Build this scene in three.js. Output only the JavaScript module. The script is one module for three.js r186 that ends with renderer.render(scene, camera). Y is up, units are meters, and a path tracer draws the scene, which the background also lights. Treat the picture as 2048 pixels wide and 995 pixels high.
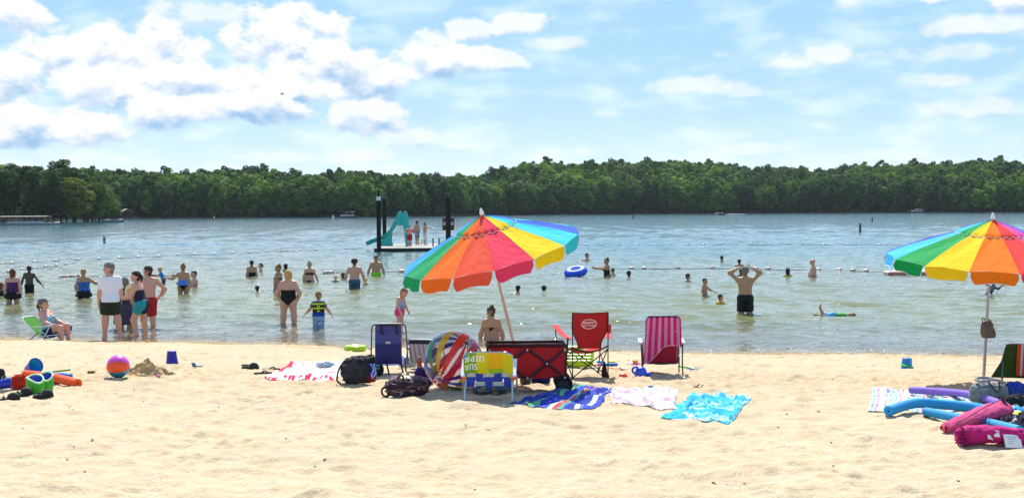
import * as THREE from 'three';
import { mergeGeometries, mergeVertices, toCreasedNormals } from 'three/addons/utils/BufferGeometryUtils.js';
import { RoundedBoxGeometry } from 'three/addons/geometries/RoundedBoxGeometry.js';
import { createNoise2D, createNoise3D } from 'simplex-noise';

// ---------- camera, sky, sun, exposure ----------
const PW = 2048, PH = 995, FOCAL = 2813;            // the photograph's frame, for the lens
const CAM_Y = 3.0, HORIZON = 417, ROLL = -0.0055;
const scene = new THREE.Scene();
const camera = new THREE.PerspectiveCamera(2 * Math.atan(PH / 2 / FOCAL) * 180 / Math.PI, PW / PH, 0.2, 5000);
camera.rotation.order = 'YXZ';
camera.position.set(0, CAM_Y, 0);
camera.rotation.set(-Math.atan((PH / 2 - HORIZON) / FOCAL), 0, ROLL);
camera.updateMatrixWorld(true);

const renderer = new THREE.WebGLRenderer({ antialias: true });
renderer.setSize(1024, 497);
renderer.toneMapping = THREE.LinearToneMapping;
renderer.toneMappingExposure = 1.44;
renderer.shadowMap.enabled = true;

const SUN_EL = 50 * Math.PI / 180, SUN_AZ = -3 * Math.PI / 180;      // azimuth from straight ahead, negative = left
const SUN_DIR = new THREE.Vector3(Math.sin(SUN_AZ) * Math.cos(SUN_EL), Math.sin(SUN_EL), -Math.cos(SUN_AZ) * Math.cos(SUN_EL));
const sun = new THREE.DirectionalLight(new THREE.Color(1.0, 0.955, 0.87), 5);
sun.name = 'sun';
sun.position.copy(SUN_DIR).multiplyScalar(120).add(new THREE.Vector3(0, 0, -40));
sun.target.position.set(0, 0, -40);
sun.castShadow = true;
sun.shadow.mapSize.set(4096, 4096);
Object.assign(sun.shadow.camera, { left: -60, right: 60, top: 60, bottom: -60, near: 1, far: 400 });
scene.add(sun, sun.target);

function rng(seed) { let s = seed | 0; return () => { s = (s + 0x6d2b79f5) | 0; let t = Math.imul(s ^ (s >>> 15), 1 | s); t = (t + Math.imul(t ^ (t >>> 7), 61 | t)) ^ t; return ((t ^ (t >>> 14)) >>> 0) / 4294967296; }; }
const clamp = THREE.MathUtils.clamp, lerp = THREE.MathUtils.lerp;
const sstep = (a, b, x) => { const t = clamp((x - a) / (b - a), 0, 1); return t * t * (3 - 2 * t); };
const n2 = createNoise2D(rng(11)), n3 = createNoise3D(rng(23)), n2b = createNoise2D(rng(37));
const fbm2 = (x, y, o = 4) => { let s = 0, a = 0.5, f = 1; for (let i = 0; i < o; i++) { s += a * n2(x * f, y * f); a *= 0.5; f *= 2.03; } return s; };

// Sky: clear air with a pale horizon, and cumulus. Bearings are radians from straight ahead.
{
  const SW = 4096, SH = 4096, data = new Float32Array(SW * SH * 4);
  const fbm3 = (x, y, z, o) => { let s = 0, a = 0.5, f = 1; for (let i = 0; i < o; i++) { s += a * n3(x * f, y * f, z * f); a *= 0.52; f *= 2.05; } return s; };
  // clouds ahead, the farther ones first: bearing, height, half width, half height, how dense, how shaded below
  const banks = [];
  const bank = (px, py, rx, ry, s, dark = 0.3) => banks.push([(px - 1024) / 2813, (HORIZON - py + (px - 1024) * -ROLL) / 2813, rx / 2813, ry / 2813, s, dark, banks.length * 1.37]);
  bank(560, 312, 90, 16, 0.5, 0.2); bank(720, 312, 80, 20, 0.55, 0.3); bank(930, 292, 46, 9, 0.45, 0.1); bank(60, 326, 55, 13, 0.5, 0.1); bank(1500, 305, 90, 15, 0.5, 0.2); bank(1740, 322, 130, 11, 0.35, 0.1); bank(1230, 232, 44, 10, 0.4, 0.1); bank(1920, 236, 130, 25, 0.6, 0.3); bank(1850, 184, 66, 18, 0.55, 0.2); bank(1480, 194, 60, 18, 0.5, 0.3); bank(1380, 180, 100, 22, 0.6, 0.2); bank(1440, 118, 22, 11, 0.6, 0.1);
  bank(1870, 132, 150, 20, 0.5, 0.2); bank(1620, 130, 115, 24, 0.75, 0.2); bank(1560, 142, 66, 15, 0.5, 0.1); bank(1930, 85, 120, 25, 0.75, 0.3); bank(2015, 36, 90, 40, 0.9, 0.3); bank(1830, 20, 66, 21, 0.8, 0.25); bank(1690, 25, 46, 20, 0.7, 0.2); bank(1120, 92, 95, 15, 0.6, 0.2); bank(1050, 56, 80, 26, 0.85, 0.2);
  bank(400, 40, 130, 36, 0.7, 0.2); bank(40, 45, 100, 46, 1, 0.3); bank(985, 122, 95, 28, 0.8, 0.3); bank(940, 62, 44, 30, 0.8, 0.2); bank(865, 86, 62, 36, 0.8, 0.3); bank(900, 128, 105, 46, 0.95, 0.6);
  bank(610, 78, 95, 82, 1, 0.3); bank(525, 80, 70, 60, 1, 0.25); bank(740, 160, 105, 62, 0.95, 0.5); bank(655, 140, 115, 62, 1, 0.65); bank(180, 116, 115, 66, 1, 0.35); bank(290, 126, 145, 88, 1, 0.4); bank(60, 168, 95, 58, 1, 0.5); bank(560, 178, 150, 54, 1, 0.8);
  bank(400, 176, 155, 60, 1, 0.6); bank(250, 180, 140, 50, 0.9, 0.9); bank(505, 214, 130, 46, 0.95, 1.25); bank(210, 178, 66, 44, 0.95, 0.4); bank(350, 222, 105, 42, 0.95, 0.7); bank(740, 234, 110, 44, 0.9, 0.6); bank(825, 276, 80, 26, 0.6, 0.4); bank(90, 258, 140, 50, 1, 0.8); bank(200, 258, 80, 42, 1, 0.4);
  const puff = (k, az, el, oct = 6) => { const u = (az - k[0]) / k[2], v = (el - k[1]) / k[3], q = u * u + (v < 0 ? v * v * 1.5 : v * v); if (q > 3) return -1; const ce = Math.cos(el), x = Math.sin(az) * ce, y = Math.sin(el), z = -Math.cos(az) * ce; let a = 0.5, f = 36, s = 0; for (let i = 0; i < oct; i++) { const n = n3(x * f + k[6], y * f * 1.25 - k[6], z * f); s += a * (i < 2 ? n : 0.9 - 2.1 * Math.abs(n)); a *= 0.54; f *= 2.0; } return 1 - q + 1.12 * s * (v < -0.2 ? 0.8 : 1) - 0.10; };
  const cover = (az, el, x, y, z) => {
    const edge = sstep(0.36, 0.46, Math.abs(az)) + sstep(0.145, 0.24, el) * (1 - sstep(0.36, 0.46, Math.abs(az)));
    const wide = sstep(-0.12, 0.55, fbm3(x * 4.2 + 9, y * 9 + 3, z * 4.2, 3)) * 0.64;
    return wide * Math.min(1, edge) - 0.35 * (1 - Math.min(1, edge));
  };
  const dens = (az, el, x, y, z) => {
    const w = fbm3(x * 22 + 4, y * 30, z * 22, 2) * 0.02;
    const f = fbm3((x + w) * 30, (y + w * 0.7) * 46 + 7, (z - w) * 30, 6);
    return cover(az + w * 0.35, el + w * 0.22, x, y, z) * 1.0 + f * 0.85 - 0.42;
  };
  const pixel = (az, el, out) => {
    const ce = Math.cos(el), x = Math.sin(az) * ce, y = Math.sin(el), z = -Math.cos(az) * ce;
    const up = Math.max(0, y), cs = x * SUN_DIR.x + y * SUN_DIR.y + z * SUN_DIR.z;
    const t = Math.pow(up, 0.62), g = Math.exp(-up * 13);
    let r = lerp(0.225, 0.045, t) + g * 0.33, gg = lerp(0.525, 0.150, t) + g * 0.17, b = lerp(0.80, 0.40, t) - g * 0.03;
    const thin = sstep(-0.3, 0.7, fbm3(x * 15 + 31, y * 38, z * 15, 5)) * 0.42 * sstep(0.3, 0.06, up) + 0.05 + 0.24 * sstep(0.075, 0.02, up);   // veil of thin cloud
    r = lerp(r, 0.72, thin); gg = lerp(gg, 0.79, thin); b = lerp(b, 0.85, thin);
    const halo = 0.32 * Math.exp((cs - 1) * 14) + 0.1 * Math.exp((cs - 1) * 3);
    r += halo; gg += halo * 0.95; b += halo * 0.85;
    if (el > 0.002) {
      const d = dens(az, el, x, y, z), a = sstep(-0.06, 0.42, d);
      if (a > 0) {
        let depth = 0, dx = 0;
        for (const k of [0.004, 0.010, 0.019, 0.032, 0.050]) { const e2 = el + k, c2 = Math.cos(e2), a2 = az - k * 0.3; depth += Math.max(0, dens(a2, e2, Math.sin(a2) * c2, Math.sin(e2), -Math.cos(a2) * c2)) * (k < 0.02 ? 0.8 : 1.2); }
        const T = Math.exp(-depth * 0.42), rim = sstep(0.35, -0.05, d) * 0.25;
        const lit = clamp(0.10 + 0.95 * T + rim + 0.22 * sstep(-0.2, 0.5, n3(x * 60, y * 75, z * 60)) * T, 0, 1);
        const cr = lerp(0.33, 0.86, lit), cg = lerp(0.50, 0.885, lit), cb = lerp(0.755, 0.91, lit), aa = a * lerp(0.72, 0.97, sstep(0.02, 0.09, el));
        r = lerp(r, cr, aa); gg = lerp(gg, cg, aa); b = lerp(b, cb, aa);
      }
    }
    if (el > 0.002 && el < 0.21 && Math.abs(az) < 0.42) {
      const keep = (1 - sstep(0.37, 0.415, Math.abs(az))) * (1 - sstep(0.15, 0.20, el));
      for (const k of banks) {
        const s0 = puff(k, az, el); if (s0 <= -0.1) continue;
        const a = (k[4] < 0.8 ? sstep(-0.1, 0.95, s0) : sstep(-0.07, 0.48, s0)) * k[4] * keep; if (a <= 0) continue;
        const sb = puff(k, az, el, 4), s1 = puff(k, az - 0.0022, el + 0.0060, 4), s2 = puff(k, az - 0.005, el + 0.015, 3), v = (el - k[1]) / k[3];
        const relief = clamp(-(s1 - sb) * 0.55 - (s2 - sb) * 0.30 - (s0 - sb) * 0.12, -0.5, 0.5), base = k[5] * sstep(0.45, -0.75, v + 0.35 * relief) * sstep(0.1, 0.9, s0);
        const lit = clamp(0.83 + relief * 1.05 - base * 0.68 - 0.10 * sstep(0.3, 1.2, s0), 0.05, 1.08);
        r = lerp(r, lerp(0.225, 0.685, lit), a); gg = lerp(gg, lerp(0.40, 0.705, lit), a); b = lerp(b, lerp(0.60, 0.735, lit), a);
      }
    }
    out[0] = r; out[1] = gg; out[2] = b;
  };
  const put = (row, col, c) => { const o = (row * SW + col) * 4; data[o] = c[0]; data[o + 1] = c[1]; data[o + 2] = c[2]; data[o + 3] = 1; };
  const azOf = (col) => { let a = ((col + 0.5) / SW - 0.5) * 2 * Math.PI + Math.PI / 2; if (a > Math.PI) a -= 2 * Math.PI; return a; };   // three.js: the middle of the map looks to +x
  const elOf = (row) => ((row + 0.5) / SH - 0.5) * Math.PI;
  const c = [0, 0, 0], q = [];
  const ground = [0.42, 0.40, 0.33];
  const ROW0 = SH / 2, FINE = Math.ceil((0.17 / Math.PI) * SH) + ROW0;
  for (let row = 0; row < ROW0; row++) for (let col = 0; col < SW; col++) put(row, col, ground);
  const S = 8, gw = SW / S, gh = Math.floor((SH - ROW0) / S) + 2, grid = new Float32Array(gw * gh * 3);
  for (let j = 0; j < gh; j++) for (let i = 0; i < gw; i++) { pixel(azOf(i * S), Math.min(elOf(ROW0 + j * S), 1.57), c); grid.set(c, (j * gw + i) * 3); }
  for (let row = ROW0; row < SH; row++) for (let col = 0; col < SW; col++) {
    const az = azOf(col);
    if (row < FINE && Math.abs(az) < 0.40) { pixel(az, elOf(row), c); put(row, col, c); continue; }
    const gx = col / S, gy = (row - ROW0) / S, i = Math.floor(gx), j = Math.floor(gy), fx = gx - i, fy = gy - j, i1 = (i + 1) % gw;
    for (let k = 0; k < 3; k++) c[k] = lerp(lerp(grid[(j * gw + i) * 3 + k], grid[(j * gw + i1) * 3 + k], fx), lerp(grid[((j + 1) * gw + i) * 3 + k], grid[((j + 1) * gw + i1) * 3 + k], fx), fy);
    put(row, col, c);
  }
  const sky = new THREE.DataTexture(data, SW, SH, THREE.RGBAFormat, THREE.FloatType);
  sky.mapping = THREE.EquirectangularReflectionMapping; sky.magFilter = THREE.LinearFilter; sky.needsUpdate = true;
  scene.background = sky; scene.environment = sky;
}
// ---------- helpers ----------
const V = (x, y, z) => new THREE.Vector3(x, y, z);
const names = new Map();
function numbered(name) { const n = names.get(name) ?? 0; names.set(name, n + 1); return n ? name + '_' + String(n).padStart(3, '0') : name; }
function tag(o, label, category, group, kind) { if (label) o.userData.label = label; if (category) o.userData.category = category; if (group) o.userData.group = group; if (kind) o.userData.kind = kind; return o; }
function shade(o) { o.castShadow = o.receiveShadow = true; return o; }
function thing(name, label, category, pos = [0, 0, 0], turn = 0, group) { const o = new THREE.Group(); o.name = numbered(name); o.position.set(...(pos.isVector3 ? pos.toArray() : pos)); o.rotation.y = turn; tag(o, label, category, group); scene.add(o); return o; }
function mesh(name, geo, mat, parent) { if (Array.isArray(geo)) geo = join(geo); const m = shade(new THREE.Mesh(geo, mat)); m.name = parent ? name : numbered(name); (parent ?? scene).add(m); return m; }
function join(list) { const l = list.map((g) => { g = g.index ? g.toNonIndexed() : g; for (const k of Object.keys(g.attributes)) if (!['position', 'normal', 'uv', 'color'].includes(k)) g.deleteAttribute(k); return g; });
  const hasC = l.some((g) => g.attributes.color); for (const g of l) { if (!g.attributes.uv) g.setAttribute('uv', new THREE.BufferAttribute(new Float32Array(g.attributes.position.count * 2), 2)); if (hasC && !g.attributes.color) g.setAttribute('color', new THREE.BufferAttribute(new Float32Array(g.attributes.position.count * 3).fill(1), 3)); if (!g.attributes.normal) g.computeVertexNormals(); }
  return l.length === 1 ? l[0] : mergeGeometries(l); }
const T = (g, x = 0, y = 0, z = 0, rx = 0, ry = 0, rz = 0) => g.applyMatrix4(new THREE.Matrix4().compose(V(x, y, z), new THREE.Quaternion().setFromEuler(new THREE.Euler(rx, ry, rz)), V(1, 1, 1)));
const box = (w, h, d, x = 0, y = 0, z = 0, r = Math.min(w, h, d) * 0.2) => T(new RoundedBoxGeometry(w, h, d, 2, r), x, y, z);
function rod(a, b, r, r2 = r, seg = 10) { const d = new THREE.Vector3().subVectors(b, a), L = d.length(); const g = new THREE.CylinderGeometry(r2, r, L, seg, 1); g.applyQuaternion(new THREE.Quaternion().setFromUnitVectors(V(0, 1, 0), d.normalize())); const m = a.clone().add(b).multiplyScalar(0.5); return g.translate(m.x, m.y, m.z); }
function tube(pts, r, seg = 0, rad = 8, closed = false, tension = 0.5) { const c = new THREE.CatmullRomCurve3(pts.map((p) => (p.isVector3 ? p : V(...p))), closed, 'catmullrom', tension); return new THREE.TubeGeometry(c, seg || pts.length * 8, r, rad, closed); }
function capTube(pts, r, seg = 0, rad = 10) { const v = pts.map((p) => (p.isVector3 ? p : V(...p))); const g = tube(v, r, seg, rad); const cap = (p, q) => { const d = new THREE.Vector3().subVectors(p, q).normalize(); const c = new THREE.CircleGeometry(r, rad); c.applyQuaternion(new THREE.Quaternion().setFromUnitVectors(V(0, 0, 1), d)); return c.translate(p.x, p.y, p.z); }; return join([g, cap(v[0], v[1]), cap(v[v.length - 1], v[v.length - 2])]); }
const lathe = (pts, seg = 28) => new THREE.LatheGeometry(pts.map(([x, y]) => new THREE.Vector2(x, y)), seg);
// a sheet with thickness: f(u, v) gives the top surface
function slab(f, nu, nv, thick, uvScale) {
  const pos = [], uv = [], idx = [], up = V(0, thick, 0), W = nu + 1;
  for (let s = 0; s < 2; s++) for (let j = 0; j <= nv; j++) for (let i = 0; i <= nu; i++) { const p = f(i / nu, j / nv); const t = typeof thick === 'number' ? thick : 0; const q = p.n && s ? p.p.clone().addScaledVector(p.n, -t) : (p.p ?? p).clone().add(V(0, s ? -t : 0, 0)); pos.push(q.x, q.y, q.z); uv.push(i / nu, 1 - j / nv); }
  const N = W * (nv + 1), quad = (a, b, c, d) => idx.push(a, b, c, a, c, d);
  for (let j = 0; j < nv; j++) for (let i = 0; i < nu; i++) { const a = j * W + i; quad(a, a + W, a + W + 1, a + 1); quad(N + a, N + a + 1, N + a + W + 1, N + a + W); }
  for (let i = 0; i < nu; i++) { quad(i, i + 1, N + i + 1, N + i); const a = nv * W + i; quad(a, N + a, N + a + 1, a + 1); }
  for (let j = 0; j < nv; j++) { const a = j * W, b = a + nu; quad(a, N + a, N + a + W, a + W); quad(b, b + W, N + b + W, N + b); }
  const g = new THREE.BufferGeometry(); g.setAttribute('position', new THREE.Float32BufferAttribute(pos, 3)); g.setAttribute('uv', new THREE.Float32BufferAttribute(uv, 2)); g.setIndex(idx); g.computeVertexNormals(); return g;
}
// materials
const cache = new Map();
function mat(color, o = {}) { const key = color + JSON.stringify(o); if (!cache.has(key)) { const m = new THREE.MeshStandardMaterial({ roughness: 0.75, ...o }); m.color.set(color); cache.set(key, m); } return cache.get(key); }
function phys(o) { return new THREE.MeshPhysicalMaterial(o); }
function cloth(color, o = {}) { const key = 'cloth' + color + JSON.stringify(o); if (!cache.has(key)) { const m = new THREE.MeshStandardMaterial({ roughness: 0.95, bumpMap: weaveTex, bumpScale: 0.0015, ...o }); m.color.set(color); cache.set(key, m); } return cache.get(key); }
function dataTex(w, h, fn, srgb) { const d = new Uint8Array(w * h * 4); const c = [0, 0, 0]; for (let y = 0; y < h; y++) for (let x = 0; x < w; x++) { fn(x, y, c); const o = (y * w + x) * 4; for (let k = 0; k < 3; k++) d[o + k] = clamp(c[k] * 255, 0, 255); d[o + 3] = 255; } const t = new THREE.DataTexture(d, w, h); t.wrapS = t.wrapT = THREE.RepeatWrapping; t.magFilter = THREE.LinearFilter; t.minFilter = THREE.LinearFilter; if (srgb) t.colorSpace = THREE.SRGBColorSpace; t.needsUpdate = true; return t; }
function canvasTex(w, h, draw) { const c = document.createElement('canvas'); c.width = w; c.height = h; draw(c.getContext('2d'), w, h); const t = new THREE.CanvasTexture(c); t.colorSpace = THREE.SRGBColorSpace; t.anisotropy = 8; return t; }
const weaveTex = dataTex(64, 64, (x, y, c) => { const v = 0.5 + 0.25 * Math.sin(x * Math.PI / 4) * Math.sin(y * Math.PI / 4) + 0.25 * (n2(x * 0.31, y * 0.29)); c[0] = c[1] = c[2] = v; }); weaveTex.repeat.set(14, 14);

// from a direction through the lens to places on the shore and the lake
function towards(px, py) { return V((px - PW / 2) / FOCAL, -(py - PH / 2) / FOCAL, -1).applyQuaternion(camera.quaternion); }
const shoreAt = (x) => { const c = clamp(x, -30, 30); return 30.1 - 0.23 * c + 0.003 * c * c + 0.12 * Math.sin(x * 0.9 + 1) + 0.07 * Math.sin(x * 2.3); };
function landHeight(u) { return 0.92 * (1 - Math.exp(-Math.pow(u / 9, 1.22))); }
function bedDepth(s) { return 0.9 * (1 - Math.exp(-s / 13)) + 0.006 * s + 0.00012 * s * s; }
function groundHeight(x, z) { const s = -z - shoreAt(x); return s > 0 ? -bedDepth(Math.min(s, 120)) : landHeight(-s); }
let detailHeight = () => 0;
function onGround(px, py) { const d = towards(px, py); let t = 5; for (let i = 0; i < 4000; i++) { const x = d.x * t, y = CAM_Y + d.y * t, z = d.z * t; if (y <= groundHeight(x, z)) break; t += 0.02; } return V(d.x * t, groundHeight(d.x * t, d.z * t) + detailHeight(d.x * t, d.z * t), d.z * t); }
function onWater(px, py) { const d = towards(px, py), t = -CAM_Y / d.y; return V(d.x * t, 0, d.z * t); }
function atDepth(px, py, depth) { const d = towards(px, py); return V(d.x * depth / -d.z, CAM_Y + d.y * depth / -d.z, -depth); }
// ---------- the beach ----------
{
  // dents of feet and small heaps in loose sand, kept on a grid of 4 cm
  const X0 = -16, X1 = 16, Z0 = -36, Z1 = -8, C = 0.04, gw = Math.round((X1 - X0) / C), gh = Math.round((Z1 - Z0) / C), relief = new Float32Array(gw * gh), r = rng(5);
  const dent = (cx, cz, rx, rz, turn, depth, rim) => {
    const R = Math.max(rx, rz) * 2.2, c = Math.cos(turn), s = Math.sin(turn);
    for (let j = Math.max(0, Math.floor((cz - R - Z0) / C)); j <= Math.min(gh - 1, Math.ceil((cz + R - Z0) / C)); j++) for (let i = Math.max(0, Math.floor((cx - R - X0) / C)); i <= Math.min(gw - 1, Math.ceil((cx + R - X0) / C)); i++) {
      const dx = X0 + i * C - cx, dz = Z0 + j * C - cz, u = (dx * c + dz * s) / rx, v = (-dx * s + dz * c) / rz, q = Math.sqrt(u * u + v * v);
      relief[j * gw + i] += -depth * Math.exp(-q * q * 1.4) + rim * Math.exp(-((q - 1.35) * (q - 1.35)) * 7);
    }
  };
  for (let k = 0; k < 7200; k++) { const z = Z0 + 5 + (Z1 - Z0 - 5) * r(), x = X0 + (X1 - X0) * r(); const near = sstep(-29, -20, z); dent(x, z, 0.05 + 0.06 * r(), 0.10 + 0.09 * r(), r() * 6.28, (0.005 + 0.014 * r() * r()) * (0.4 + 0.6 * near), 0.006 + 0.010 * r()); }
  for (let k = 0; k < 1500; k++) { const z = Z0 + 5 + (Z1 - Z0 - 5) * r(), x = X0 + (X1 - X0) * r(); dent(x, z, 0.12 + 0.3 * r(), 0.10 + 0.2 * r(), r() * 6.28, -(0.008 + 0.02 * r()), 0); }
  // footprints in lines
  for (let k = 0; k < 34; k++) { let x = X0 + (X1 - X0) * r(), z = -11 - 17 * r(), a = r() * 6.28; for (let i = 0; i < 14; i++) { x += Math.cos(a) * 0.36; z += Math.sin(a) * 0.36; a += (r() - 0.5) * 0.3; const o = i % 2 ? 0.09 : -0.09; dent(x - Math.sin(a) * o, z + Math.cos(a) * o, 0.14, 0.06, a, 0.03, 0.012); } }
  const sample = (x, z) => { const gx = (x - X0) / C, gz = (z - Z0) / C, i = Math.floor(gx), j = Math.floor(gz); if (i < 0 || j < 0 || i >= gw - 1 || j >= gh - 1) return 0; const fx = gx - i, fz = gz - j; return lerp(lerp(relief[j * gw + i], relief[j * gw + i + 1], fx), lerp(relief[(j + 1) * gw + i], relief[(j + 1) * gw + i + 1], fx), fz); };
  detailHeight = (x, z) => {
    const u = -(-z - shoreAt(x)); if (u < -1.5) return 0;
    const k = sstep(0.2, 2.5, u), ridge = 0.022 * Math.exp(-((u - 1.6) ** 2) / 0.5) * (0.6 + 0.8 * n2(x * 0.6, 3));
    return k * (0.028 * fbm2(x * 0.55, z * 0.7, 3) + 0.013 * n2(x * 2.1, z * 2.6) + 0.004 * n2b(x * 6, z * 7) + sample(x, z)) + ridge * sstep(0.1, 1, u) + 0.01 * (1 - k) * n2(x * 1.3, z * 3);
  };
  // where the sand has been dug and walked over: a band above the water, round the heap and the chairs
  const HEAP = onGround(290, 748), CAMPS = [[HEAP.x, HEAP.z, 1.5, 1], [onGround(80, 755).x, -18.5, 1.5, 0.6], [2.2, -19.5, 2.4, 0.7], [5.5, -19, 1.6, 0.8], [onGround(600, 760).x, -18.5, 1.6, 0.6]];
  const churn = (x, z) => { const u = shoreAt(x) + z; let c = 0.95 * sstep(0.5, 1.2, u) * sstep(4.6, 2.2, u) * sstep(-0.35, 0.3, n2(x * 0.4 + 2, z * 0.35)); for (const [a, b, r, k] of CAMPS) c = Math.max(c, k * Math.exp(-((x - a) ** 2 + ((z - b) * 1.1) ** 2) / (r * r))); return Math.min(1, c); };
  const smooth = detailHeight; detailHeight = (x, z) => { const c = churn(x, z); return smooth(x, z) + (c > 0.02 ? c * (0.030 * Math.max(0, n2(x * 4.2, z * 4.6 + 3)) + 0.022 * n2b(x * 9, z * 9.5)) : 0); };
  // mesh: rows close together near the lens
  const rows = []; for (let d = -8; d < 8; d += 1) rows.push(d); for (let d = 8; d < 46; d *= 1.0035) rows.push(d);
  const cols = 570, pos = [], uv = [], col = [], idx = [], colr = [0, 0, 0];
  rows.forEach((d) => { for (let i = 0; i <= cols; i++) { const t = i / cols * 2 - 1, a = Math.abs(t) < 0.92 ? t * 0.54 : Math.sign(t) * (0.4968 + (Math.abs(t) - 0.92) * 31), x = a * Math.max(d, 8), z = -d, s = d - shoreAt(x), y = groundHeight(x, z) + detailHeight(x, z);
    pos.push(x, y, z); uv.push(x / 3, z / 3);
    const wet = sstep(-2.3, -0.5, s + 0.5 * n2(x * 0.8, 9) + 0.12 * n2(x * 3, 4)), depthTone = sstep(3, 26, s);
    const m = 1 + 0.07 * fbm2(x * 0.45 + 5, z * 0.5, 3) + 0.03 * n2(x * 3.1, z * 3.3), k2 = churn(x, z) * sstep(-0.1, 0.32, n2(x * 3.4, z * 4.6 + 3) * 0.6 + n2b(x * 8, z * 10) * 0.55), k3 = 0.35 * sstep(0.1, 0.55, n2(x * 2.2 + 40, z * 3.4) * 0.7 + 0.4 * n2b(x * 6.5, z * 8)), damp = Math.max(k2, k3 * sstep(0, -4, s));
    // dry sand, wet sand, then olive with depth, painted for light lost in water
    colr[0] = lerp(lerp(0.585, 0.36, wet), 0.25, depthTone) * m; colr[1] = lerp(lerp(0.474, 0.262, wet), 0.205, depthTone) * m; colr[2] = lerp(lerp(0.326, 0.14, wet), 0.068, depthTone) * m; if (damp > 0 && s < 0) { const q = damp * (1 - wet); colr[0] *= 1 - 0.22 * q; colr[1] *= 1 - 0.34 * q; colr[2] *= 1 - 0.52 * q; }
    col.push(...colr); } });
  const w = cols + 1; for (let j = 0; j < rows.length - 1; j++) for (let i = 0; i < cols; i++) { const a = j * w + i; idx.push(a, a + 1, a + w + 1, a, a + w + 1, a + w); }
  const g = new THREE.BufferGeometry(); g.setAttribute('position', new THREE.Float32BufferAttribute(pos, 3)); g.setAttribute('uv', new THREE.Float32BufferAttribute(uv, 2)); g.setAttribute('color', new THREE.Float32BufferAttribute(col, 3)); g.setIndex(idx); g.computeVertexNormals();
  const R = rng(77), speck = new Float32Array(512 * 512).fill(1);
  for (let k = 0; k < 900; k++) { const cx = Math.floor(R() * 512), cy = Math.floor(R() * 512), v = 0.35 + 0.5 * R(), e = R() < 0.15 ? 2 : 1; for (let a = 0; a < e; a++) for (let b = 0; b < e; b++) speck[((cy + a) % 512) * 512 + (cx + b) % 512] = v; }
  const ring = (x, y, s, f) => { const a = x / 512 * 2 * Math.PI, b = y / 512 * 2 * Math.PI; return f(Math.cos(a) * s, Math.sin(a) * s + 7 * Math.cos(b), Math.sin(b) * s); };
  const sandMap = dataTex(512, 512, (x, y, c) => { const v = (0.90 + 0.05 * ring(x, y, 9, n3) + 0.03 * ring(x, y, 30, n3) + 0.05 * (R() - 0.5)) * speck[y * 512 + x]; c[0] = v * 1.0; c[1] = v * 0.985; c[2] = v * 0.95; });
  const sandBump = dataTex(512, 512, (x, y, c) => { c[0] = c[1] = c[2] = 0.5 + 0.22 * ring(x, y, 12, n3) + 0.16 * ring(x, y, 34, n3) + 0.12 * (R() - 0.5); });
  mesh('sand_beach', g, phys({ vertexColors: true, map: sandMap, bumpMap: sandBump, bumpScale: 0.013, roughness: 0.97, specularIntensity: 0.3 })).userData.kind = 'structure';
}
// the lake bed from the bathing area out to beyond the far shore
{
  const rows = []; for (let d = 44.5; d < 1400; d *= 1.06) rows.push(d);
  const cols = 60, pos = [], col = [], idx = [];
  rows.forEach((d) => { for (let i = 0; i <= cols; i++) { const x = (i / cols * 2 - 1) * (d * 0.9 + 60), s = d - shoreAt(x); pos.push(x, -bedDepth(Math.min(s, 130)) - 0.012, -d); const k = sstep(20, 90, s); col.push(lerp(0.22, 0.035, k), lerp(0.205, 0.062, k), lerp(0.075, 0.045, k)); } });  // bed painted darker and greener with depth, for light the water absorbs
  const w = cols + 1; for (let j = 0; j < rows.length - 1; j++) for (let i = 0; i < cols; i++) { const a = j * w + i; idx.push(a, a + 1, a + w + 1, a, a + w + 1, a + w); }
  const g = new THREE.BufferGeometry(); g.setAttribute('position', new THREE.Float32BufferAttribute(pos, 3)); g.setAttribute('color', new THREE.Float32BufferAttribute(col, 3)); g.setIndex(idx); g.computeVertexNormals();
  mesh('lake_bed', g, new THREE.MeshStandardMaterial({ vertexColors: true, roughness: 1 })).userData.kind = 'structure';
}
// ---------- the lake ----------
const wave = (() => {
  const r = rng(91), list = [];
  for (let k = 0; k < 34; k++) { const L = 0.34 * Math.pow(9, k / 33), a = -Math.PI / 2 + 0.25 + (r() - 0.5) * 1.7, q = 2 * Math.PI / L; list.push([Math.cos(a) * q, Math.sin(a) * q, r() * 6.28, L * 0.0040 * (0.6 + 0.8 * r()), L]); }
  return (x, z, step) => { const d = -z; let y = 0; const s = d - shoreAt(x), calm = sstep(-0.2, 5, s) * 0.75 + 0.25; const gust = 0.75 + 0.5 * n2(x * 0.045, z * 0.028);
    for (const w of list) { const f = sstep(1.6, 3.6, w[4] / step); if (f > 0) y += f * w[3] * Math.sin(w[0] * x + w[1] * z + w[2] + 0.8 * n2(x * 0.11 + w[2], z * 0.11)); }
    return y * calm * gust + 0.012 * sstep(3.5, 0.5, s) * sstep(-0.6, 0.6, s) * Math.sin(s * 3.4 + 1.2 * n2(x * 0.35, 2)); };
})();
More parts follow.
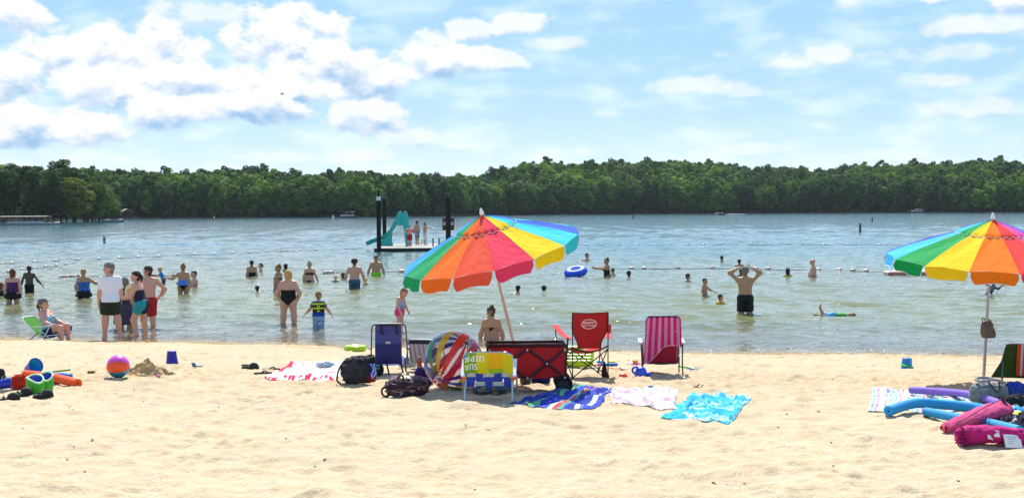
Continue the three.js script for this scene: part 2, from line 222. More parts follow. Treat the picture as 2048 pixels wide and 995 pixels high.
{
  const rows = []; for (let d = 26; d < 900; d *= d < 130 ? 1.0027 : d < 420 ? 1.0042 : 1.02) rows.push(d); rows.push(1000);
  const cols = 430, pos = [], uv = [], idx = [];
  rows.forEach((d, j) => { const step = (rows[j + 1] ?? d * 1.02) - d; for (let i = 0; i <= cols; i++) { const t = i / cols * 2 - 1, a = Math.abs(t) < 0.92 ? t * 0.47 : Math.sign(t) * (0.4324 + (Math.abs(t) - 0.92) * 8), x = a * d; pos.push(x, wave(x, -d, Math.max(step, d * 0.0016)), -d); uv.push(x / 5, d / 5); } });
  const w = cols + 1; for (let j = 0; j < rows.length - 1; j++) for (let i = 0; i < cols; i++) { const a = j * w + i; idx.push(a, a + 1, a + w + 1, a, a + w + 1, a + w); }
  const g = new THREE.BufferGeometry(); g.setAttribute('position', new THREE.Float32BufferAttribute(pos, 3)); g.setAttribute('uv', new THREE.Float32BufferAttribute(uv, 2)); g.setIndex(idx); g.computeVertexNormals();
  const rip = (seed, n, kmin, kmax, rms) => { const r = rng(seed), L = []; for (let k = 0; k < n; k++) { const m = kmin + (kmax - kmin) * r(), a = -Math.PI / 2 + (r() - 0.5) * 2.2; L.push([Math.round(Math.cos(a) * m), Math.round(Math.sin(a) * m), r() * 6.28, 1 / m]); } const N = 512, h = new Float32Array(N * N); let mx = 0; for (let y = 0; y < N; y++) for (let x = 0; x < N; x++) { let s = 0; for (const w of L) s += w[3] * Math.sin((w[0] * x + w[1] * y) / N * 2 * Math.PI + w[2]); h[y * N + x] = s; mx = Math.max(mx, Math.abs(s)); } let q = 0; const sl = (x, y) => [(h[y * N + (x + 1) % N] - h[y * N + (x + N - 1) % N]) / 2, (h[((y + 1) % N) * N + x] - h[((y + N - 1) % N) * N + x]) / 2]; for (let y = 0; y < N; y += 3) for (let x = 0; x < N; x += 3) { const s = sl(x, y); q += s[0] * s[0] + s[1] * s[1]; } q = Math.sqrt(q / (171 * 171)); return dataTex(N, N, (x, y, c) => { const s = sl(x, y), k = rms / q; const l = 1 / Math.hypot(s[0] * k, s[1] * k, 1); c[0] = 0.5 - 0.5 * s[0] * k * l; c[1] = 0.5 - 0.5 * s[1] * k * l; c[2] = 0.5 + 0.5 * l; }); };
  const ripple = rip(3, 60, 4, 40, 0.072);
  const uv1 = []; for (let i = 0; i < pos.length; i += 3) { const s = -pos[i + 2] - shoreAt(pos[i]); uv1.push(clamp(Math.sqrt(Math.max(0, s) / 130), 0.002, 0.998), 0.5); } g.setAttribute('uv1', new THREE.Float32BufferAttribute(uv1, 2));
  const along = (fn, srgb) => { const t = dataTex(256, 4, (x, y, c) => fn((x / 255) ** 2 * 130, c), srgb); t.wrapS = t.wrapT = THREE.ClampToEdgeWrapping; t.channel = 1; return t; };
  const clear = along((s, c) => { c[0] = c[1] = c[2] = lerp(1, 0.0, sstep(-1.5, 11, s)); });
  const tint = along((s, c) => { const k = sstep(0, 7, s), q = sstep(14, 90, s); c[0] = lerp(lerp(0.88, 0.200, k), 0.085, q); c[1] = lerp(lerp(0.85, 0.205, k), 0.178, q); c[2] = lerp(lerp(0.66, 0.098, k), 0.203, q); });
  mesh('lake_water', g, phys({ map: tint, transmission: 1, transmissionMap: clear, thickness: 0, ior: 1.33, specularIntensity: 0.88, roughness: 0.05, normalMap: ripple, normalScale: new THREE.Vector2(1, 1) })).userData.kind = 'structure';
}
// ---------- far shore: wooded hills ----------
const table = (list) => (x) => { if (x <= list[0][0]) return list[0][1]; for (let i = 1; i < list.length; i++) if (x < list[i][0]) { const t = (x - list[i - 1][0]) / (list[i][0] - list[i - 1][0]); return lerp(list[i - 1][1], list[i][1], t * t * (3 - 2 * t)); } return list[list.length - 1][1]; };
// bearing in milliradians from straight ahead -> metres to the shore line, height of the ground on the ridge
const shoreFar = table([[-700, 620], [-300, 560], [-215, 560], [-110, 560], [-40, 590], [-22, 640], [0, 655], [110, 690], [240, 700], [256, 720], [330, 680], [420, 660], [700, 600]]);
const ridge = table([[-700, 8.0], [-400, 7.5], [-330, 8.2], [-250, 5.6], [-215, 5.8], [-180, 7.0], [-145, 4.6], [-118, 6.4], [-95, 4.6], [-58, 3.8], [-30, 3.5], [-18, 7.5], [2, 12.0], [22, 15.0], [42, 14.5], [70, 14.5], [105, 16.0], [140, 14.5], [172, 10.5], [198, 11.0], [218, 8.7], [240, 11.5], [270, 13.5], [300, 11.5], [330, 13.5], [364, 10.5], [450, 13.5], [700, 10.5]]);
function hillHeight(x, z) { const b = Math.atan2(x, -z), d = Math.hypot(x, z), m = b * 1000, s = d - shoreFar(m); if (s < 0) return Math.max(-3, s * 0.12); const t = clamp(s / 170, 0, 1.6), rise = Math.sin(Math.min(t, 1) * Math.PI / 2); return 0.25 + Math.min(1.3, s * 0.16) + ridge(m) * Math.pow(rise, 1.15) + 0.8 * n2(x * 0.02, z * 0.02) * t; }
{
  const pos = [], col = [], idx = [], N = 260, M = 34;
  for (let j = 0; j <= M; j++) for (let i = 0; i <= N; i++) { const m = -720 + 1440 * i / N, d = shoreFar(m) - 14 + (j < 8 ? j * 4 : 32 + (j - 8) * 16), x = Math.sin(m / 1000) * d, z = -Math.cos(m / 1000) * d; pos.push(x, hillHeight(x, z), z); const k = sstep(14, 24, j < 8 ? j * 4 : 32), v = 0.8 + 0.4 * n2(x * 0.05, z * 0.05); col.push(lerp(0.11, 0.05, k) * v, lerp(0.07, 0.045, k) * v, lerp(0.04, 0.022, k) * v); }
  const w = N + 1; for (let j = 0; j < M; j++) for (let i = 0; i < N; i++) { const a = j * w + i; idx.push(a, a + w, a + w + 1, a, a + w + 1, a + 1); }
  for (let k = 0; k < idx.length; k += 3) { const t = idx[k + 1]; idx[k + 1] = idx[k + 2]; idx[k + 2] = t; }
  const g = new THREE.BufferGeometry(); g.setAttribute('position', new THREE.Float32BufferAttribute(pos, 3)); g.setAttribute('color', new THREE.Float32BufferAttribute(col, 3)); g.setIndex(idx); g.computeVertexNormals();
  mesh('hills', g, phys({ vertexColors: true, roughness: 1, specularIntensity: 0 })).userData.kind = 'structure';
}
// a crown of many small leaf sprays spread over uneven lumps; unit: metres
function crownGeo(seed, { h = 13, r = 3, lumps = 9, leaves = 500, size = 0.8, low = 0.25, conifer = false, trunk = false }) {
  const R = rng(seed), pos = [], nor = [], col = [], L = [];
  if (conifer) for (let k = 0; k < lumps; k++) { const t = k / (lumps - 1), a = k * 2.4, rr = r * (1 - t) * 0.62; L.push([Math.cos(a) * rr, h * (low + (1 - low) * t * 0.97), Math.sin(a) * rr, r * (0.5 - 0.34 * t), 0.6]); }
  else for (let k = 0; k < lumps; k++) { const t = (k + 0.5) / lumps, a = k * 2.4 + R(), e = Math.sin(Math.PI * (0.18 + 0.68 * t)), rr = r * 0.62 * e * (0.55 + 0.6 * R()); L.push([Math.cos(a) * rr, h * (low + (0.93 - low) * t), Math.sin(a) * rr, r * (0.34 + 0.24 * R()) * (0.6 + 0.5 * e), 0.85]); }
  const n = V(), t1 = V(), t2 = V(), p = V();
  for (let k = 0; k < leaves; k++) {
    const l = L[Math.floor(R() * L.length)], a = R() * 6.2832, y = R() * 1.75 - 0.75, q = Math.sqrt(Math.max(0, 1 - y * y)), f = 0.72 + 0.36 * R();
    n.set(Math.cos(a) * q, y, Math.sin(a) * q); p.set(l[0] + n.x * l[3] * f, l[1] + n.y * l[3] * l[4] * f, l[2] + n.z * l[3] * f);
    if (p.y > h) p.y = h - R() * 0.3;
    const tilt = V(R() - 0.5, R() - 0.5, R() - 0.5).multiplyScalar(1.5).add(n).normalize();
    t1.set(R() - 0.5, R() - 0.5, R() - 0.5).cross(tilt).normalize(); t2.crossVectors(tilt, t1); const s = size * (0.55 + 0.7 * R()), v = 0.72 + 0.56 * R();
    const c = [[-1, -0.5], [1, -0.7], [0.8, 0.6], [-0.6, 0.9]].map(([u, w]) => [p.x + (t1.x * u + t2.x * w) * s * 0.5, p.y + (t1.y * u + t2.y * w) * s * 0.5, p.z + (t1.z * u + t2.z * w) * s * 0.5]);
    for (const i of [0, 1, 2, 0, 2, 3]) { pos.push(...c[i]); nor.push(tilt.x * 0.4 + n.x * 0.6, tilt.y * 0.4 + n.y * 0.6, tilt.z * 0.4 + n.z * 0.6); col.push(v * (0.9 + 0.2 * R()), v, v * 0.9); }
  }
  const g = new THREE.BufferGeometry(); g.setAttribute('position', new THREE.Float32BufferAttribute(pos, 3)); g.setAttribute('normal', new THREE.Float32BufferAttribute(nor, 3)); g.setAttribute('color', new THREE.Float32BufferAttribute(col, 3));
  g.normalizeNormals(); g.userData.lumps = L; return g;
}
const leafMat = (o = {}) => new THREE.MeshPhysicalMaterial({ vertexColors: true, roughness: 1, specularIntensity: 0.3, transmission: 0.4, thickness: 0, side: THREE.DoubleSide, ...o });
{
  const R = rng(2024), kinds = [
    crownGeo(1, { h: 12.5, r: 3.7, lumps: 11, leaves: 950, size: 0.74, low: 0.22 }), crownGeo(2, { h: 13.5, r: 3.4, lumps: 12, leaves: 950, size: 0.7, low: 0.2 }), crownGeo(3, { h: 11.5, r: 4.1, lumps: 12, leaves: 1000, size: 0.74, low: 0.16 }),
    crownGeo(4, { h: 13.5, r: 3.0, lumps: 12, leaves: 800, size: 0.66, low: 0.3 }), crownGeo(5, { h: 6.5, r: 2.6, lumps: 8, leaves: 300, size: 0.85, low: 0.05 })];
  const spots = kinds.map(() => []), c = new THREE.Color();
  for (let k = 0; k < 11000; k++) {
    const m = -470 + 940 * R(), front = k < 1500, s = front ? 0.6 + 15 * R() : 4 + 235 * R(), d = shoreFar(m) + s, x = Math.sin(m / 1000) * d, z = -Math.cos(m / 1000) * d;
    const patch = n2(x * 0.02 + 3, z * 0.012), dark = n2(x * 0.012, z * 0.008 + 9);
    let kind = front && R() < 0.42 ? 4 : dark + R() * 0.5 > 0.55 ? 3 : Math.floor(R() * 3);
    const v = R(); let cr = 0.062 + 0.070 * v, cg = 0.112 + 0.105 * v, cb = 0.026 + 0.016 * R();
    if (patch + R() * 0.6 > 0.62) { cr *= 1.55; cg *= 1.5; cb *= 1.05; } if (kind === 3) { cr *= 0.72; cg *= 0.75; cb *= 1.05; } if (kind !== 3 && R() < 0.02) { cr *= 2.1; cg *= 1.8; }
    if (kind === 4) { cr *= 0.62; cg *= 0.66; cb *= 0.8; }
    const sc = (0.66 + 0.34 * R() + 0.42 * R() * R()) * (kind === 4 ? 0.7 + 0.5 * R() : 1);
    spots[kind].push([x, hillHeight(x, z) - 0.3, z, R() * 6.28, sc, sc * (0.85 + 0.3 * R()), cr, cg, cb]);
  }
  const M = new THREE.Matrix4(), q = new THREE.Quaternion(), mt = leafMat(), labels = ['broad leafy woodland covering the hills across the lake', 'tall leafy woodland mixed through the hills across the lake', 'rounded oak woodland filling the hills across the lake', 'dark pine woodland among the leafy trees across the lake', 'low bushes and young trees along the far waterline'];
  kinds.forEach((g, i) => { const im = shade(new THREE.InstancedMesh(g, mt, spots[i].length)); im.name = ['broadleaf_woodland', 'tall_woodland', 'oak_woodland', 'pine_woodland', 'shore_thicket'][i]; tag(im, labels[i], 'woodland', null, 'stuff'); spots[i].forEach((s, k) => { M.compose(V(s[0], s[1], s[2]), q.setFromAxisAngle(V(0, 1, 0), s[3]), V(s[5], s[4], s[5])); im.setMatrixAt(k, M); im.setColorAt(k, c.setRGB(s[6], s[7], s[8])); }); scene.add(im); });
}
// the wooded point on the left, nearer than the hills: trees of their own
const pointShore = (x) => { const b = x; return 343 + Math.max(0, (x + 128)) * 1.55 + 0.0; };
{
  const pos = [], col = [], idx = [], N = 80, M = 22;
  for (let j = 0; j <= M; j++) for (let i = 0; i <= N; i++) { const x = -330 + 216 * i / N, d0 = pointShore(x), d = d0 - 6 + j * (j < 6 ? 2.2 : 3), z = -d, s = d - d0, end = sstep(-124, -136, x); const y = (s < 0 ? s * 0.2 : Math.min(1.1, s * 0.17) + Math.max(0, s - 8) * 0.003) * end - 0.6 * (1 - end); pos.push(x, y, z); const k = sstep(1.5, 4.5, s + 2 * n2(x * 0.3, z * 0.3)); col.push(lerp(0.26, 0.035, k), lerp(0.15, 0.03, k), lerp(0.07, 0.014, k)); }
  const w = N + 1; for (let j = 0; j < M; j++) for (let i = 0; i < N; i++) { const a = j * w + i; idx.push(a, a + 1, a + w + 1, a, a + w + 1, a + w); }
  const g = new THREE.BufferGeometry(); g.setAttribute('position', new THREE.Float32BufferAttribute(pos, 3)); g.setAttribute('color', new THREE.Float32BufferAttribute(col, 3)); g.setIndex(idx); g.computeVertexNormals();
  mesh('wooded_point', g, phys({ vertexColors: true, roughness: 1, specularIntensity: 0 })).userData.kind = 'structure';
  const bark = mat('#2b2119', { roughness: 0.95 });
  const trunkGeo = (h, r, L, seed) => { const R = rng(seed), list = [], top = V(0.2 * (R() - 0.5), h * 0.82, 0.2 * (R() - 0.5)); list.push(rod(V(0, -0.5, 0), V(0.05, h * 0.35, 0), r, r * 0.75, 9), rod(V(0.05, h * 0.35, 0), top, r * 0.75, r * 0.2, 8)); for (const l of L) { const y0 = clamp(l[1] - 1.4, h * 0.12, h * 0.75); list.push(rod(V(0.04, y0, 0), V(l[0], l[1], l[2]), r * 0.32, r * 0.1, 6)); } return join(list); };
  const mk = (seed, o) => { const g = crownGeo(seed, o); return { g, t: trunkGeo(o.h, o.tr ?? 0.26, g.userData.lumps, seed + 50) }; };
  const protos = [mk(21, { h: 16, r: 4.4, lumps: 15, leaves: 3600, size: 0.55, low: 0.24 }), mk(22, { h: 17.5, r: 3.8, lumps: 16, leaves: 3400, size: 0.5, low: 0.3 }), mk(23, { h: 12, r: 4.3, lumps: 14, leaves: 3600, size: 0.5, low: 0.16 }), mk(24, { h: 18, r: 3.4, lumps: 18, leaves: 3000, size: 0.48, low: 0.26 })];
  // px of the trunk, metres away, proto, scale, colour, label
  const dark = [0.045, 0.082, 0.022], mid = [0.07, 0.125, 0.028], lime = [0.16, 0.20, 0.028], olive = [0.085, 0.135, 0.026];
  const list = [
    [-60, 372, 0, 1.1, mid], [-20, 366, 1, 1.02, dark], [12, 368, 0, 0.92, mid], [28, 390, 3, 0.98, dark], [48, 372, 1, 0.92, dark], [66, 358, 3, 0.82, dark], [84, 366, 2, 0.95, mid],
    [97, 385, 0, 0.95, mid, 'broad leafy tree with fresh green top on the wooded point behind the covered dock'], [122, 378, 1, 1.04, olive, 'tallest rounded tree rising above its neighbours on the wooded point'], [108, 360, 3, 0.8, dark], [133, 372, 0, 0.96, dark],
    [150, 366, 2, 1.0, lime, 'yellow-green tree standing out among the dark trees on the wooded point'], [168, 378, 0, 0.88, mid], [176, 392, 1, 0.9, mid], [184, 374, 2, 0.9, olive, 'olive green tree just right of the yellow-green tree on the point'], [198, 392, 2, 0.95, [0.10, 0.17, 0.026], 'bright green tree at the outer end of the wooded point'], [212, 400, 0, 0.66, mid], [226, 418, 2, 0.5, olive, 'smallest tree at the tip of the wooded point above the white boat'],
    [20, 402, 0, 0.95, dark], [74, 396, 1, 0.95, dark], [146, 402, 0, 1.0, dark], [172, 412, 1, 0.9, dark], [190, 420, 3, 0.8, dark], [205, 430, 0, 0.8, dark]];
  for (const [px, d, k, s, c, label] of list) {
    const b = (px - 1024) / 2813, x = b * d; const o = thing('shore_tree', label ?? 'dark leafy tree in the crowded row on the wooded point at the left', 'tree', [x, 0.5, -d], (px * 37) % 6.28, label ? undefined : 'dark trees crowded on the wooded point');
    o.scale.set(s * 1.15, s * 0.92, s * 1.15); mesh('trunk', protos[k].t, bark, o); const m = leafMat(); m.color.setRGB(...c); mesh('crown', protos[k].g, m, o);
  }
}
scene.fog = new THREE.FogExp2(new THREE.Color(0.80, 0.88, 0.96), 0.00006);
// ---------- people: one continuous surface round a posed skeleton ----------
const cross = (a, b) => new THREE.Vector3().crossVectors(a, b);
// surface of the smooth union of tapered bones {a, b, ra, rb, fa, fb}; fa / fb cut that end flat
function surface(bones, { cell = 0.016, k = 0.02, clip, paint } = {}) {
  const lo = V(1e9, 1e9, 1e9), hi = V(-1e9, -1e9, -1e9), m = k * 5 + cell * 2;
  for (const o of bones) { const r = Math.max(o.ra, o.rb) + m; for (const p of [o.a, o.b]) { lo.min(V(p.x - r, p.y - r, p.z - r)); hi.max(V(p.x + r, p.y + r, p.z + r)); } }
  const nx = Math.ceil((hi.x - lo.x) / cell) + 1, ny = Math.ceil((hi.y - lo.y) / cell) + 1, nz = Math.ceil((hi.z - lo.z) / cell) + 1, F = new Float32Array(nx * ny * nz);
  for (const o of bones) {
    const R = Math.max(o.ra, o.rb) + m, dx = o.b.x - o.a.x, dy = o.b.y - o.a.y, dz = o.b.z - o.a.z, L2 = dx * dx + dy * dy + dz * dz || 1e-9, L = Math.sqrt(L2);
    const r0 = (v, c) => Math.max(0, Math.floor((v - c) / cell)), i0 = r0(Math.min(o.a.x, o.b.x) - R, lo.x), j0 = r0(Math.min(o.a.y, o.b.y) - R, lo.y), k0 = r0(Math.min(o.a.z, o.b.z) - R, lo.z);
    const i1 = Math.min(nx - 1, Math.ceil((Math.max(o.a.x, o.b.x) + R - lo.x) / cell)), j1 = Math.min(ny - 1, Math.ceil((Math.max(o.a.y, o.b.y) + R - lo.y) / cell)), k1 = Math.min(nz - 1, Math.ceil((Math.max(o.a.z, o.b.z) + R - lo.z) / cell));
    for (let c = k0; c <= k1; c++) for (let b = j0; b <= j1; b++) for (let a = i0; a <= i1; a++) {
      const x = lo.x + a * cell - o.a.x, y = lo.y + b * cell - o.a.y, z = lo.z + c * cell - o.a.z, t = (x * dx + y * dy + z * dz) / L2, u = t < 0 ? 0 : t > 1 ? 1 : t;
      const ex = x - dx * u, ey = y - dy * u, ez = z - dz * u; let d = Math.sqrt(ex * ex + ey * ey + ez * ez) - (o.ra + (o.rb - o.ra) * u);
      if (o.fa) d = Math.max(d, -t * L); if (o.fb) d = Math.max(d, (t - 1) * L);
      if (d < m) F[(c * ny + b) * nx + a] += Math.exp(-d / k);
    }
  }
  const far = 6 * k; for (let i = 0; i < F.length; i++) F[i] = F[i] > 1e-12 ? Math.min(far, -k * Math.log(F[i])) : far;
  if (clip) for (let c = 0; c < nz; c++) for (let b = 0; b < ny; b++) for (let a = 0; a < nx; a++) { const i = (c * ny + b) * nx + a; if (F[i] < far * 0.9) F[i] = Math.max(F[i], clip(lo.x + a * cell, lo.y + b * cell, lo.z + c * cell)); }
  // naive surface nets
  const id = new Int32Array(nx * ny * nz).fill(-1), pos = [], nor = [], idx = [], sx = 1, sy = nx, sz = nx * ny, corner = [0, sx, sy, sx + sy, sz, sx + sz, sy + sz, sx + sy + sz];
  for (let c = 0; c < nz - 1; c++) for (let b = 0; b < ny - 1; b++) for (let a = 0; a < nx - 1; a++) {
    const at = c * sz + b * sy + a; let mask = 0; for (let q = 0; q < 8; q++) if (F[at + corner[q]] < 0) mask |= 1 << q; if (mask === 0 || mask === 255) continue;
    let px = 0, py = 0, pz = 0, n = 0;
    for (let q = 0; q < 8; q++) for (const bit of [1, 2, 4]) if (!(q & bit)) { const w = q | bit, f0 = F[at + corner[q]], f1 = F[at + corner[w]]; if ((f0 < 0) !== (f1 < 0)) { const t = f0 / (f0 - f1); px += (q & 1) + (bit === 1 ? t : 0); py += ((q >> 1) & 1) + (bit === 2 ? t : 0); pz += (q >> 2) + (bit === 4 ? t : 0); n++; } }
    px /= n; py /= n; pz /= n; id[at] = pos.length / 3; pos.push(lo.x + (a + px) * cell, lo.y + (b + py) * cell, lo.z + (c + pz) * cell);
    const g = (s, u, v, pu, pv) => { const e = (p) => F[at + p + s] - F[at + p]; return (e(0) * (1 - pu) + e(u) * pu) * (1 - pv) + (e(v) * (1 - pu) + e(u + v) * pu) * pv; };
    const gx = g(sx, sy, sz, py, pz), gy = g(sy, sx, sz, px, pz), gz = g(sz, sx, sy, px, py), l = Math.hypot(gx, gy, gz) || 1; nor.push(gx / l, gy / l, gz / l);
  }
  for (let c = 1; c < nz - 1; c++) for (let b = 1; b < ny - 1; b++) for (let a = 1; a < nx - 1; a++) {
    const at = c * sz + b * sy + a, f = F[at] < 0;
    const face = (s, u, v) => { if (f === F[at + s] < 0) return; const q = [id[at - u - v], id[at - v], id[at], id[at - u]]; if (q.some((e) => e < 0)) return; if (f) idx.push(q[0], q[1], q[2], q[0], q[2], q[3]); else idx.push(q[0], q[2], q[1], q[0], q[3], q[2]); };
    face(sx, sy, sz); face(sy, sz, sx); face(sz, sx, sy);
  }
  const g = new THREE.BufferGeometry(); g.setAttribute('position', new THREE.Float32BufferAttribute(pos, 3)); g.setAttribute('normal', new THREE.Float32BufferAttribute(nor, 3)); g.setIndex(idx);
  if (paint) { const col = []; for (let i = 0; i < pos.length; i += 3) col.push(...paint(pos[i], pos[i + 1], pos[i + 2])); g.setAttribute('color', new THREE.Float32BufferAttribute(col, 3)); }
  return g;
}
const bone = (a, b, ra, rb = ra, o = {}) => ({ a: a.isVector3 ? a : V(...a), b: b.isVector3 ? b : V(...b), ra, rb, ...o });
// head: chin at 0, crown at 1, face towards +z
const headBones = () => [bone([0, 0.62, -0.12], [0, 0.64, 0.06], 0.37, 0.345), bone([0, 0.5, 0.12], [0, 0.3, 0.18], 0.26, 0.2), bone([0.15, 0.3, 0.02], [0.03, 0.1, 0.24], 0.11, 0.085), bone([-0.15, 0.3, 0.02], [-0.03, 0.1, 0.24], 0.11, 0.085),
  bone([0, 0.5, 0.385], [0, 0.345, 0.455], 0.035, 0.055), bone([0.06, 0.335, 0.39], [-0.06, 0.335, 0.39], 0.035), bone([0.05, 0.565, 0.35], [0.17, 0.56, 0.28], 0.05, 0.045), bone([-0.05, 0.565, 0.35], [-0.17, 0.56, 0.28], 0.05, 0.045),
  bone([0.19, 0.4, 0.22], [0.12, 0.35, 0.28], 0.09), bone([-0.19, 0.4, 0.22], [-0.12, 0.35, 0.28], 0.09), bone([0.07, 0.235, 0.345], [-0.07, 0.235, 0.345], 0.04),
  bone([0.355, 0.55, -0.03], [0.345, 0.4, 0.0], 0.055, 0.04), bone([-0.355, 0.55, -0.03], [-0.345, 0.4, 0.0], 0.055, 0.04)];
const facePaint = (x, y, z) => { const ax = Math.abs(x), e = Math.hypot((ax - 0.145) / 0.075, (y - 0.475) / 0.035), br = Math.hypot((ax - 0.15) / 0.11, (y - 0.575) / 0.03), li = Math.hypot(x / 0.13, (y - 0.235) / 0.032); if (z > 0.2 && e < 1) return [0.12, 0.09, 0.08]; if (z > 0.2 && br < 1) return [0.4, 0.33, 0.28]; if (z > 0.25 && li < 1) return [0.72, 0.42, 0.42]; if (z > 0.1 && ax > 0.12 && y < 0.42 && y > 0.28) return [1, 0.9, 0.88]; return [1, 1, 1]; };
const headLods = [surface(headBones(), { cell: 0.034, k: 0.03, paint: facePaint }), surface(headBones(), { cell: 0.065, k: 0.03, paint: facePaint })];
// hand of the left arm hanging down: wrist at 0, fingers to -y, thumb to +z, palm to -x
const handBones = () => { const f = (z, y, len, r, curl) => { const a = V(0, y, z), b = a.clone().add(V(-0.004 - curl * 0.006, -len * 0.45, z * 0.10)), c = b.clone().add(V(-0.008 - curl * 0.014, -len * 0.3, 0)), e = c.clone().add(V(-0.012 - curl * 0.014, -len * 0.22, 0)); return [bone(a, b, r, r * 0.95), bone(b, c, r * 0.95, r * 0.88), bone(c, e, r * 0.88, r * 0.75)]; };
  return [bone([0, 0.01, 0], [0, -0.02, 0], 0.024, 0.025), ...[-0.028, -0.010, 0.010, 0.028].map((z) => bone([0, -0.018, z * 0.55], [-0.002, -0.088, z], 0.016, 0.013)), ...f(0.030, -0.094, 0.076, 0.0085, 0.7), ...f(0.0105, -0.098, 0.086, 0.0088, 0.8), ...f(-0.0095, -0.095, 0.079, 0.0085, 0.9), ...f(-0.029, -0.088, 0.062, 0.0075, 1), bone([-0.006, -0.03, 0.022], [-0.014, -0.062, 0.046], 0.013, 0.0115), bone([-0.014, -0.062, 0.046], [-0.02, -0.09, 0.056], 0.0105, 0.0095), bone([-0.02, -0.09, 0.056], [-0.026, -0.108, 0.058], 0.0092, 0.008)]; };
const handL = surface(handBones(), { cell: 0.0078, k: 0.0035 }), handR = (() => { const g = handL.clone(); g.scale(-1, 1, 1); const i = g.index.array; for (let k = 0; k < i.length; k += 3) { const t = i[k]; i[k] = i[k + 1]; i[k + 1] = t; } return g; })();
const SKIN = { fair: [0.60, 0.335, 0.22], pink: [0.61, 0.315, 0.22], tan: [0.47, 0.24, 0.13], olive: [0.40, 0.215, 0.125], brown: [0.17, 0.09, 0.055], dark: [0.075, 0.042, 0.03] };
const HAIR = { black: '#14100e', dark: '#2a1b13', brown: '#4a3120', light: '#8a6338', blonde: '#c39a58', pale: '#d8bb83', grey: '#6f6a66', white: '#d8d4cc', red: '#6b3420' };
const swimMat = (c, paint) => { const m = new THREE.MeshStandardMaterial({ roughness: 0.85, vertexColors: !!paint }); m.color.set(c); return m; };

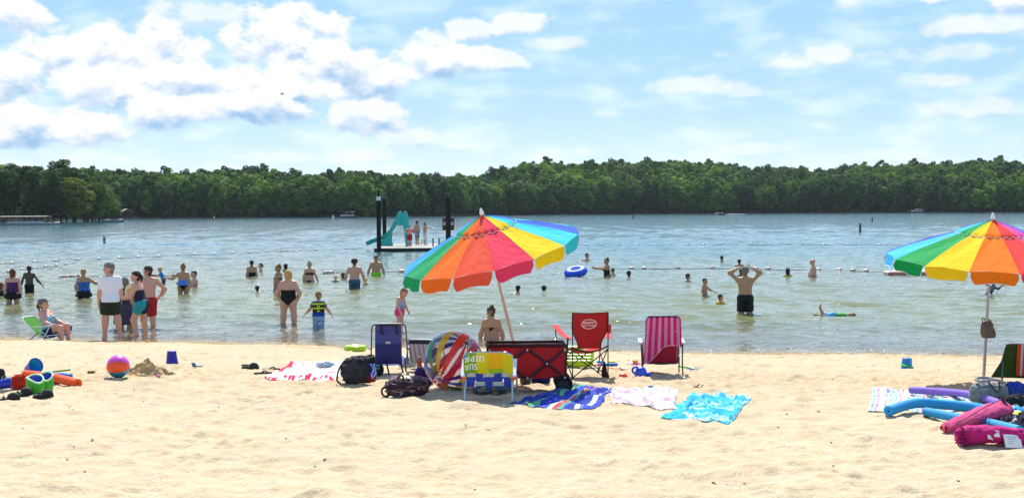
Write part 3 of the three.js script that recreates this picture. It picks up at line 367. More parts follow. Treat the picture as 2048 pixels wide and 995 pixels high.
const ruffle = (amp, fx, fy) => (g) => { const p = g.attributes.position, n = g.attributes.normal; for (let i = 0; i < p.count; i++) { const x = p.getX(i), y = p.getY(i), z = p.getZ(i), d = amp * (0.6 * n3(x * fx, y * fy, z * fx) + 0.4 * n3(x * fx * 2.2 + 5, y * fy * 2.6, z * fx * 2.2)); p.setXYZ(i, x + n.getX(i) * d, y + n.getY(i) * d, z + n.getZ(i) * d); } g.computeVertexNormals(); return g; };
function person(o) {
  const H = o.H ?? 1.7, sex = o.sex ?? 'm', g = o.g ?? 1, kid = sex === 'c', hh = o.hh ?? (kid ? 0.174 : 0.15), hy = kid ? 0.485 : 0.525, sy = 1 - hh - 0.052, lf = hy / 0.525;
  const d = o.d ?? 40, cell = d < 30 ? 0.013 : d < 46 ? 0.016 : d < 75 ? 0.024 : 0.03, k = 0.011 * H;
  const lean = o.lean ?? [0, 0], A = V(lean[0], 1, lean[1]).normalize(), S = V(1, -lean[0], 0).normalize(), Fw = cross(S, A), hip = V(0, hy * H, 0), TL = (sy - hy) * H;
  const P = (w, s = 0, f = 0) => hip.clone().addScaledVector(A, w * TL).addScaledVector(S, s * H).addScaledVector(Fw, f * H);
  const sw = (o.sw ?? (sex === 'm' ? 0.116 : sex === 'f' ? 0.098 : 0.1)), hw = sex === 'f' ? 0.058 : 0.049, B = (a, b, ra, rb, x) => bone(a, b, ra * H, (rb ?? ra) * H, x), gg = 1 + (g - 1) * 0.9;
  const torso = [];
  for (const s of [-1, 1]) torso.push(B(P(-0.04, s * hw * gg), P(0.36, s * 0.040 * gg), 0.066 * g, 0.054 * g), B(P(0.36, s * 0.040 * gg), P(0.74, s * 0.050 * gg), 0.054 * g, 0.060 * gg), B(P(0.74, s * 0.050 * gg), P(0.95, s * 0.066), 0.058, 0.040), B(P(1.03, s * 0.02, -0.012), P(0.965, s * (sw - 0.012), -0.004), 0.034, 0.038), B(P(-0.10, s * hw * 0.85 * gg, -0.030), P(-0.06, s * hw * 0.85 * gg, -0.034), 0.060 * g, 0.058 * g));
  torso.push(B(P(-0.06), P(0.8), 0.058 * g, 0.058));
  if (sex === 'f') for (const s of [-1, 1]) torso.push(B(P(0.70, s * 0.046, 0.048), P(0.64, s * 0.05, 0.056), 0.034 * gg, 0.042 * gg));
  if (g > 1.15) torso.push(B(P(0.12, 0, 0.045), P(0.4, 0, 0.04), 0.07 * g, 0.062 * g));
  const neck = [B(P(0.96, 0, -0.008), P(1.28, 0, 0.006), 0.036, 0.031)];
  const arms = o.arms ?? {}, legs = o.legs ?? {}, limb = (list) => V(...list).normalize();
  const limbs = {}, hands = [];
  for (const [n, s] of [['L', 1], ['R', -1]]) {
    const [u, f] = arms[n] ?? [[s * 0.2, -1, -0.04], [s * 0.06, -1, 0.16]], sh = P(0.955, s * sw, -0.004), el = sh.clone().addScaledVector(limb(u), 0.168 * H * (kid ? 0.93 : 1)), wr = el.clone().addScaledVector(limb(f), 0.138 * H * (kid ? 0.93 : 1));
    limbs['up' + n] = [B(sh, el, 0.034 * gg, 0.027 * gg)]; limbs['fo' + n] = [B(el, wr, 0.0275 * gg, 0.0185), B(el.clone().lerp(wr, 0.18), el.clone().lerp(wr, 0.4), 0.027 * gg, 0.024)];
    hands.push([n, wr, limb(f)]);
    const [t, c, ft] = legs[n] ?? [[s * 0.05, -1, 0.03], [s * 0.02, -1, -0.05]], h0 = P(-0.10, s * hw * 1.02 * gg), kn = h0.clone().addScaledVector(limb(t), 0.232 * H * lf), an = kn.clone().addScaledVector(limb(c), 0.225 * H * lf), toe = V(...(ft ?? [s * 0.3, -0.28, 1])).normalize();
    limbs['th' + n] = [B(h0, kn, 0.062 * g, 0.040 * gg)]; limbs['sh' + n] = [B(kn, an, 0.040 * gg, 0.024), B(kn.clone().lerp(an, 0.2).add(V(0, 0, -0.008 * H)), kn.clone().lerp(an, 0.45).add(V(0, 0, -0.010 * H)), 0.034 * gg, 0.030 * gg)];
    limbs['ft' + n] = [B(an, an.clone().addScaledVector(toe, 0.09 * H).add(V(0, -0.004 * H, 0)), 0.024, 0.016), B(an, an.clone().add(V(0, -0.018 * H, -0.016 * H)), 0.024, 0.02)];
  }
  const all = [...torso, ...neck, ...Object.values(limbs).flat()];
  const parts = [surface(all, { cell, k })];
  // head and hands have finer surfaces, set into the body's
  const hs = hh * H, hm = new THREE.Matrix4(), hq = new THREE.Quaternion().setFromUnitVectors(V(0, 1, 0), A.clone().lerp(V(0, 1, 0), 0.6).normalize()).multiply(new THREE.Quaternion().setFromEuler(new THREE.Euler((o.pitch ?? 0) * Math.PI / 180, (o.turn ?? 0) * Math.PI / 180, (o.roll ?? 0) * Math.PI / 180, 'YXZ')));
  const nk = P(1.12, 0, 0.0), chin = nk.clone().add(V(0, 0.012 * H, 0.004 * H));
  hm.compose(chin, hq, V(hs, hs, hs)).multiply(new THREE.Matrix4().makeTranslation(0, 0, 0.06));
  const head = headLods[d < 46 ? 0 : 1].clone().applyMatrix4(hm); parts.push(head);
  const hsz = H / 1.75 * (kid ? 0.95 : 1);
  for (const [n, wr, f] of hands) { const y = f.clone().negate(); let z = V(0, 0, 1).addScaledVector(y, -y.z); if (z.length() < 0.4) z = V(0, 1, 0).addScaledVector(y, -y.y); z.normalize(); const x = cross(y, z); parts.push((n === 'L' ? handL : handR).clone().applyMatrix4(new THREE.Matrix4().makeBasis(x, y, z).scale(V(hsz, hsz, hsz)).setPosition(wr))); }
  for (const p of parts) if (!p.attributes.color) p.setAttribute('color', new THREE.Float32BufferAttribute(new Float32Array(p.attributes.position.count * 3).fill(1), 3));
  for (const p of parts) { p.deleteAttribute('uv'); const a = p.attributes.position, c = p.attributes.color; for (let i = 0; i < a.count; i++) { const t = n3(a.getX(i) * 5 + H, a.getY(i) * 5, a.getZ(i) * 5), u = n3(a.getX(i) * 19, a.getY(i) * 19 + H, a.getZ(i) * 19); c.setXYZ(i, c.getX(i) * (1 + 0.06 * t + 0.03 * u), c.getY(i) * (1 - 0.02 * t + 0.04 * u), c.getZ(i) * (1 - 0.05 * t + 0.04 * u)); } }
  const sk = SKIN[o.skin ?? 'fair'], skin = new THREE.MeshStandardMaterial({ roughness: 0.55, vertexColors: true }); skin.color.setRGB(...sk);
  const body = shade(new THREE.Mesh(mergeGeometries(parts), skin)); body.name = numbered('person'); tag(body, o.label, 'person', o.group); scene.add(body);
  // hair
  const hb = (list) => list.map(([a, b, ra, rb]) => { const p = V(...a).applyMatrix4(hm), q = V(...b).applyMatrix4(hm); return bone(p, q, ra * hs, (rb ?? ra) * hs); });
  const style = o.hair ?? 'short', cap0 = [[[0, 0.70, -0.13], [0, 0.735, 0.05], 0.385, 0.325], [[0, 0.52, -0.22], [0, 0.26, -0.22], 0.27, 0.19], [[0.2, 0.66, -0.02], [0.27, 0.52, -0.03], 0.16, 0.12], [[-0.2, 0.66, -0.02], [-0.27, 0.52, -0.03], 0.16, 0.12]];
  const more = { short: [], bald: null, bob: [[[0.25, 0.55, -0.05], [0.27, 0.22, -0.03], 0.16, 0.13], [[-0.25, 0.55, -0.05], [-0.27, 0.22, -0.03], 0.16, 0.13], [[0, 0.45, -0.26], [0, 0.15, -0.26], 0.25, 0.2]], long: [[[0.24, 0.55, -0.1], [0.24, -0.25, -0.12], 0.16, 0.11], [[-0.24, 0.55, -0.1], [-0.24, -0.25, -0.12], 0.16, 0.11], [[0, 0.45, -0.27], [0, -0.5, -0.3], 0.24, 0.13]], bun: [[[0.02, 1.06, -0.2], [0, 1.1, -0.26], 0.17, 0.15]], pony: [[[0, 0.72, -0.45], [0, 0.45, -0.62], 0.11, 0.12], [[0, 0.45, -0.62], [0, -0.1, -0.52], 0.12, 0.05]], curly: [[[0.2, 0.85, -0.15], [-0.2, 0.85, -0.1], 0.25, 0.25], [[0.28, 0.6, -0.15], [-0.28, 0.6, -0.15], 0.2, 0.2]] }[style];
  if (more) { const hair = mesh('hair', ruffle(0.05 * hs, 7 / hs, 3 / hs)(surface(hb([...cap0, ...more]), { cell: hs * (d < 46 ? 0.045 : 0.075), k: hs * 0.03 })), mat(HAIR[o.hairColor ?? 'brown'] ?? o.hairColor, { roughness: 0.7 }), body); }
  else if (style === 'bald') mesh('hair', surface(hb([[[0, 0.5, -0.24], [0, 0.42, -0.26], 0.25, 0.18], [[0.24, 0.56, -0.08], [0.26, 0.46, -0.06], 0.15, 0.1], [[-0.24, 0.56, -0.08], [-0.26, 0.46, -0.06], 0.15, 0.1]]), { cell: hs * 0.06, k: hs * 0.03 }), mat(HAIR.white, { roughness: 0.8 }), body);
  if (o.cap) { mesh('cap', surface(hb([[[0, 0.74, -0.11], [0, 0.76, 0.06], 0.44, 0.38]]), { cell: hs * 0.045, k: hs * 0.03, clip: (x, y, z) => V(0, 0.66, 0).applyMatrix4(hm).sub(V(x, y, z)).dot(V(0, 1, 0).applyQuaternion(hq)) }), mat(o.cap), body); const br = surface(hb([[[-0.14, 0.70, 0.34], [-0.1, 0.68, 0.58], 0.05, 0.035], [[0.14, 0.70, 0.34], [0.1, 0.68, 0.58], 0.05, 0.035], [[0, 0.71, 0.34], [0, 0.69, 0.62], 0.05, 0.035]]), { cell: hs * 0.04, k: hs * 0.03 }); mesh('cap_brim', br, mat(o.cap), body); }
  if (o.shades) mesh('sunglasses', surface(hb([[[-0.22, 0.485, 0.35], [-0.07, 0.47, 0.41], 0.06], [[0.22, 0.485, 0.35], [0.07, 0.47, 0.41], 0.06], [[-0.3, 0.5, 0.3], [-0.36, 0.52, 0], 0.025], [[0.3, 0.5, 0.3], [0.36, 0.52, 0], 0.025]]), { cell: hs * 0.035, k: hs * 0.02 }), mat('#101014', { roughness: 0.2 }), body);
  // clothes: the same bones, a little thicker, cut at the hems
  const W = (x, y, z) => ((x - hip.x) * A.x + (y - hip.y) * A.y + (z - hip.z) * A.z) / TL, inf = (list, r) => list.map((q) => ({ ...q, ra: q.ra + r, rb: q.rb + r }));
  const cut = (q, t, r, r2 = r) => ({ a: q.a, b: q.a.clone().lerp(q.b, t), ra: q.ra + r, rb: lerp(q.ra, q.rb, t) + r2, fb: 1 });
  const slabClip = (lo, hi) => (x, y, z) => { const w = W(x, y, z); return Math.max(w - hi, lo - w) * TL; };
  for (const w of o.wear ?? []) {
    let bones, clip;
    const thin = 0.007;
    if (w.t === 'onepiece') { bones = inf(torso, thin); const lo = w.low ?? -0.36, hi = w.top ?? 0.72; clip = slabClip(lo, hi); if (w.leg !== 0) { const base = clip; clip = (x, y, z) => { const q = W(x, y, z); return Math.max(base(x, y, z), (-(q + 0.32) * TL + Math.abs(x - hip.x) * 0.9) * 0.7); }; } }
    else if (w.t === 'band') { bones = inf(torso, thin); const c0 = slabClip(w.lo ?? 0.58, w.hi ?? 0.70); clip = w.thinBack ? (x, y, z) => { const back = (z - hip.z) < 0; return back ? Math.max(W(x, y, z) - 0.645, 0.605 - W(x, y, z)) * TL : c0(x, y, z); } : c0; }
    else if (w.t === 'brief') { bones = inf(torso, thin); clip = (x, y, z) => Math.max((W(x, y, z) - (w.top ?? 0.06)) * TL, (-(W(x, y, z) + 0.32) * TL + Math.abs(x - hip.x) * 0.9) * 0.7); }
    else if (w.t === 'shorts') { const r = w.loose ?? 0.02, t = w.len ?? 0.75; bones = [...inf(torso, 0.011), cut(limbs.thL[0], t, r * 0.7, r * 1.4), cut(limbs.thR[0], t, r * 0.7, r * 1.4)]; clip = (x, y, z) => (W(x, y, z) - (w.top ?? 0.12)) * TL; }
    else if (w.t === 'tee') { const r = w.loose ?? 0.018; bones = [...inf(torso, r), cut(limbs.upL[0], w.sleeve ?? 0.62, r, r * 1.5), cut(limbs.upR[0], w.sleeve ?? 0.62, r, r * 1.5)]; clip = (x, y, z) => Math.max((w.low ?? -0.12) - W(x, y, z), W(x, y, z) - 1.12) * TL; }
    else if (w.t === 'long') { bones = [...inf(torso, 0.009), ...inf([...limbs.upL, ...limbs.upR], 0.008), cut(limbs.foL[0], 0.85, 0.008), cut(limbs.foR[0], 0.85, 0.008)]; clip = (x, y, z) => Math.max((w.low ?? -0.05) - W(x, y, z), W(x, y, z) - 1.12) * TL; }
    else if (w.t === 'vest') { bones = inf(torso, w.r ?? 0.035); clip = slabClip(w.lo ?? 0.08, w.hi ?? 0.98); }
    else if (w.t === 'skirt') { bones = [B(P(w.top ?? 0.15), P(w.low ?? -0.55), 0.105 * g, (w.flare ?? 0.125) * g, { fa: 1, fb: 1 }), ...[-1, 1].map((s) => B(P(w.top ?? 0.15, s * 0.035 * g), P(w.low ?? -0.55, s * 0.05 * g), 0.08 * g, (w.flare ?? 0.125) * 0.85 * g, { fa: 1, fb: 1 }))]; }
    else if (w.t === 'straps') { bones = []; for (const s of [-1, 1]) bones.push(B(P(0.72, s * 0.055, 0.085), P(1.0, s * 0.06, 0.03), 0.008), B(P(1.0, s * 0.06, 0.03), P(1.0, s * 0.055, -0.035), 0.008), B(P(1.0, s * 0.055, -0.035), P(0.66, s * 0.035, -0.072), 0.008)); }
    else if (w.t === 'halter') { bones = []; for (const s of [-1, 1]) bones.push(B(P(0.7, s * 0.05, 0.09), P(1.06, s * 0.03, 0.02), 0.008), B(P(1.06, s * 0.03, 0.02), P(1.08, 0, -0.036), 0.009)); bones.push(B(P(0.62, 0.012, -0.07), P(0.56, 0.03, -0.078), 0.011), B(P(0.62, 0, -0.07), P(0.5, 0.016, -0.08), 0.010), B(P(0.62, -0.018, -0.072), P(0.63, 0.018, -0.072), 0.013)); }
    else if (w.t === 'floaties') { bones = [B(limbs.upL[0].a.clone().lerp(limbs.upL[0].b, 0.3), limbs.upL[0].a.clone().lerp(limbs.upL[0].b, 0.9), 0.06, 0.06), B(limbs.upR[0].a.clone().lerp(limbs.upR[0].b, 0.3), limbs.upR[0].a.clone().lerp(limbs.upR[0].b, 0.9), 0.06, 0.06)]; }
    const paint = w.paint && ((x, y, z) => w.paint(x / H, W(x, y, z), z / H));
    const part = mesh(w.name ?? w.t, ruffle(['shorts', 'tee', 'skirt', 'vest'].includes(w.t) ? 0.011 : 0.002, 16, 5)(surface(bones, { cell: w.cell ?? Math.min(cell, 0.016), k: w.t === 'straps' || w.t === 'halter' ? 0.006 : k, clip, paint })), swimMat(paint ? '#ffffff' : w.c, paint), body);
    if (w.label) part.userData.label = w.label;
  }
  body.rotation.order = 'YXZ'; body.rotation.y = (o.yaw ?? 0) * Math.PI / 180;
  body.userData.P = P; body.userData.limbs = limbs;
  return body;
}
// colours for painted cloth (linear)
const lin = (h) => { const c = new THREE.Color(h); return [c.r, c.g, c.b]; };
const blotch = (a, b, f, t = 0.1) => { const A = lin(a), B = lin(b); return (x, w, z) => (n3(x * f, w * f * 0.3, z * f) > t ? B : A); };
// in the lake: px across, top of the head and water line in the photograph
function wader(o) { const p = onWater(o.px, o.wl), d = -p.z, above = (o.wl - o.top) * d / FOCAL; const b = person({ ...o, d }); const top = o.topAt ?? o.H; b.position.set(p.x, above - top, p.z); return b; }
// ---------- the people ----------

wader({ px: 1, top: 564, wl: 592, H: 1.6, sex: 'f', yaw: 200, hair: 'bob', hairColor: 'red', skin: 'pink', wear: [{ t: 'tee', c: '#16181f', loose: 0.012 }], label: 'person at the very left edge crouching in the lake in a dark top' });
wader({ px: 25, top: 537, wl: 606, H: 1.64, sex: 'f', g: 1.18, yaw: 188, hair: 'long', hairColor: 'red', skin: 'pink', arms: { L: [[0.32, -1, 0], [0.1, -1, 0.3]], R: [[-0.3, -1, 0.05], [0.05, -1, 0.3]] }, wear: [{ t: 'onepiece', name: 'swimsuit', top: 0.78, paint: blotch('#0c0a0e', '#7d2a8c', 26, 0.18) }, { t: 'straps', name: 'swimsuit_strap', c: '#b0306c' }, { t: 'skirt', name: 'swim_skirt', c: '#0b0a0d', top: 0.05, low: -0.42, flare: 0.12 }], label: 'woman standing with her back turned in a black swimsuit with purple flowers' });
wader({ px: 58, top: 531, wl: 584, H: 1.52, sex: 'm', sw: 0.108, g: 0.88, yaw: 182, hair: 'short', hairColor: 'black', skin: 'dark', arms: { L: [[0.4, -1, 0.0], [0.2, -1, 0.1]], R: [[-0.55, -0.85, 0], [-0.62, -0.72, 0.1]] }, wear: [{ t: 'shorts', c: '#08090c' }], label: 'slim dark-skinned boy seen from behind with arms spread, black swim shorts' });
wader({ px: 167, top: 537, wl: 596, H: 1.64, sex: 'f', g: 1.15, yaw: 5, pitch: 14, hair: 'short', hairColor: 'light', skin: 'tan', arms: { L: [[0.85, -0.5, 0.1], [0.95, -0.28, 0.1]], R: [[-0.4, -1, 0.1], [0.2, -0.9, 0.4]] }, wear: [{ t: 'onepiece', name: 'tankini', top: 0.74, leg: 0, low: -0.1, paint: blotch('#16358c', '#4f86d8', 24, 0.12) }, { t: 'straps', name: 'swimsuit_strap', c: '#0e1540' }, { t: 'skirt', name: 'swim_skirt', c: '#0a0a10', top: 0.0, low: -0.42, flare: 0.13 }], label: 'woman facing the beach in a blue patterned swimsuit with one arm stretched out' });
{ const o = wader({ px: 221, top: 524, wl: 677, H: 1.83, sex: 'm', g: 1.0, sw: 0.097, hh: 0.158, yaw: 198, turn: 52, pitch: 6, hair: 'short', hairColor: 'grey', skin: 'pink', shades: 1, arms: { L: [[0.2, -1, 0.0], [0.08, -1, 0.18]], R: [[-0.18, -1, 0.06], [0.02, -1, 0.22]] }, legs: { L: [[0.07, -1, 0.02], [0.04, -1, -0.05]], R: [[-0.16, -1, 0.05], [-0.12, -1, -0.03]] }, wear: [{ t: 'tee', name: 'shirt', c: '#e4e4ec', loose: 0.02, low: -0.12, sleeve: 0.72 }, { t: 'shorts', c: '#1c2718', len: 0.72, loose: 0.034 }], label: 'grey-haired man in white shirt and dark green shorts standing at the edge of the water' }); }
wader({ px: 250, top: 554, wl: 657, H: 1.6, sex: 'f', g: 1.15, yaw: 170, turn: 20, hair: 'bob', hairColor: 'grey', skin: 'tan', wear: [{ t: 'tee', name: 'top', c: '#2b2748', loose: 0.014, low: 0.0 }, { t: 'skirt', name: 'wrap_skirt', c: '#3a3548', top: 0.2, low: -0.95, flare: 0.14 }], label: 'grey-haired woman in a dark wrap skirt half hidden behind the man in white' });
const hatWoman = wader({ px: 282, top: 543, wl: 668, H: 1.66, sex: 'f', g: 1.06, yaw: 262, lean: [0, 0.22], turn: 6, pitch: -4, hair: 'pony', hairColor: 'dark', skin: 'pink', topAt: 1.63, arms: { L: [[0.18, -0.95, 0.35], [0.0, -0.25, 1]], R: [[-0.15, -0.95, 0.4], [0.05, -0.2, 1]] }, legs: { L: [[0.06, -1, 0.42], [0.03, -1, -0.2]], R: [[-0.05, -1, 0.0], [-0.03, -1, -0.16]] }, wear: [{ t: 'onepiece', name: 'swimsuit', c: '#15173a', top: 0.7, leg: 0 }, { t: 'halter', name: 'halter_strap', c: '#101020' }, { t: 'shorts', len: 0.55, loose: 0.016, paint: (x, w, z) => (x > 0.055 ? lin('#1f8f98') : lin('#14163a')) }], label: 'dark-haired woman in a navy swimsuit with teal side panels bending slightly forward' });
wader({ px: 297, top: 531, wl: 656, H: 1.8, sex: 'm', g: 0.96, yaw: 212, turn: 30, hair: 'short', hairColor: 'dark', skin: 'pink', arms: { L: [[0.15, -1, 0.3], [-0.1, -0.4, 0.9]], R: [[-0.72, -0.75, -0.1], [0.35, -0.75, 0.5]] }, wear: [{ t: 'shorts', c: '#a51519', len: 0.9, loose: 0.024 }], label: 'shirtless man in long red swim shorts standing behind the woman in navy' });
wader({ px: 326, top: 536, wl: 572, H: 0.98, sex: 'c', hh: 0.19, yaw: 285, lean: [0, 0.35], topAt: 0.92, hair: 'short', hairColor: 'blonde', skin: 'fair', arms: { L: [[0.3, -0.6, 0.7], [0.1, -0.3, 1]], R: [[-0.3, -0.6, 0.7], [-0.1, -0.3, 1]] }, wear: [{ t: 'tee', name: 'rash_shirt', c: '#1581c4', loose: 0.01 }, { t: 'shorts', c: '#4a565c', len: 0.9 }], label: 'blond toddler in a bright blue shirt leaning forward in the water' });
wader({ px: 366, top: 528, wl: 586, H: 1.66, sex: 'f', yaw: 192, turn: 20, hair: 'bun', hairColor: 'light', skin: 'tan', arms: { L: [[0.75, -0.6, 0.25], [0.9, 0.1, 0.3]], R: [[-0.22, -1, 0], [0.0, -1, 0.1]] }, wear: [{ t: 'onepiece', name: 'swim_top', c: '#4a80d8', top: 0.5, low: 0.05, leg: 0 }, { t: 'brief', name: 'swim_bottom', c: '#101018', top: 0.1 }], label: 'woman seen from behind in a strapless light blue swim top reaching to the toddler' });
wader({ px: 388, top: 541, wl: 572, H: 1.8, sex: 'm', yaw: 300, hair: 'short', hairColor: 'dark', skin: 'pink', arms: { L: [[0.2, -0.7, 0.6], [0.1, -0.1, 1]], R: [[-0.2, -0.5, 0.8], [-0.1, 0.1, 1]] }, label: 'shirtless man sunk to his chest right behind the woman in the light blue top' });
wader({ px: 503, top: 520, wl: 553, H: 1.66, sex: 'f', g: 1.1, yaw: 205, hair: 'pony', hairColor: 'dark', skin: 'tan', wear: [{ t: 'onepiece', name: 'swimsuit', c: '#0b0b10', top: 0.55 }, { t: 'straps', name: 'swimsuit_strap', c: '#0b0b10' }], label: 'dark-haired woman in a black strappy swimsuit standing waist deep far out' });
wader({ px: 521, top: 526, wl: 544, H: 1.25, sex: 'c', yaw: 290, hair: 'pony', hairColor: 'dark', skin: 'fair', label: 'child up to the shoulders in the water beside the woman in strappy black' });
wader({ px: 514, top: 571, wl: 583, H: 1.25, sex: 'c', yaw: 190, hair: 'short', hairColor: 'dark', skin: 'fair', label: 'child whose head pokes out of a white splash of water' });
wader({ px: 557, top: 529, wl: 584, H: 1.68, sex: 'f', g: 0.92, yaw: 255, hair: 'bun', hairColor: 'light', skin: 'olive', arms: { L: [[0.15, -1, 0.2], [0.02, -1, 0.1]], R: [[-0.15, -1, 0.2], [0, -1, 0.3]] }, wear: [{ t: 'band', name: 'bikini_top', c: '#111018' }, { t: 'halter', name: 'halter_strap', c: '#111018' }, { t: 'brief', name: 'bikini_bottom', c: '#111018' }], label: 'slim tanned woman in a dark bikini turned sideways behind the woman in black' });
wader({ px: 571, top: 527, wl: 542, H: 1.4, sex: 'c', yaw: 230, hair: 'long', hairColor: 'black', skin: 'tan', label: 'girl with long black hair only her head above the water past the bikini woman' });
wader({ px: 577, top: 539, wl: 647, H: 1.68, sex: 'f', g: 1.08, yaw: 182, turn: -14, hair: 'bob', hairColor: 'blonde', skin: 'pink', arms: { L: [[0.5, -0.9, -0.12], [-0.28, -0.85, 0.45]], R: [[-0.5, -0.9, -0.12], [0.28, -0.85, 0.45]] }, legs: { L: [[0.09, -1, 0.02], [0.02, -1, -0.05]], R: [[-0.09, -1, 0.02], [-0.02, -1, -0.05]] }, wear: [{ t: 'onepiece', name: 'swimsuit', c: '#09090b', top: 0.60 }], label: 'blonde woman seen from behind in a black strapless swimsuit, standing knee deep' });
wader({ px: 619, top: 523, wl: 564, H: 1.66, sex: 'f', g: 0.95, yaw: 4, pitch: 10, hair: 'bun', hairColor: 'light', skin: 'fair', shades: 1, arms: { L: [[0.42, -1, 0], [0.35, -1, 0.1]], R: [[-0.3, -1, 0], [-0.1, -1, 0.1]] }, wear: [{ t: 'band', name: 'bikini_top', c: '#131318', lo: 0.55, hi: 0.75 }, { t: 'straps', name: 'bikini_strap', c: '#131318' }, { t: 'brief', name: 'bikini_bottom', c: '#131318' }], label: 'woman in a black bikini facing the beach, standing alone waist deep' });
{ const vest = (x, w, z) => (z > -0.02 ? lin('#1b1f1c') : w > 0.86 ? lin('#c6d60d') : Math.abs(w - 0.60) < 0.05 ? lin('#c6d60d') : w < 0.28 ? lin('#17349c') : Math.abs(x) < 0.035 && Math.sin(w * 36) > 0 ? lin('#b7c91c') : lin('#141815'));
  wader({ px: 637, top: 583, wl: 653, H: 1.22, sex: 'c', yaw: 186, turn: -12, pitch: 8, hair: 'short', hairColor: 'light', skin: 'pink', arms: { L: [[0.55, -0.85, 0], [0.72, -0.7, 0.1]], R: [[-0.55, -0.85, 0], [-0.6, -0.8, 0.1]] }, wear: [{ t: 'tee', name: 'rash_shirt', c: '#46586e', loose: 0.008 }, { t: 'vest', name: 'life_vest', paint: vest, r: 0.026, lo: 0.02, cell: 0.012 }, { t: 'shorts', paint: blotch('#9fb4d2', '#5d7fb8', 30, 0.1), len: 0.95, loose: 0.018 }], label: 'small boy in a black and neon yellow life vest with arms held out' }); }
wader({ px: 671, top: 550, wl: 563, H: 1.2, sex: 'c', yaw: 190, hair: 'short', hairColor: 'pale', skin: 'fair', wear: [{ t: 'tee', name: 'rash_shirt', c: '#14161c', loose: 0.01 }], label: 'pale blond child in a black shirt up to the neck in the water' });
wader({ px: 686, top: 545, wl: 558, H: 1.5, sex: 'f', yaw: 250, hair: 'long', hairColor: 'dark', skin: 'fair', label: 'long-haired swimmer with head low beside the shirtless man in blue-grey shorts' });
wader({ px: 709, top: 517, wl: 575, H: 1.8, sex: 'm', yaw: 184, hair: 'curly', hairColor: 'dark', skin: 'pink', arms: { L: [[0.42, -0.9, 0], [0.0, -0.65, 0.7]], R: [[-0.42, -0.9, 0], [0.0, -0.65, 0.7]] }, wear: [{ t: 'shorts', c: '#3d5570', top: 0.14 }], label: 'shirtless man with thick dark hair seen from behind in blue-grey shorts' });
wader({ px: 731, top: 555, wl: 570, H: 1.1, sex: 'c', hh: 0.18, yaw: 200, hair: 'short', hairColor: 'pale', skin: 'fair', wear: [{ t: 'vest', name: 'swim_vest', c: '#3fae2e', r: 0.02 }], label: 'blond child in a bright green swim vest low in the water' });
wader({ px: 752, top: 510, wl: 552, H: 1.82, sex: 'm', yaw: 2, pitch: 14, hair: 'short', hairColor: 'dark', skin: 'tan', shades: 1, arms: { L: [[0.4, -1, 0.05], [0.15, -1, 0.2]], R: [[-0.4, -1, 0.05], [-0.2, -1, 0.2]] }, wear: [{ t: 'shorts', c: '#8fd01c', top: 0.2 }], label: 'shirtless man facing the beach with a neon green waistband' });
{ const p = onGround(800, 684); const b = person({ d: 31, H: 1.13, sex: 'c', hh: 0.185, yaw: 62, pitch: 32, turn: 4, lean: [0, 0.12], hair: 'bun', hairColor: 'light', skin: 'pink', arms: { L: [[0.12, -1, 0.25], [0, -0.85, 0.5]], R: [[-0.2, -1, 0.1], [0.0, -0.9, 0.4]] }, wear: [{ t: 'onepiece', name: 'swim_top', top: 0.78, low: 0.2, leg: 0, paint: (x, w, z) => (n3(x * 26, w * 5, z * 26) > 0.32 ? lin('#d8566a') : w > 0.45 ? lin('#4fb8d8') : lin('#6a7cae')) }, { t: 'shorts', name: 'swim_shorts', c: '#e03a78', len: 0.35, loose: 0.012, top: 0.22 }, { t: 'straps', name: 'swimsuit_strap', c: '#d8566a' }], label: 'little girl with a hair bun looking down in a pink and blue swimsuit' }); b.position.set(p.x, -0.03, p.z); }
wader({ px: 823, top: 530, wl: 546, H: 1.3, sex: 'c', yaw: 200, hair: 'short', hairColor: '#2a2870', skin: 'fair', label: 'swimmer with a dark blue cap just past the left rim of the tilted umbrella' });
wader({ px: 1036, top: 570, wl: 586, H: 1.6, sex: 'm', yaw: 190, hair: 'short', hairColor: 'black', skin: 'tan', label: 'dark-haired swimmer with bare shoulders, left one of two heads near the umbrella pole' });
wader({ px: 1088, top: 570, wl: 582, H: 1.6, sex: 'm', yaw: 170, hair: 'short', hairColor: 'black', skin: 'tan', label: 'dark-haired swimmer showing only the head, right one of two near the umbrella pole' });
wader({ px: 1174, top: 506, wl: 521, H: 1.75, sex: 'm', yaw: 60, hair: 'short', hairColor: 'dark', skin: 'pink', arms: { L: [[0.5, -0.3, 0.2], [0.6, 0, 0.6]], R: [[-0.9, -0.1, -0.3], [-0.9, -0.1, 0]] }, label: 'swimmer with dark hair farthest out beyond the blue float' });
wader({ px: 1214, top: 516, wl: 554, H: 1.66, sex: 'f', g: 1.05, yaw: 282, hair: 'bun', hairColor: 'brown', skin: 'tan', arms: { L: [[0.15, -0.35, 0.95], [0, 0.02, 1]], R: [[-0.15, -0.25, 0.95], [0, 0.05, 1]] }, wear: [{ t: 'onepiece', name: 'swimsuit', c: '#0c0c10', top: 0.62 }, { t: 'straps', name: 'swimsuit_strap', c: '#0c0c10' }], label: 'woman in a black swimsuit pointing with an outstretched arm beside the blue float' });
wader({ px: 1226, top: 536, wl: 551, H: 1.1, sex: 'c', yaw: 240, hair: 'short', hairColor: 'dark', skin: 'olive', wear: [{ t: 'floaties', name: 'arm_float', c: '#d8c81c' }], label: 'child with yellow arm floats right behind the pointing woman' });
wader({ px: 1258, top: 541, wl: 554, H: 1.5, sex: 'c', yaw: 160, hair: 'short', hairColor: 'black', skin: 'tan', label: 'black-haired swimmer between the pointing woman and the red floats' });
wader({ px: 1376, top: 547, wl: 562, H: 1.35, sex: 'c', yaw: 120, hair: 'short', hairColor: 'dark', skin: 'fair', label: 'boy up to his shoulders left of the standing bare-chested toddler' });
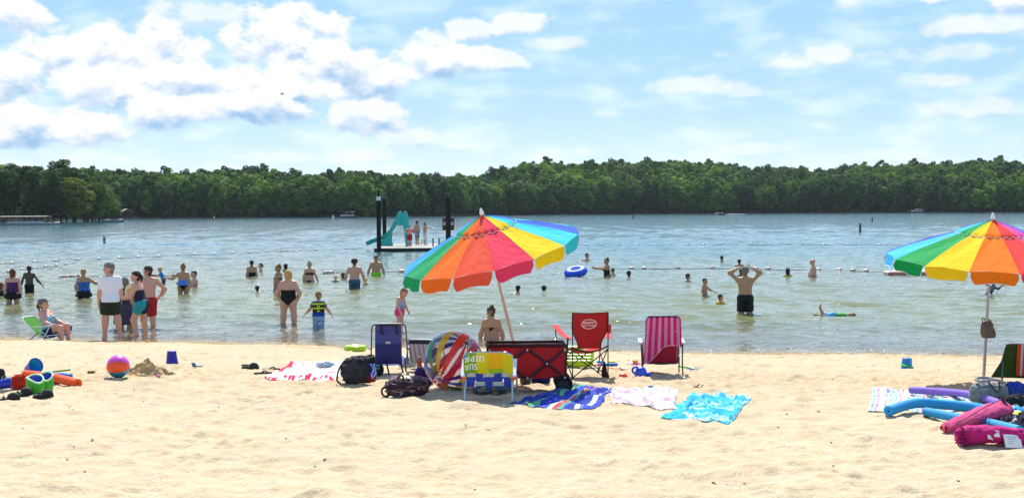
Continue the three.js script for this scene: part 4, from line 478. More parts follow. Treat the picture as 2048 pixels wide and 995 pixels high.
wader({ px: 1410, top: 556, wl: 591, H: 1.12, sex: 'c', hh: 0.175, yaw: 55, hair: 'short', hairColor: 'brown', skin: 'tan', arms: { L: [[0.3, -0.7, 0.6], [0.3, -0.35, 0.9]], R: [[-0.45, -0.9, 0], [0.0, -0.95, 0.3]] }, wear: [{ t: 'shorts', c: '#222a33', top: 0.05 }], label: 'bare-chested little boy standing waist deep with one arm reaching out' });
wader({ px: 1441, top: 588, wl: 607, H: 1.0, sex: 'c', hh: 0.19, yaw: 120, hair: 'short', hairColor: 'brown', skin: 'fair', arms: { L: [[0.5, -0.4, 0.6], [0.4, 0.1, 1]], R: [[-0.5, -0.5, 0.4], [-0.2, 0, 1]] }, wear: [{ t: 'vest', name: 'life_vest', c: '#e0ae10', r: 0.045, lo: 0.3, hi: 1.02 }], label: 'small child in a yellow life vest low in the water' });
wader({ px: 1491, top: 532, wl: 627, H: 1.82, sex: 'm', yaw: 178, hair: 'short', hairColor: 'grey', skin: 'tan', arms: { L: [[0.72, 0.66, 0.12], [-0.86, 0.46, 0.06]], R: [[-0.72, 0.66, 0.12], [0.86, 0.46, 0.06]] }, legs: { L: [[0.08, -1, 0.02], [0.03, -1, -0.04]], R: [[-0.08, -1, 0.02], [-0.03, -1, -0.04]] }, wear: [{ t: 'shorts', c: '#0d0e14', len: 0.86, loose: 0.03, top: 0.14 }], label: 'shirtless man in long black shorts with both hands raised on top of his head' });
wader({ px: 1479, top: 518, wl: 532, H: 1.6, sex: 'm', yaw: 190, hair: 'short', hairColor: 'dark', skin: 'olive', label: 'swimmer far out just left above the man with raised hands' });
wader({ px: 1483, top: 537, wl: 553, H: 1.2, sex: 'c', yaw: 150, hair: 'long', hairColor: 'dark', skin: 'tan', wear: [{ t: 'vest', name: 'swim_vest', c: '#2a9a4a', r: 0.03 }], label: 'child in a green swim vest half hidden behind the man with raised hands' });
wader({ px: 1444, top: 511, wl: 522, H: 1.6, sex: 'm', yaw: 140, hair: 'short', hairColor: 'dark', skin: 'olive', label: 'lone swimmer between the far rope and the red floats' });
wader({ px: 1576, top: 536, wl: 552, H: 1.4, sex: 'c', yaw: 186, hair: 'long', hairColor: 'black', skin: 'tan', wear: [{ t: 'vest', name: 'life_vest', c: '#a9c81a', r: 0.035 }], label: 'girl with long black hair in a lime green life vest' });
wader({ px: 1627, top: 517, wl: 553, H: 1.74, sex: 'm', g: 1.24, yaw: 262, pitch: 4, hair: 'bald', skin: 'pink', arms: { L: [[0.2, -1, 0.2], [0, -0.9, 0.45]], R: [[-0.2, -1, 0.1], [0, -0.9, 0.5]] }, wear: [{ t: 'shorts', c: '#15161c' }], label: 'bald white-haired man with a round belly standing in profile' });
// swimmers lying in the water
{ const p = onWater(1672, 629), b = person({ d: 40, H: 1.15, sex: 'c', hh: 0.175, hair: 'short', hairColor: 'light', skin: 'tan', arms: { L: [[0.3, 0.9, 0.2], [0.1, 1, 0.1]], R: [[-0.5, 0.7, 0.3], [-0.2, 0.9, 0.4]] }, legs: { L: [[0.05, -1, 0], [0.02, -0.4, -1], [0, 0.3, -1]], R: [[-0.12, -1, 0.1], [-0.1, -1, -0.25], [0, -1, 0.1]] }, wear: [{ t: 'tee', name: 'rash_shirt', c: '#2f9a35', loose: 0.012 }, { t: 'shorts', c: '#58a9d8', len: 0.85 }], label: 'boy in green shirt and light blue shorts swimming flat with one foot kicked up' }); b.rotation.set(Math.PI / 2, Math.PI / 2 - 0.1, 0, 'YXZ'); b.position.set(p.x - 0.62, -0.03, p.z); }
const raftAt = onWater(1812, 549);
{ const p = raftAt, b = person({ d: 60, H: 1.75, sex: 'm', hair: 'short', hairColor: 'dark', skin: 'brown', arms: { L: [[0.3, -1, 0.2], [0.1, -0.9, 0.3]], R: [[-0.3, -1, 0.2], [-0.1, -0.9, 0.3]] }, wear: [{ t: 'shorts', c: '#39405c' }], label: 'person lying on the red and white air mattress behind the right umbrella' }); b.rotation.set(-Math.PI / 2, -Math.PI / 2, 0, 'YXZ'); b.position.set(p.x + 0.95, 0.32, p.z); }
{ const p = onWater(1984, 588), b = person({ d: 50, H: 1.3, sex: 'c', yaw: 60, lean: [0.0, 0.5], hair: 'short', hairColor: 'black', skin: 'brown', turn: -40, arms: { L: [[0.5, -0.2, 0.8], [0.2, 0.6, 0.7]], R: [[-0.7, 0.6, -0.5], [-0.8, 0.4, -0.4]] }, wear: [{ t: 'long', name: 'rash_shirt', c: '#4d5580' }], label: 'boy in a navy long-sleeved swim shirt splashing with arms out behind the right umbrella pole' }); b.position.set(p.x - 0.15, -0.72, p.z); }
const rW = rng(404);
// ---------- parasols ----------
const wrinkle = dataTex(128, 128, (x, y, c) => { const v = 0.5 + 0.36 * n2(x * 0.022, y * 0.04) + 0.10 * n2b(x * 0.06, y * 0.09); c[0] = c[1] = c[2] = v; });
const fabric = (c, o = {}) => { const m = phys({ roughness: 0.9, transmission: 0.13, thickness: 0, specularIntensity: 0.35, side: THREE.DoubleSide, bumpMap: wrinkle, bumpScale: 0.006, ...o }); m.color.set(c); return m; };
function grid(f, nu, nv) { const pos = [], uv = [], idx = []; for (let j = 0; j <= nv; j++) for (let i = 0; i <= nu; i++) { const p = f(i / nu, j / nv); pos.push(p.x, p.y, p.z); uv.push(i / nu, j / nv); } const w = nu + 1; for (let j = 0; j < nv; j++) for (let i = 0; i < nu; i++) { const a = j * w + i; idx.push(a, a + w, a + w + 1, a, a + w + 1, a + 1); } const g = new THREE.BufferGeometry(); g.setAttribute('position', new THREE.Float32BufferAttribute(pos, 3)); g.setAttribute('uv', new THREE.Float32BufferAttribute(uv, 2)); g.setIndex(idx); g.computeVertexNormals(); return g; }
function parasol({ base, axis, R, rise, len, colors, first, label, pole, seed = 1, valance = 0.17 }) {
  const o = thing('beach_umbrella', label, 'umbrella', base); o.quaternion.setFromUnitVectors(V(0, 1, 0), axis.clone().normalize());
  const N = 14, st = 2 * Math.PI / N, rnd = rng(seed), trimMat = mat('#f2f0ea', { roughness: 0.9 });
  const yAt = (r) => len - rise * (0.74 * r / R + 0.26 * (r / R) ** 2);
  const at = (a, r, y) => V(Math.sin(a) * r, y, Math.cos(a) * r);
  for (let i = 0; i < N; i++) {
    const a0 = first + i * st, mid = a0 + st / 2, c = colors[i % colors.length], m = fabric(c), flat = Math.cos(st / 2);
    const edge = (a) => R * flat / Math.cos(a - mid);
    const panel = mesh('canopy_panel', grid((u, v) => { const a = a0 + st * u, r = lerp(0.30 * edge(a), edge(a), v); return at(a, r, yAt(r) - 0.022 * Math.sin(Math.PI * u) * Math.sin(Math.PI * Math.min(1, v * 0.9 + 0.1)) + 0.004 * Math.sin(u * 9 + v * 5 + i)); }, 10, 10), m, o);
    const sway = (rnd() - 0.5) * 0.05, hang = (u) => valance * (0.93 + 0.07 * Math.sin(u * 7 + i * 2)) * (1 - 0.55 * Math.pow(Math.abs(2 * u - 1), 14)), down = axis.clone().normalize(), gv = V(0, -1, 0).applyQuaternion(o.quaternion.clone().invert());
    const hem = (u, v) => { const uu = lerp(0.025, 0.975, u), a = a0 + st * uu, r = edge(a) * 1.002; const p = at(a, r, yAt(edge(a))); const out = at(mid, 1, 0); return p.addScaledVector(gv, hang(u) * v).addScaledVector(out, (0.02 + sway * v + 0.012 * Math.sin(u * 11 + i * 3) * v) * v); };
    mesh('valance', grid(hem, 12, 4), m, panel);
    mesh('trim', join([new THREE.TubeGeometry(new THREE.CatmullRomCurve3(Array.from({ length: 17 }, (_, k) => (k === 0 ? hem(0, 0.1) : k === 16 ? hem(1, 0.1) : hem((k - 1) / 14, 1)))), 30, 0.0035, 5)]), trimMat, panel);
    const vent = mesh('vent_panel', grid((u, v) => { const a = a0 + st * u, r = lerp(0.02, 0.35 * edge(a), v); return at(a, r, yAt(r) + 0.022 + 0.03 * (1 - v) - 0.008 * Math.sin(Math.PI * u) + (v > 0.9 ? -0.018 - 0.010 * Math.cos(u * 4 * Math.PI) : 0)); }, 8, 10), m, o);
    mesh('trim', new THREE.TubeGeometry(new THREE.CatmullRomCurve3(Array.from({ length: 9 }, (_, k) => { const u = k / 8, a = a0 + st * u, r = 0.352 * edge(a); return at(a, r, yAt(r) + 0.005 - 0.008 * Math.sin(Math.PI * u) - 0.010 * Math.cos(u * 4 * Math.PI)); })), 16, 0.0035, 5), trimMat, vent);
    mesh('rib', rod(at(a0, 0.05, yAt(0.05) - 0.03), at(a0, R * 0.995, yAt(R) - 0.008), 0.005), mat('#c9ccd0', { metalness: 0.8, roughness: 0.4 }), o);
  }
  mesh('pole', join([rod(V(0, -0.25, 0), V(0, len * 0.52, 0), 0.021, 0.021, 14), rod(V(0, len * 0.5, 0), V(0, len + 0.03, 0), 0.0175, 0.0175, 14)]), pole, o);
  mesh('hub', T(lathe([[0.0, -0.05], [0.045, -0.05], [0.05, -0.02], [0.035, 0], [0, 0]], 16), 0, len - 0.05, 0), mat('#e8e6e0'), o);
  mesh('finial', T(lathe([[0.0, 0], [0.03, 0], [0.028, 0.03], [0.016, 0.07], [0.011, 0.085], [0, 0.09]], 16), 0, len + 0.055, 0), mat('#f4f2ee'), o);
  return o;
}
const U1base = onGround(1046, 766);
{
  const axis = V(-0.225, 0.96, 0.18);
  const C = { lb: '#1899e6', gr: '#0d9c5e', or: '#f9701c', co: '#f75a3c', pk: '#f7405c', ye: '#fbd018', aq: '#2fc4c8', bl: '#1f56d8', pu: '#6a3fc0' };
  parasol({ base: U1base, axis, R: 1.18, rise: 0.445, len: 2.265, colors: [C.pk, C.ye, C.aq, C.bl, C.aq, C.gr, C.or, C.pk, C.ye, C.bl, C.lb, C.gr, C.or, C.co], first: 0.02, label: 'rainbow beach umbrella tilted to the left above the red wagon and beach chairs', pole: mat('#cdb6a4', { roughness: 0.6 }), seed: 4 });
}
const U2base = onGround(1968, 766);
{
  const C = ['#fb7a10', '#f0403c', '#f0529c', '#7a4fd0', '#2e55d0', '#36b4ec', '#0e9a4a', '#fbc814'];
  parasol({ base: U2base, axis: V(0.012, 0.985, 0.115), R: 1.34, rise: 0.46, len: 2.13, colors: [1, 2, 3, 4, 5, 6, 7, 0, 3, 4, 5, 6, 7, 0].map((k) => C[k]), first: -0.065, label: 'rainbow beach umbrella standing upright at the right, cut by the picture edge', pole: mat('#a9abb0', { roughness: 0.4, metalness: 0.6 }), seed: 9, valance: 0.16 });
}
// ---------- red folding wagon ----------
{
  const p = onGround(1053, 786), black = mat('#151516', { roughness: 0.6 }), steel = mat('#b9bcc2', { metalness: 0.8, roughness: 0.35 });
  const L = 0.93, W = 0.5, y0 = 0.19, y1 = 0.59, o = thing('folding_wagon', 'red folding wagon with black crossed frame bars standing under the tilted umbrella', 'wagon', [p.x, p.y, p.z - 0.27], 0.04);
  const redTex = canvasTex(128, 64, (g, w, h) => { g.fillStyle = '#bf1418'; g.fillRect(0, 0, w, h); for (let k = 0; k < 60; k++) { g.fillStyle = `rgba(${k % 2 ? 0 : 220},0,0,0.05)`; g.fillRect(rW() * w, rW() * h, 30, 4); } });
  const red = new THREE.MeshStandardMaterial({ map: redTex, roughness: 0.85, bumpMap: weaveTex, bumpScale: 0.001 });
  const wall = (x0, z0, x1, z1, bulge) => grid((u, v) => { const x = lerp(x0, x1, u), z = lerp(z0, z1, u), b = bulge * Math.sin(Math.PI * u) * Math.sin(Math.PI * v) + 0.006 * Math.sin(u * 17 + v * 6); const nx = z1 - z0, nz = x0 - x1, l = Math.hypot(nx, nz); return V(x + nx / l * b, lerp(y1 - 0.02, y0, v), z + nz / l * b); }, 14, 8);
  const h = L / 2, q = W / 2, dbl = red; dbl.side = THREE.DoubleSide;
  mesh('fabric_side', wall(-h, q, h, q, -0.02), dbl, o); mesh('fabric_side', wall(h, -q, -h, -q, -0.02), dbl, o); mesh('fabric_end', wall(h, q, h, -q, -0.015), dbl, o); mesh('fabric_end', wall(-h, -q, -h, q, -0.015), dbl, o);
  mesh('wagon_bed', box(L, 0.03, W, 0, y0 + 0.015, 0), mat('#5c0a0c'), o);
  mesh('top_rim', tube([V(-h, y1, q), V(-h * 0.5, y1 + 0.004, q + 0.004), V(0, y1 - 0.004, q + 0.004), V(h * 0.5, y1 + 0.003, q + 0.004), V(h, y1, q), V(h + 0.01, y1, 0), V(h, y1, -q), V(0, y1, -q), V(-h, y1, -q), V(-h - 0.01, y1, 0)], 0.018, 90, 8, true, 0.15), mat('#3a0a0c', { roughness: 0.9 }), o);
  const bar = (a, b) => rod(a, b, 0.0145);
  for (const z of [q + 0.022, -q - 0.022]) { for (const [x0, x1] of [[-h, -0.02], [0.02, h]]) { mesh('cross_bar', bar(V(x0, y1 - 0.045, z), V(x1, y0 + 0.01, z)), black, o); mesh('cross_bar', bar(V(x0, y0 + 0.01, z + 0.014 * Math.sign(z)), V(x1, y1 - 0.045, z + 0.014 * Math.sign(z))), black, o); }
    for (const [x, y] of [[-h, y1 - 0.045], [0, y1 - 0.045], [h, y1 - 0.045], [-h, y0 + 0.01], [0, y0 + 0.01], [h, y0 + 0.01], [h / 2 + 0.01, (y0 + y1) / 2 - 0.018]]) mesh('pivot', T(new THREE.CylinderGeometry(0.012, 0.012, 0.01, 10), x, y, z + 0.028 * Math.sign(z), Math.PI / 2), steel, o); }
  for (const [x, z] of [[h, q], [-h, q], [h, -q], [-h, -q]]) mesh('corner_post', rod(V(x + Math.sign(x) * 0.015, y0 - 0.06, z), V(x + Math.sign(x) * 0.015, y1 + 0.02, z), 0.013), black, o);
  for (const [x, z] of [[h - 0.01, q - 0.01], [h + 0.0, -q + 0.02], [-h + 0.04, q - 0.01], [-h + 0.04, -q + 0.02]]) { const w = new THREE.Group(); w.name = 'wheel'; w.position.set(x, 0.108, z); o.add(w); mesh('tyre', T(lathe([[0.07, -0.028], [0.098, -0.028], [0.11, -0.016], [0.11, 0.016], [0.098, 0.028], [0.07, 0.028], [0.07, -0.028]], 26), 0, 0, 0, Math.PI / 2), mat('#0d0d0e', { roughness: 0.8 }), w); mesh('rim', join([T(new THREE.CylinderGeometry(0.071, 0.071, 0.03, 22), 0, 0, 0, Math.PI / 2), T(new THREE.CylinderGeometry(0.02, 0.02, 0.062, 12), 0, 0, 0, Math.PI / 2)]), mat('#232325', { roughness: 0.5 }), w); for (let k = 0; k < 6; k++) mesh('spoke', T(box(0.012, 0.06, 0.034), 0.04 * Math.cos(k * 1.047), 0.04 * Math.sin(k * 1.047), 0, 0, 0, k * 1.047 - Math.PI / 2), mat('#3a3a3d'), w); mesh('fork', rod(V(0, 0.02, 0.034 * Math.sign(z)), V(0, 0.12, 0.02 * Math.sign(z)), 0.01), black, w); }
  mesh('handle', join([rod(V(h + 0.03, y0, 0), V(h + 0.06, y1 + 0.06, 0), 0.011), rod(V(h + 0.06, y1 + 0.06, -0.07), V(h + 0.06, y1 + 0.06, 0.07), 0.013)]), black, o);
}
// ---------- chairs ----------
// low canvas of a chair back or seat: points across and down
const sheet = (f, nu = 12, nv = 12) => slab((u, v) => f(u, v), nu, nv, 0.006);
{ // red quad chair with the printed back, seen from behind
  const p = onGround(1177, 757), o = thing('folding_chair', 'red folding camp chair with white oval print on its back beside the wagon', 'camp chair', [p.x, p.y, p.z - 0.05], 0.24);
  const blk = mat('#141416', { roughness: 0.55 }), tex = canvasTex(512, 512, (g, w, h) => { g.fillStyle = '#b3161a'; g.fillRect(0, 0, w, h); g.strokeStyle = '#f3e6e4'; g.lineWidth = 9; g.beginPath(); g.ellipse(w * 0.5, h * 0.31, 106, 66, 0, 0, 7); g.stroke(); g.fillStyle = '#f6eae8'; g.textAlign = 'center'; g.font = 'bold 40px sans-serif'; g.save(); g.translate(w * 0.5, h * 0.305); g.scale(0.86, 1.1); g.fillText("HERSHEY'S", 0, 0); g.restore(); g.font = 'bold 34px serif'; g.fillText('Ice Cream', w * 0.5, h * 0.375); });
  const red = new THREE.MeshStandardMaterial({ map: tex, roughness: 0.85, side: THREE.DoubleSide, bumpMap: weaveTex, bumpScale: 0.001 }), plain = cloth('#b3161a', { side: THREE.DoubleSide }), arm = cloth('#e2424c', { side: THREE.DoubleSide });
  const hw = 0.255;
  // back: tall, narrowing to the seat; +z is towards the lens
  const halfW = (v) => v < 0.42 ? hw : lerp(hw, 0.165, sstep(0.42, 0.92, v));
  mesh('backrest', grid((u, v) => V((u * 2 - 1) * halfW(v) , lerp(0.905, 0.40, v) + 0.012 * Math.sin(Math.PI * u) * (1 - v) * -1, 0.10 - 0.06 * v - 0.05 * Math.sin(Math.PI * u) + 0.01), 16, 16), red, o).geometry.attributes.uv.array.forEach((x, i, a) => { if (i % 2) a[i] = 1 - x; });
  const edgePts = (s) => Array.from({ length: 14 }, (_, k) => { const v = k / 13; return V(s * halfW(v), lerp(0.905, 0.40, v), 0.11 - 0.06 * v); });
  mesh('back_binding', join([tube(edgePts(1), 0.008, 40, 6), tube(edgePts(-1), 0.008, 40, 6), tube([V(-hw, 0.905, 0.11), V(0, 0.893, 0.062), V(hw, 0.905, 0.11)], 0.008, 20, 6)]), blk, o);
  mesh('seat', sheet((u, v) => V((u * 2 - 1) * lerp(0.26, 0.27, v), 0.43 - 0.07 * Math.sin(Math.PI * u) - 0.03 * Math.sin(Math.PI * v) - 0.03 * v, lerp(0.06, -0.42, v))), plain, o);
  mesh('seat_binding', tube([V(-0.26, 0.43, 0.062), V(-0.13, 0.38, 0.064), V(0, 0.36, 0.064), V(0.13, 0.38, 0.064), V(0.26, 0.43, 0.062)], 0.012, 24, 6), mat('#4a0a0c'), o);
  for (const s of [-1, 1]) {
    mesh('back_pole', rod(V(s * hw, 0.02, 0.10), V(s * hw, 0.9, 0.115), 0.008), blk, o);
    mesh('front_pole', rod(V(s * 0.28, 0.0, -0.44), V(s * 0.35, 0.69, -0.45), 0.008), blk, o);
    mesh('armrest', sheet((u, v) => V(s * (0.28 + 0.07 * v) + (u - 0.5) * 0.085, 0.55 + 0.15 * v - 0.03 * Math.sin(Math.PI * v), lerp(0.10, -0.46, v)), 6, 10), arm, o);
    mesh('leg', rod(V(s * hw, 0.40, 0.10), V(s * 0.28, 0.02, -0.44), 0.008), blk, o); mesh('leg', rod(V(s * 0.27, 0.40, -0.44), V(s * hw, 0.02, 0.10), 0.008), blk, o);
    mesh('leg', rod(V(s * hw, 0.40, 0.11), V(-s * hw, 0.02, 0.112 + 0.01 * s), 0.008), blk, o); mesh('leg', rod(V(s * 0.27, 0.40, -0.45), V(-s * 0.27, 0.02, -0.44 + 0.01 * s), 0.008), blk, o);
    for (const z of [0.10, -0.44]) mesh('foot', T(lathe([[0, 0], [0.02, 0], [0.018, 0.03], [0.01, 0.04], [0, 0.04]], 10), s * (z > 0 ? hw : 0.28), 0, z), blk, o);
  }
  mesh('cup_holder', T(lathe([[0, 0], [0.042, 0], [0.046, 0.1], [0.042, 0.1], [0.038, 0.006], [0, 0.006]], 16).scale(1.25, 1.2, 1.25), 0.375, 0.575, -0.30), cloth('#c8222c'), o);
  mesh('carry_bag', T(lathe([[0, 0], [0.035, 0.0], [0.042, 0.05], [0.036, 0.12], [0.016, 0.19], [0.008, 0.22], [0, 0.22]], 12), 0.19, 0.01, 0.14), cloth('#2a1a16'), o);
}
{ // crimson chair under a striped towel
  const p = onGround(1325, 752), o = thing('beach_chair', 'crimson beach chair with dark frame, carrying a pink striped towel on its back', 'beach chair', [p.x, p.y, p.z - 0.08], -0.05);
  const dk = mat('#22222c', { roughness: 0.5 }), cr = cloth('#9c1236', { side: THREE.DoubleSide }), w = 0.215;
  const back = (v, x, off = 0) => V(x, lerp(0.84, 0.17, v) , lerp(0.22, -0.02, v) + off);
  mesh('backrest', sheet((u, v) => back(v, (u * 2 - 1) * w, -0.02 * Math.sin(Math.PI * u))), cr, o);
  mesh('seat', sheet((u, v) => V((u * 2 - 1) * w, 0.17 + 0.07 * v - 0.02 * Math.sin(Math.PI * u), lerp(-0.02, -0.45, v))), cr, o);
  mesh('frame', join([tube([back(1, -w - 0.012), back(0.5, -w - 0.014), back(0.06, -w - 0.012), back(0, -w + 0.04), back(-0.01, 0), back(0, w - 0.04), back(0.06, w + 0.012), back(0.5, w + 0.014), back(1, w + 0.012)], 0.011, 80, 8, false, 0.2), ...[-1, 1].map((s) => rod(V(s * (w + 0.012), 0.17, -0.02), V(s * (w + 0.012), 0.25, -0.47), 0.011)), rod(V(-w, 0.165, 0.0), V(w, 0.165, 0.0), 0.011)]), dk, o);
  for (const s of [-1, 1]) { mesh('leg', tube([V(s * (w + 0.08), 0.46, 0.05), V(s * (w + 0.07), 0.2, 0.11), V(s * (w + 0.075), 0.0, 0.17)], 0.010, 16, 8), dk, o); mesh('leg', tube([V(s * (w + 0.04), 0.45, -0.28), V(s * (w + 0.045), 0.2, -0.2), V(s * (w + 0.05), 0.0, -0.30)], 0.010, 16, 8), dk, o); mesh('armrest', T(box(0.055, 0.026, 0.40), s * (w + 0.085), 0.475, -0.10, 0.06), mat('#b8c4e2', { roughness: 0.5 }), o); mesh('hinge', T(new THREE.CylinderGeometry(0.016, 0.016, 0.03, 10), s * (w + 0.03), 0.28, 0.08, 0, 0, Math.PI / 2), mat('#d8dae0'), o); }
  const tw = canvasTex(256, 256, (g, W, H) => { g.fillStyle = '#c81f68'; g.fillRect(0, 0, W, H); for (let k = 0; k < 6; k++) { g.fillStyle = '#dc8cbc'; g.fillRect(k * 43 + 8, 0, 21, H); } g.fillStyle = 'rgba(240,200,215,0.7)'; g.fillRect(0, 0, W, 5); g.fillRect(0, H - 5, W, 5); });
  const tm = new THREE.MeshStandardMaterial({ map: tw, roughness: 1, side: THREE.DoubleSide, bumpMap: weaveTex, bumpScale: 0.003 });
  const W2 = 0.245, fold = (u, k) => 0.016 * Math.sin(u * 19 + k) + 0.008 * Math.sin(u * 41 + 2 * k);
  const towel = mesh('striped_towel', slab((u, v) => { const x = (u * 2 - 1) * W2, drop = lerp(0.60, 0.40, sstep(0.15, 0.85, u)) + 0.03 * Math.sin(u * 9) + 0.08 * sstep(0.35, 0.05, u) * 0.8, t = v * 1.5 - 0.5; const side = Math.max(0, Math.abs(x) - w) ; let y, z; if (t < 0) { y = 0.862 + t * 0.9 * 0.5; z = 0.185 - 0.03 + t * -0.02; } else { const s = t; y = 0.862 - s * drop; z = 0.245 - s * drop * 0.30 + (0.4 + s) * fold(u, 1); } y -= side * 1.6; return V(p.x + x * (1 + 0.12 * Math.max(0, t)) , p.y + y, p.z - 0.08 + z); }, 40, 30, 0.012), tm); tag(towel, 'pink towel with lilac and crimson stripes draped over the crimson chair', 'towel');
}
{ // navy backpack chair
  const p = onGround(777, 752), o = thing('beach_chair', 'navy blue backpack beach chair with black shoulder straps on its back', 'beach chair', [p.x, p.y, p.z - 0.12], 0.07);
  const tubeM = mat('#54585c', { metalness: 0.6, roughness: 0.45 }), navy = cloth('#454c92', { side: THREE.DoubleSide }), blk = mat('#0c0d14'), w = 0.235, back = (v, x, off = 0) => V(x, lerp(0.71, 0.14, v), lerp(0.16, 0.02, v) + off);
  mesh('backrest', sheet((u, v) => back(v, -0.01 + (u * 2 - 1) * (0.18 + 0.012 * v), -0.01 * Math.sin(Math.PI * u))), navy, o);
  mesh('pouch', sheet((u, v) => back(0.52 + 0.45 * v, -0.008 + (u * 2 - 1) * 0.182, 0.016 + 0.03 * Math.sin(Math.PI * v) * Math.sin(Math.PI * u) + 0.005 * Math.sin(u * 14))), cloth('#2b3270'), o);
  mesh('frame', tube([V(-w - 0.02, 0.14, 0.05), back(0.5, -w - 0.012), back(0.07, -w), back(0, -w + 0.05), back(-0.01, 0), back(0, w - 0.05), back(0.07, w), back(0.5, w + 0.016), V(w + 0.03, 0.14, 0.05)], 0.011, 90, 8, false, 0.2), tubeM, o);
  for (const s of [-1, 1]) mesh('shoulder_strap', tube([back(0.0, s * 0.10, 0.02), back(0.05, s * 0.105, 0.025), back(0.2, s * 0.105, 0.03), back(0.235, s * 0.10 + 0.03, 0.035)], 0.014, 18, 6), blk, o);
  mesh('strap_bridge', tube([back(0.0, -0.1, 0.02), back(0.005, 0, 0.03), back(0.0, 0.1, 0.02)], 0.014, 14, 6), blk, o);
  mesh('maker_tag', T(box(0.07, 0.035, 0.004), -0.012, 0.45, 0.125, -0.24), mat('#b9b7b0'), o);
  mesh('seat', sheet((u, v) => V((u * 2 - 1) * 0.2, 0.14 + 0.06 * v - 0.02 * Math.sin(Math.PI * u), lerp(0.02, -0.42, v))), navy, o);
  for (const s of [-1, 1]) { mesh('leg', rod(V(s * 0.1 + 0.06, 0.16, 0.04), V(s * 0.1 + 0.10, -0.01, 0.06), 0.012), blk, o); mesh('leg', rod(V(s * 0.22, 0.19, -0.35), V(s * 0.23, -0.01, -0.40), 0.012), tubeM, o); mesh('armrest', T(box(0.045, 0.02, 0.34), s * 0.265, 0.36, -0.1), tubeM, o); }
}
{ // webbed lawn chair with the yellow towel
  const p = onGround(978, 806), o = thing('lawn_chair', 'low silver lawn chair with blue and white woven straps in front of the wagon', 'lawn chair', [p.x, p.y, p.z - 0.02], -0.06);
  const al = mat('#b9c0c6', { metalness: 0.7, roughness: 0.35 }), bl = cloth('#2f46b4'), wh = cloth('#cfc8a8'), w = 0.265, back = (v, x, off = 0) => V(x, lerp(0.585, 0.17, v), lerp(0.12, -0.02, v) + off);
  mesh('frame', tube([back(1, -w), back(0.4, -w), back(0.08, -w + 0.01), back(0, -w + 0.06), back(0, 0), back(0, w - 0.06), back(0.08, w - 0.01), back(0.4, w), back(1, w)], 0.012, 80, 8, false, 0.2), al, o);
  for (const s of [-1, 1]) { mesh('leg', tube([V(s * w, 0.24, 0.0), V(s * (w + 0.01), 0.12, 0.06), V(s * (w + 0.005), 0.03, 0.10), V(s * (w - 0.04), 0.0, 0.13)], 0.012, 24, 8), al, o); mesh('leg', tube([V(s * (w + 0.03), 0.38, -0.12), V(s * (w + 0.05), 0.2, -0.18), V(s * (w + 0.06), 0.0, -0.28)], 0.011, 18, 8), al, o); mesh('armrest', T(box(0.05, 0.022, 0.30), s * (w + 0.03), 0.395, -0.03, 0.62), mat('#d8d6de'), o); mesh('arm_bracket', T(box(0.05, 0.06, 0.05), s * (w + 0.02), 0.29, 0.04), mat('#e2661a'), o); }
  const NV = 5, NH = 4, vx = (i) => lerp(-w + 0.05, w - 0.05, i / (NV - 1)), hv = (j) => 0.12 + j * 0.26;
  for (let i = 0; i < NV; i++) mesh('woven_strap', grid((u, v) => { let off = 0; for (let j = 0; j < NH; j++) off += ((i + j) % 2 ? 1 : -1) * 0.008 * Math.exp(-(((v - hv(j)) / 0.1) ** 2)); return back(v, vx(i) + (u - 0.5) * 0.084, off); }, 2, 20), cloth('#2f46b4', { side: THREE.DoubleSide }), o);
  const stripe = canvasTex(32, 64, (g, W, H) => { g.fillStyle = '#dfdcc8'; g.fillRect(0, 0, W, H); g.fillStyle = '#7f86a8'; for (const y of [12, 28, 44]) g.fillRect(0, y, W, 6); }), sm = new THREE.MeshStandardMaterial({ map: stripe, roughness: 0.9, side: THREE.DoubleSide });
  for (let j = 0; j < NH; j++) mesh('woven_strap', grid((u, v) => { let off = 0; for (let i = 0; i < NV; i++) off += ((i + j) % 2 ? -1 : 1) * 0.008 * Math.exp(-((((u * 2 - 1) * w - vx(i)) / 0.05) ** 2)); return back(hv(j) + (v - 0.5) * 0.115, (u * 2 - 1) * w, off); }, 30, 2), sm, o);
  for (let i = 0; i < NV; i++) mesh('seat_strap', grid((u, v) => V(vx(i) + (u - 0.5) * 0.07, 0.17 + 0.07 * v, lerp(-0.02, -0.4, v)), 2, 6), cloth('#2f46b4', { side: THREE.DoubleSide }), o);
  mesh('seat_rail', join([-1, 1].map((s) => rod(V(s * w, 0.17, -0.02), V(s * w, 0.24, -0.42), 0.012))), al, o);
  const tex = canvasTex(512, 256, (g, W, H) => { g.fillStyle = '#d9cf12'; g.fillRect(0, 0, W, H); g.fillStyle = '#eeb60c'; g.fillRect(W * 0.5, 0, W * 0.3, H * 0.78); g.fillStyle = '#9fc21c'; g.fillRect(W * 0.5, H * 0.78, W * 0.3, H); g.fillStyle = '#79a81a'; g.fillRect(0, 0, W * 0.27, H); g.fillStyle = '#f4f2ea'; g.fillRect(0, 0, W, 14); g.fillStyle = '#3a78d8'; g.fillRect(6, 20, 30, 40); g.save(); g.translate(W * 0.15, H * 0.5); g.rotate(Math.PI); g.fillStyle = '#eef2e6'; g.textAlign = 'center'; g.font = 'bold 100px sans-serif'; g.fillText('SUR', 0, -14, 135); g.fillText('UIPR', -40, 84, 210); g.restore(); });
  const tm = new THREE.MeshStandardMaterial({ map: tex, roughness: 1, side: THREE.DoubleSide, bumpMap: weaveTex, bumpScale: 0.002 }), rot = o.rotation.y;
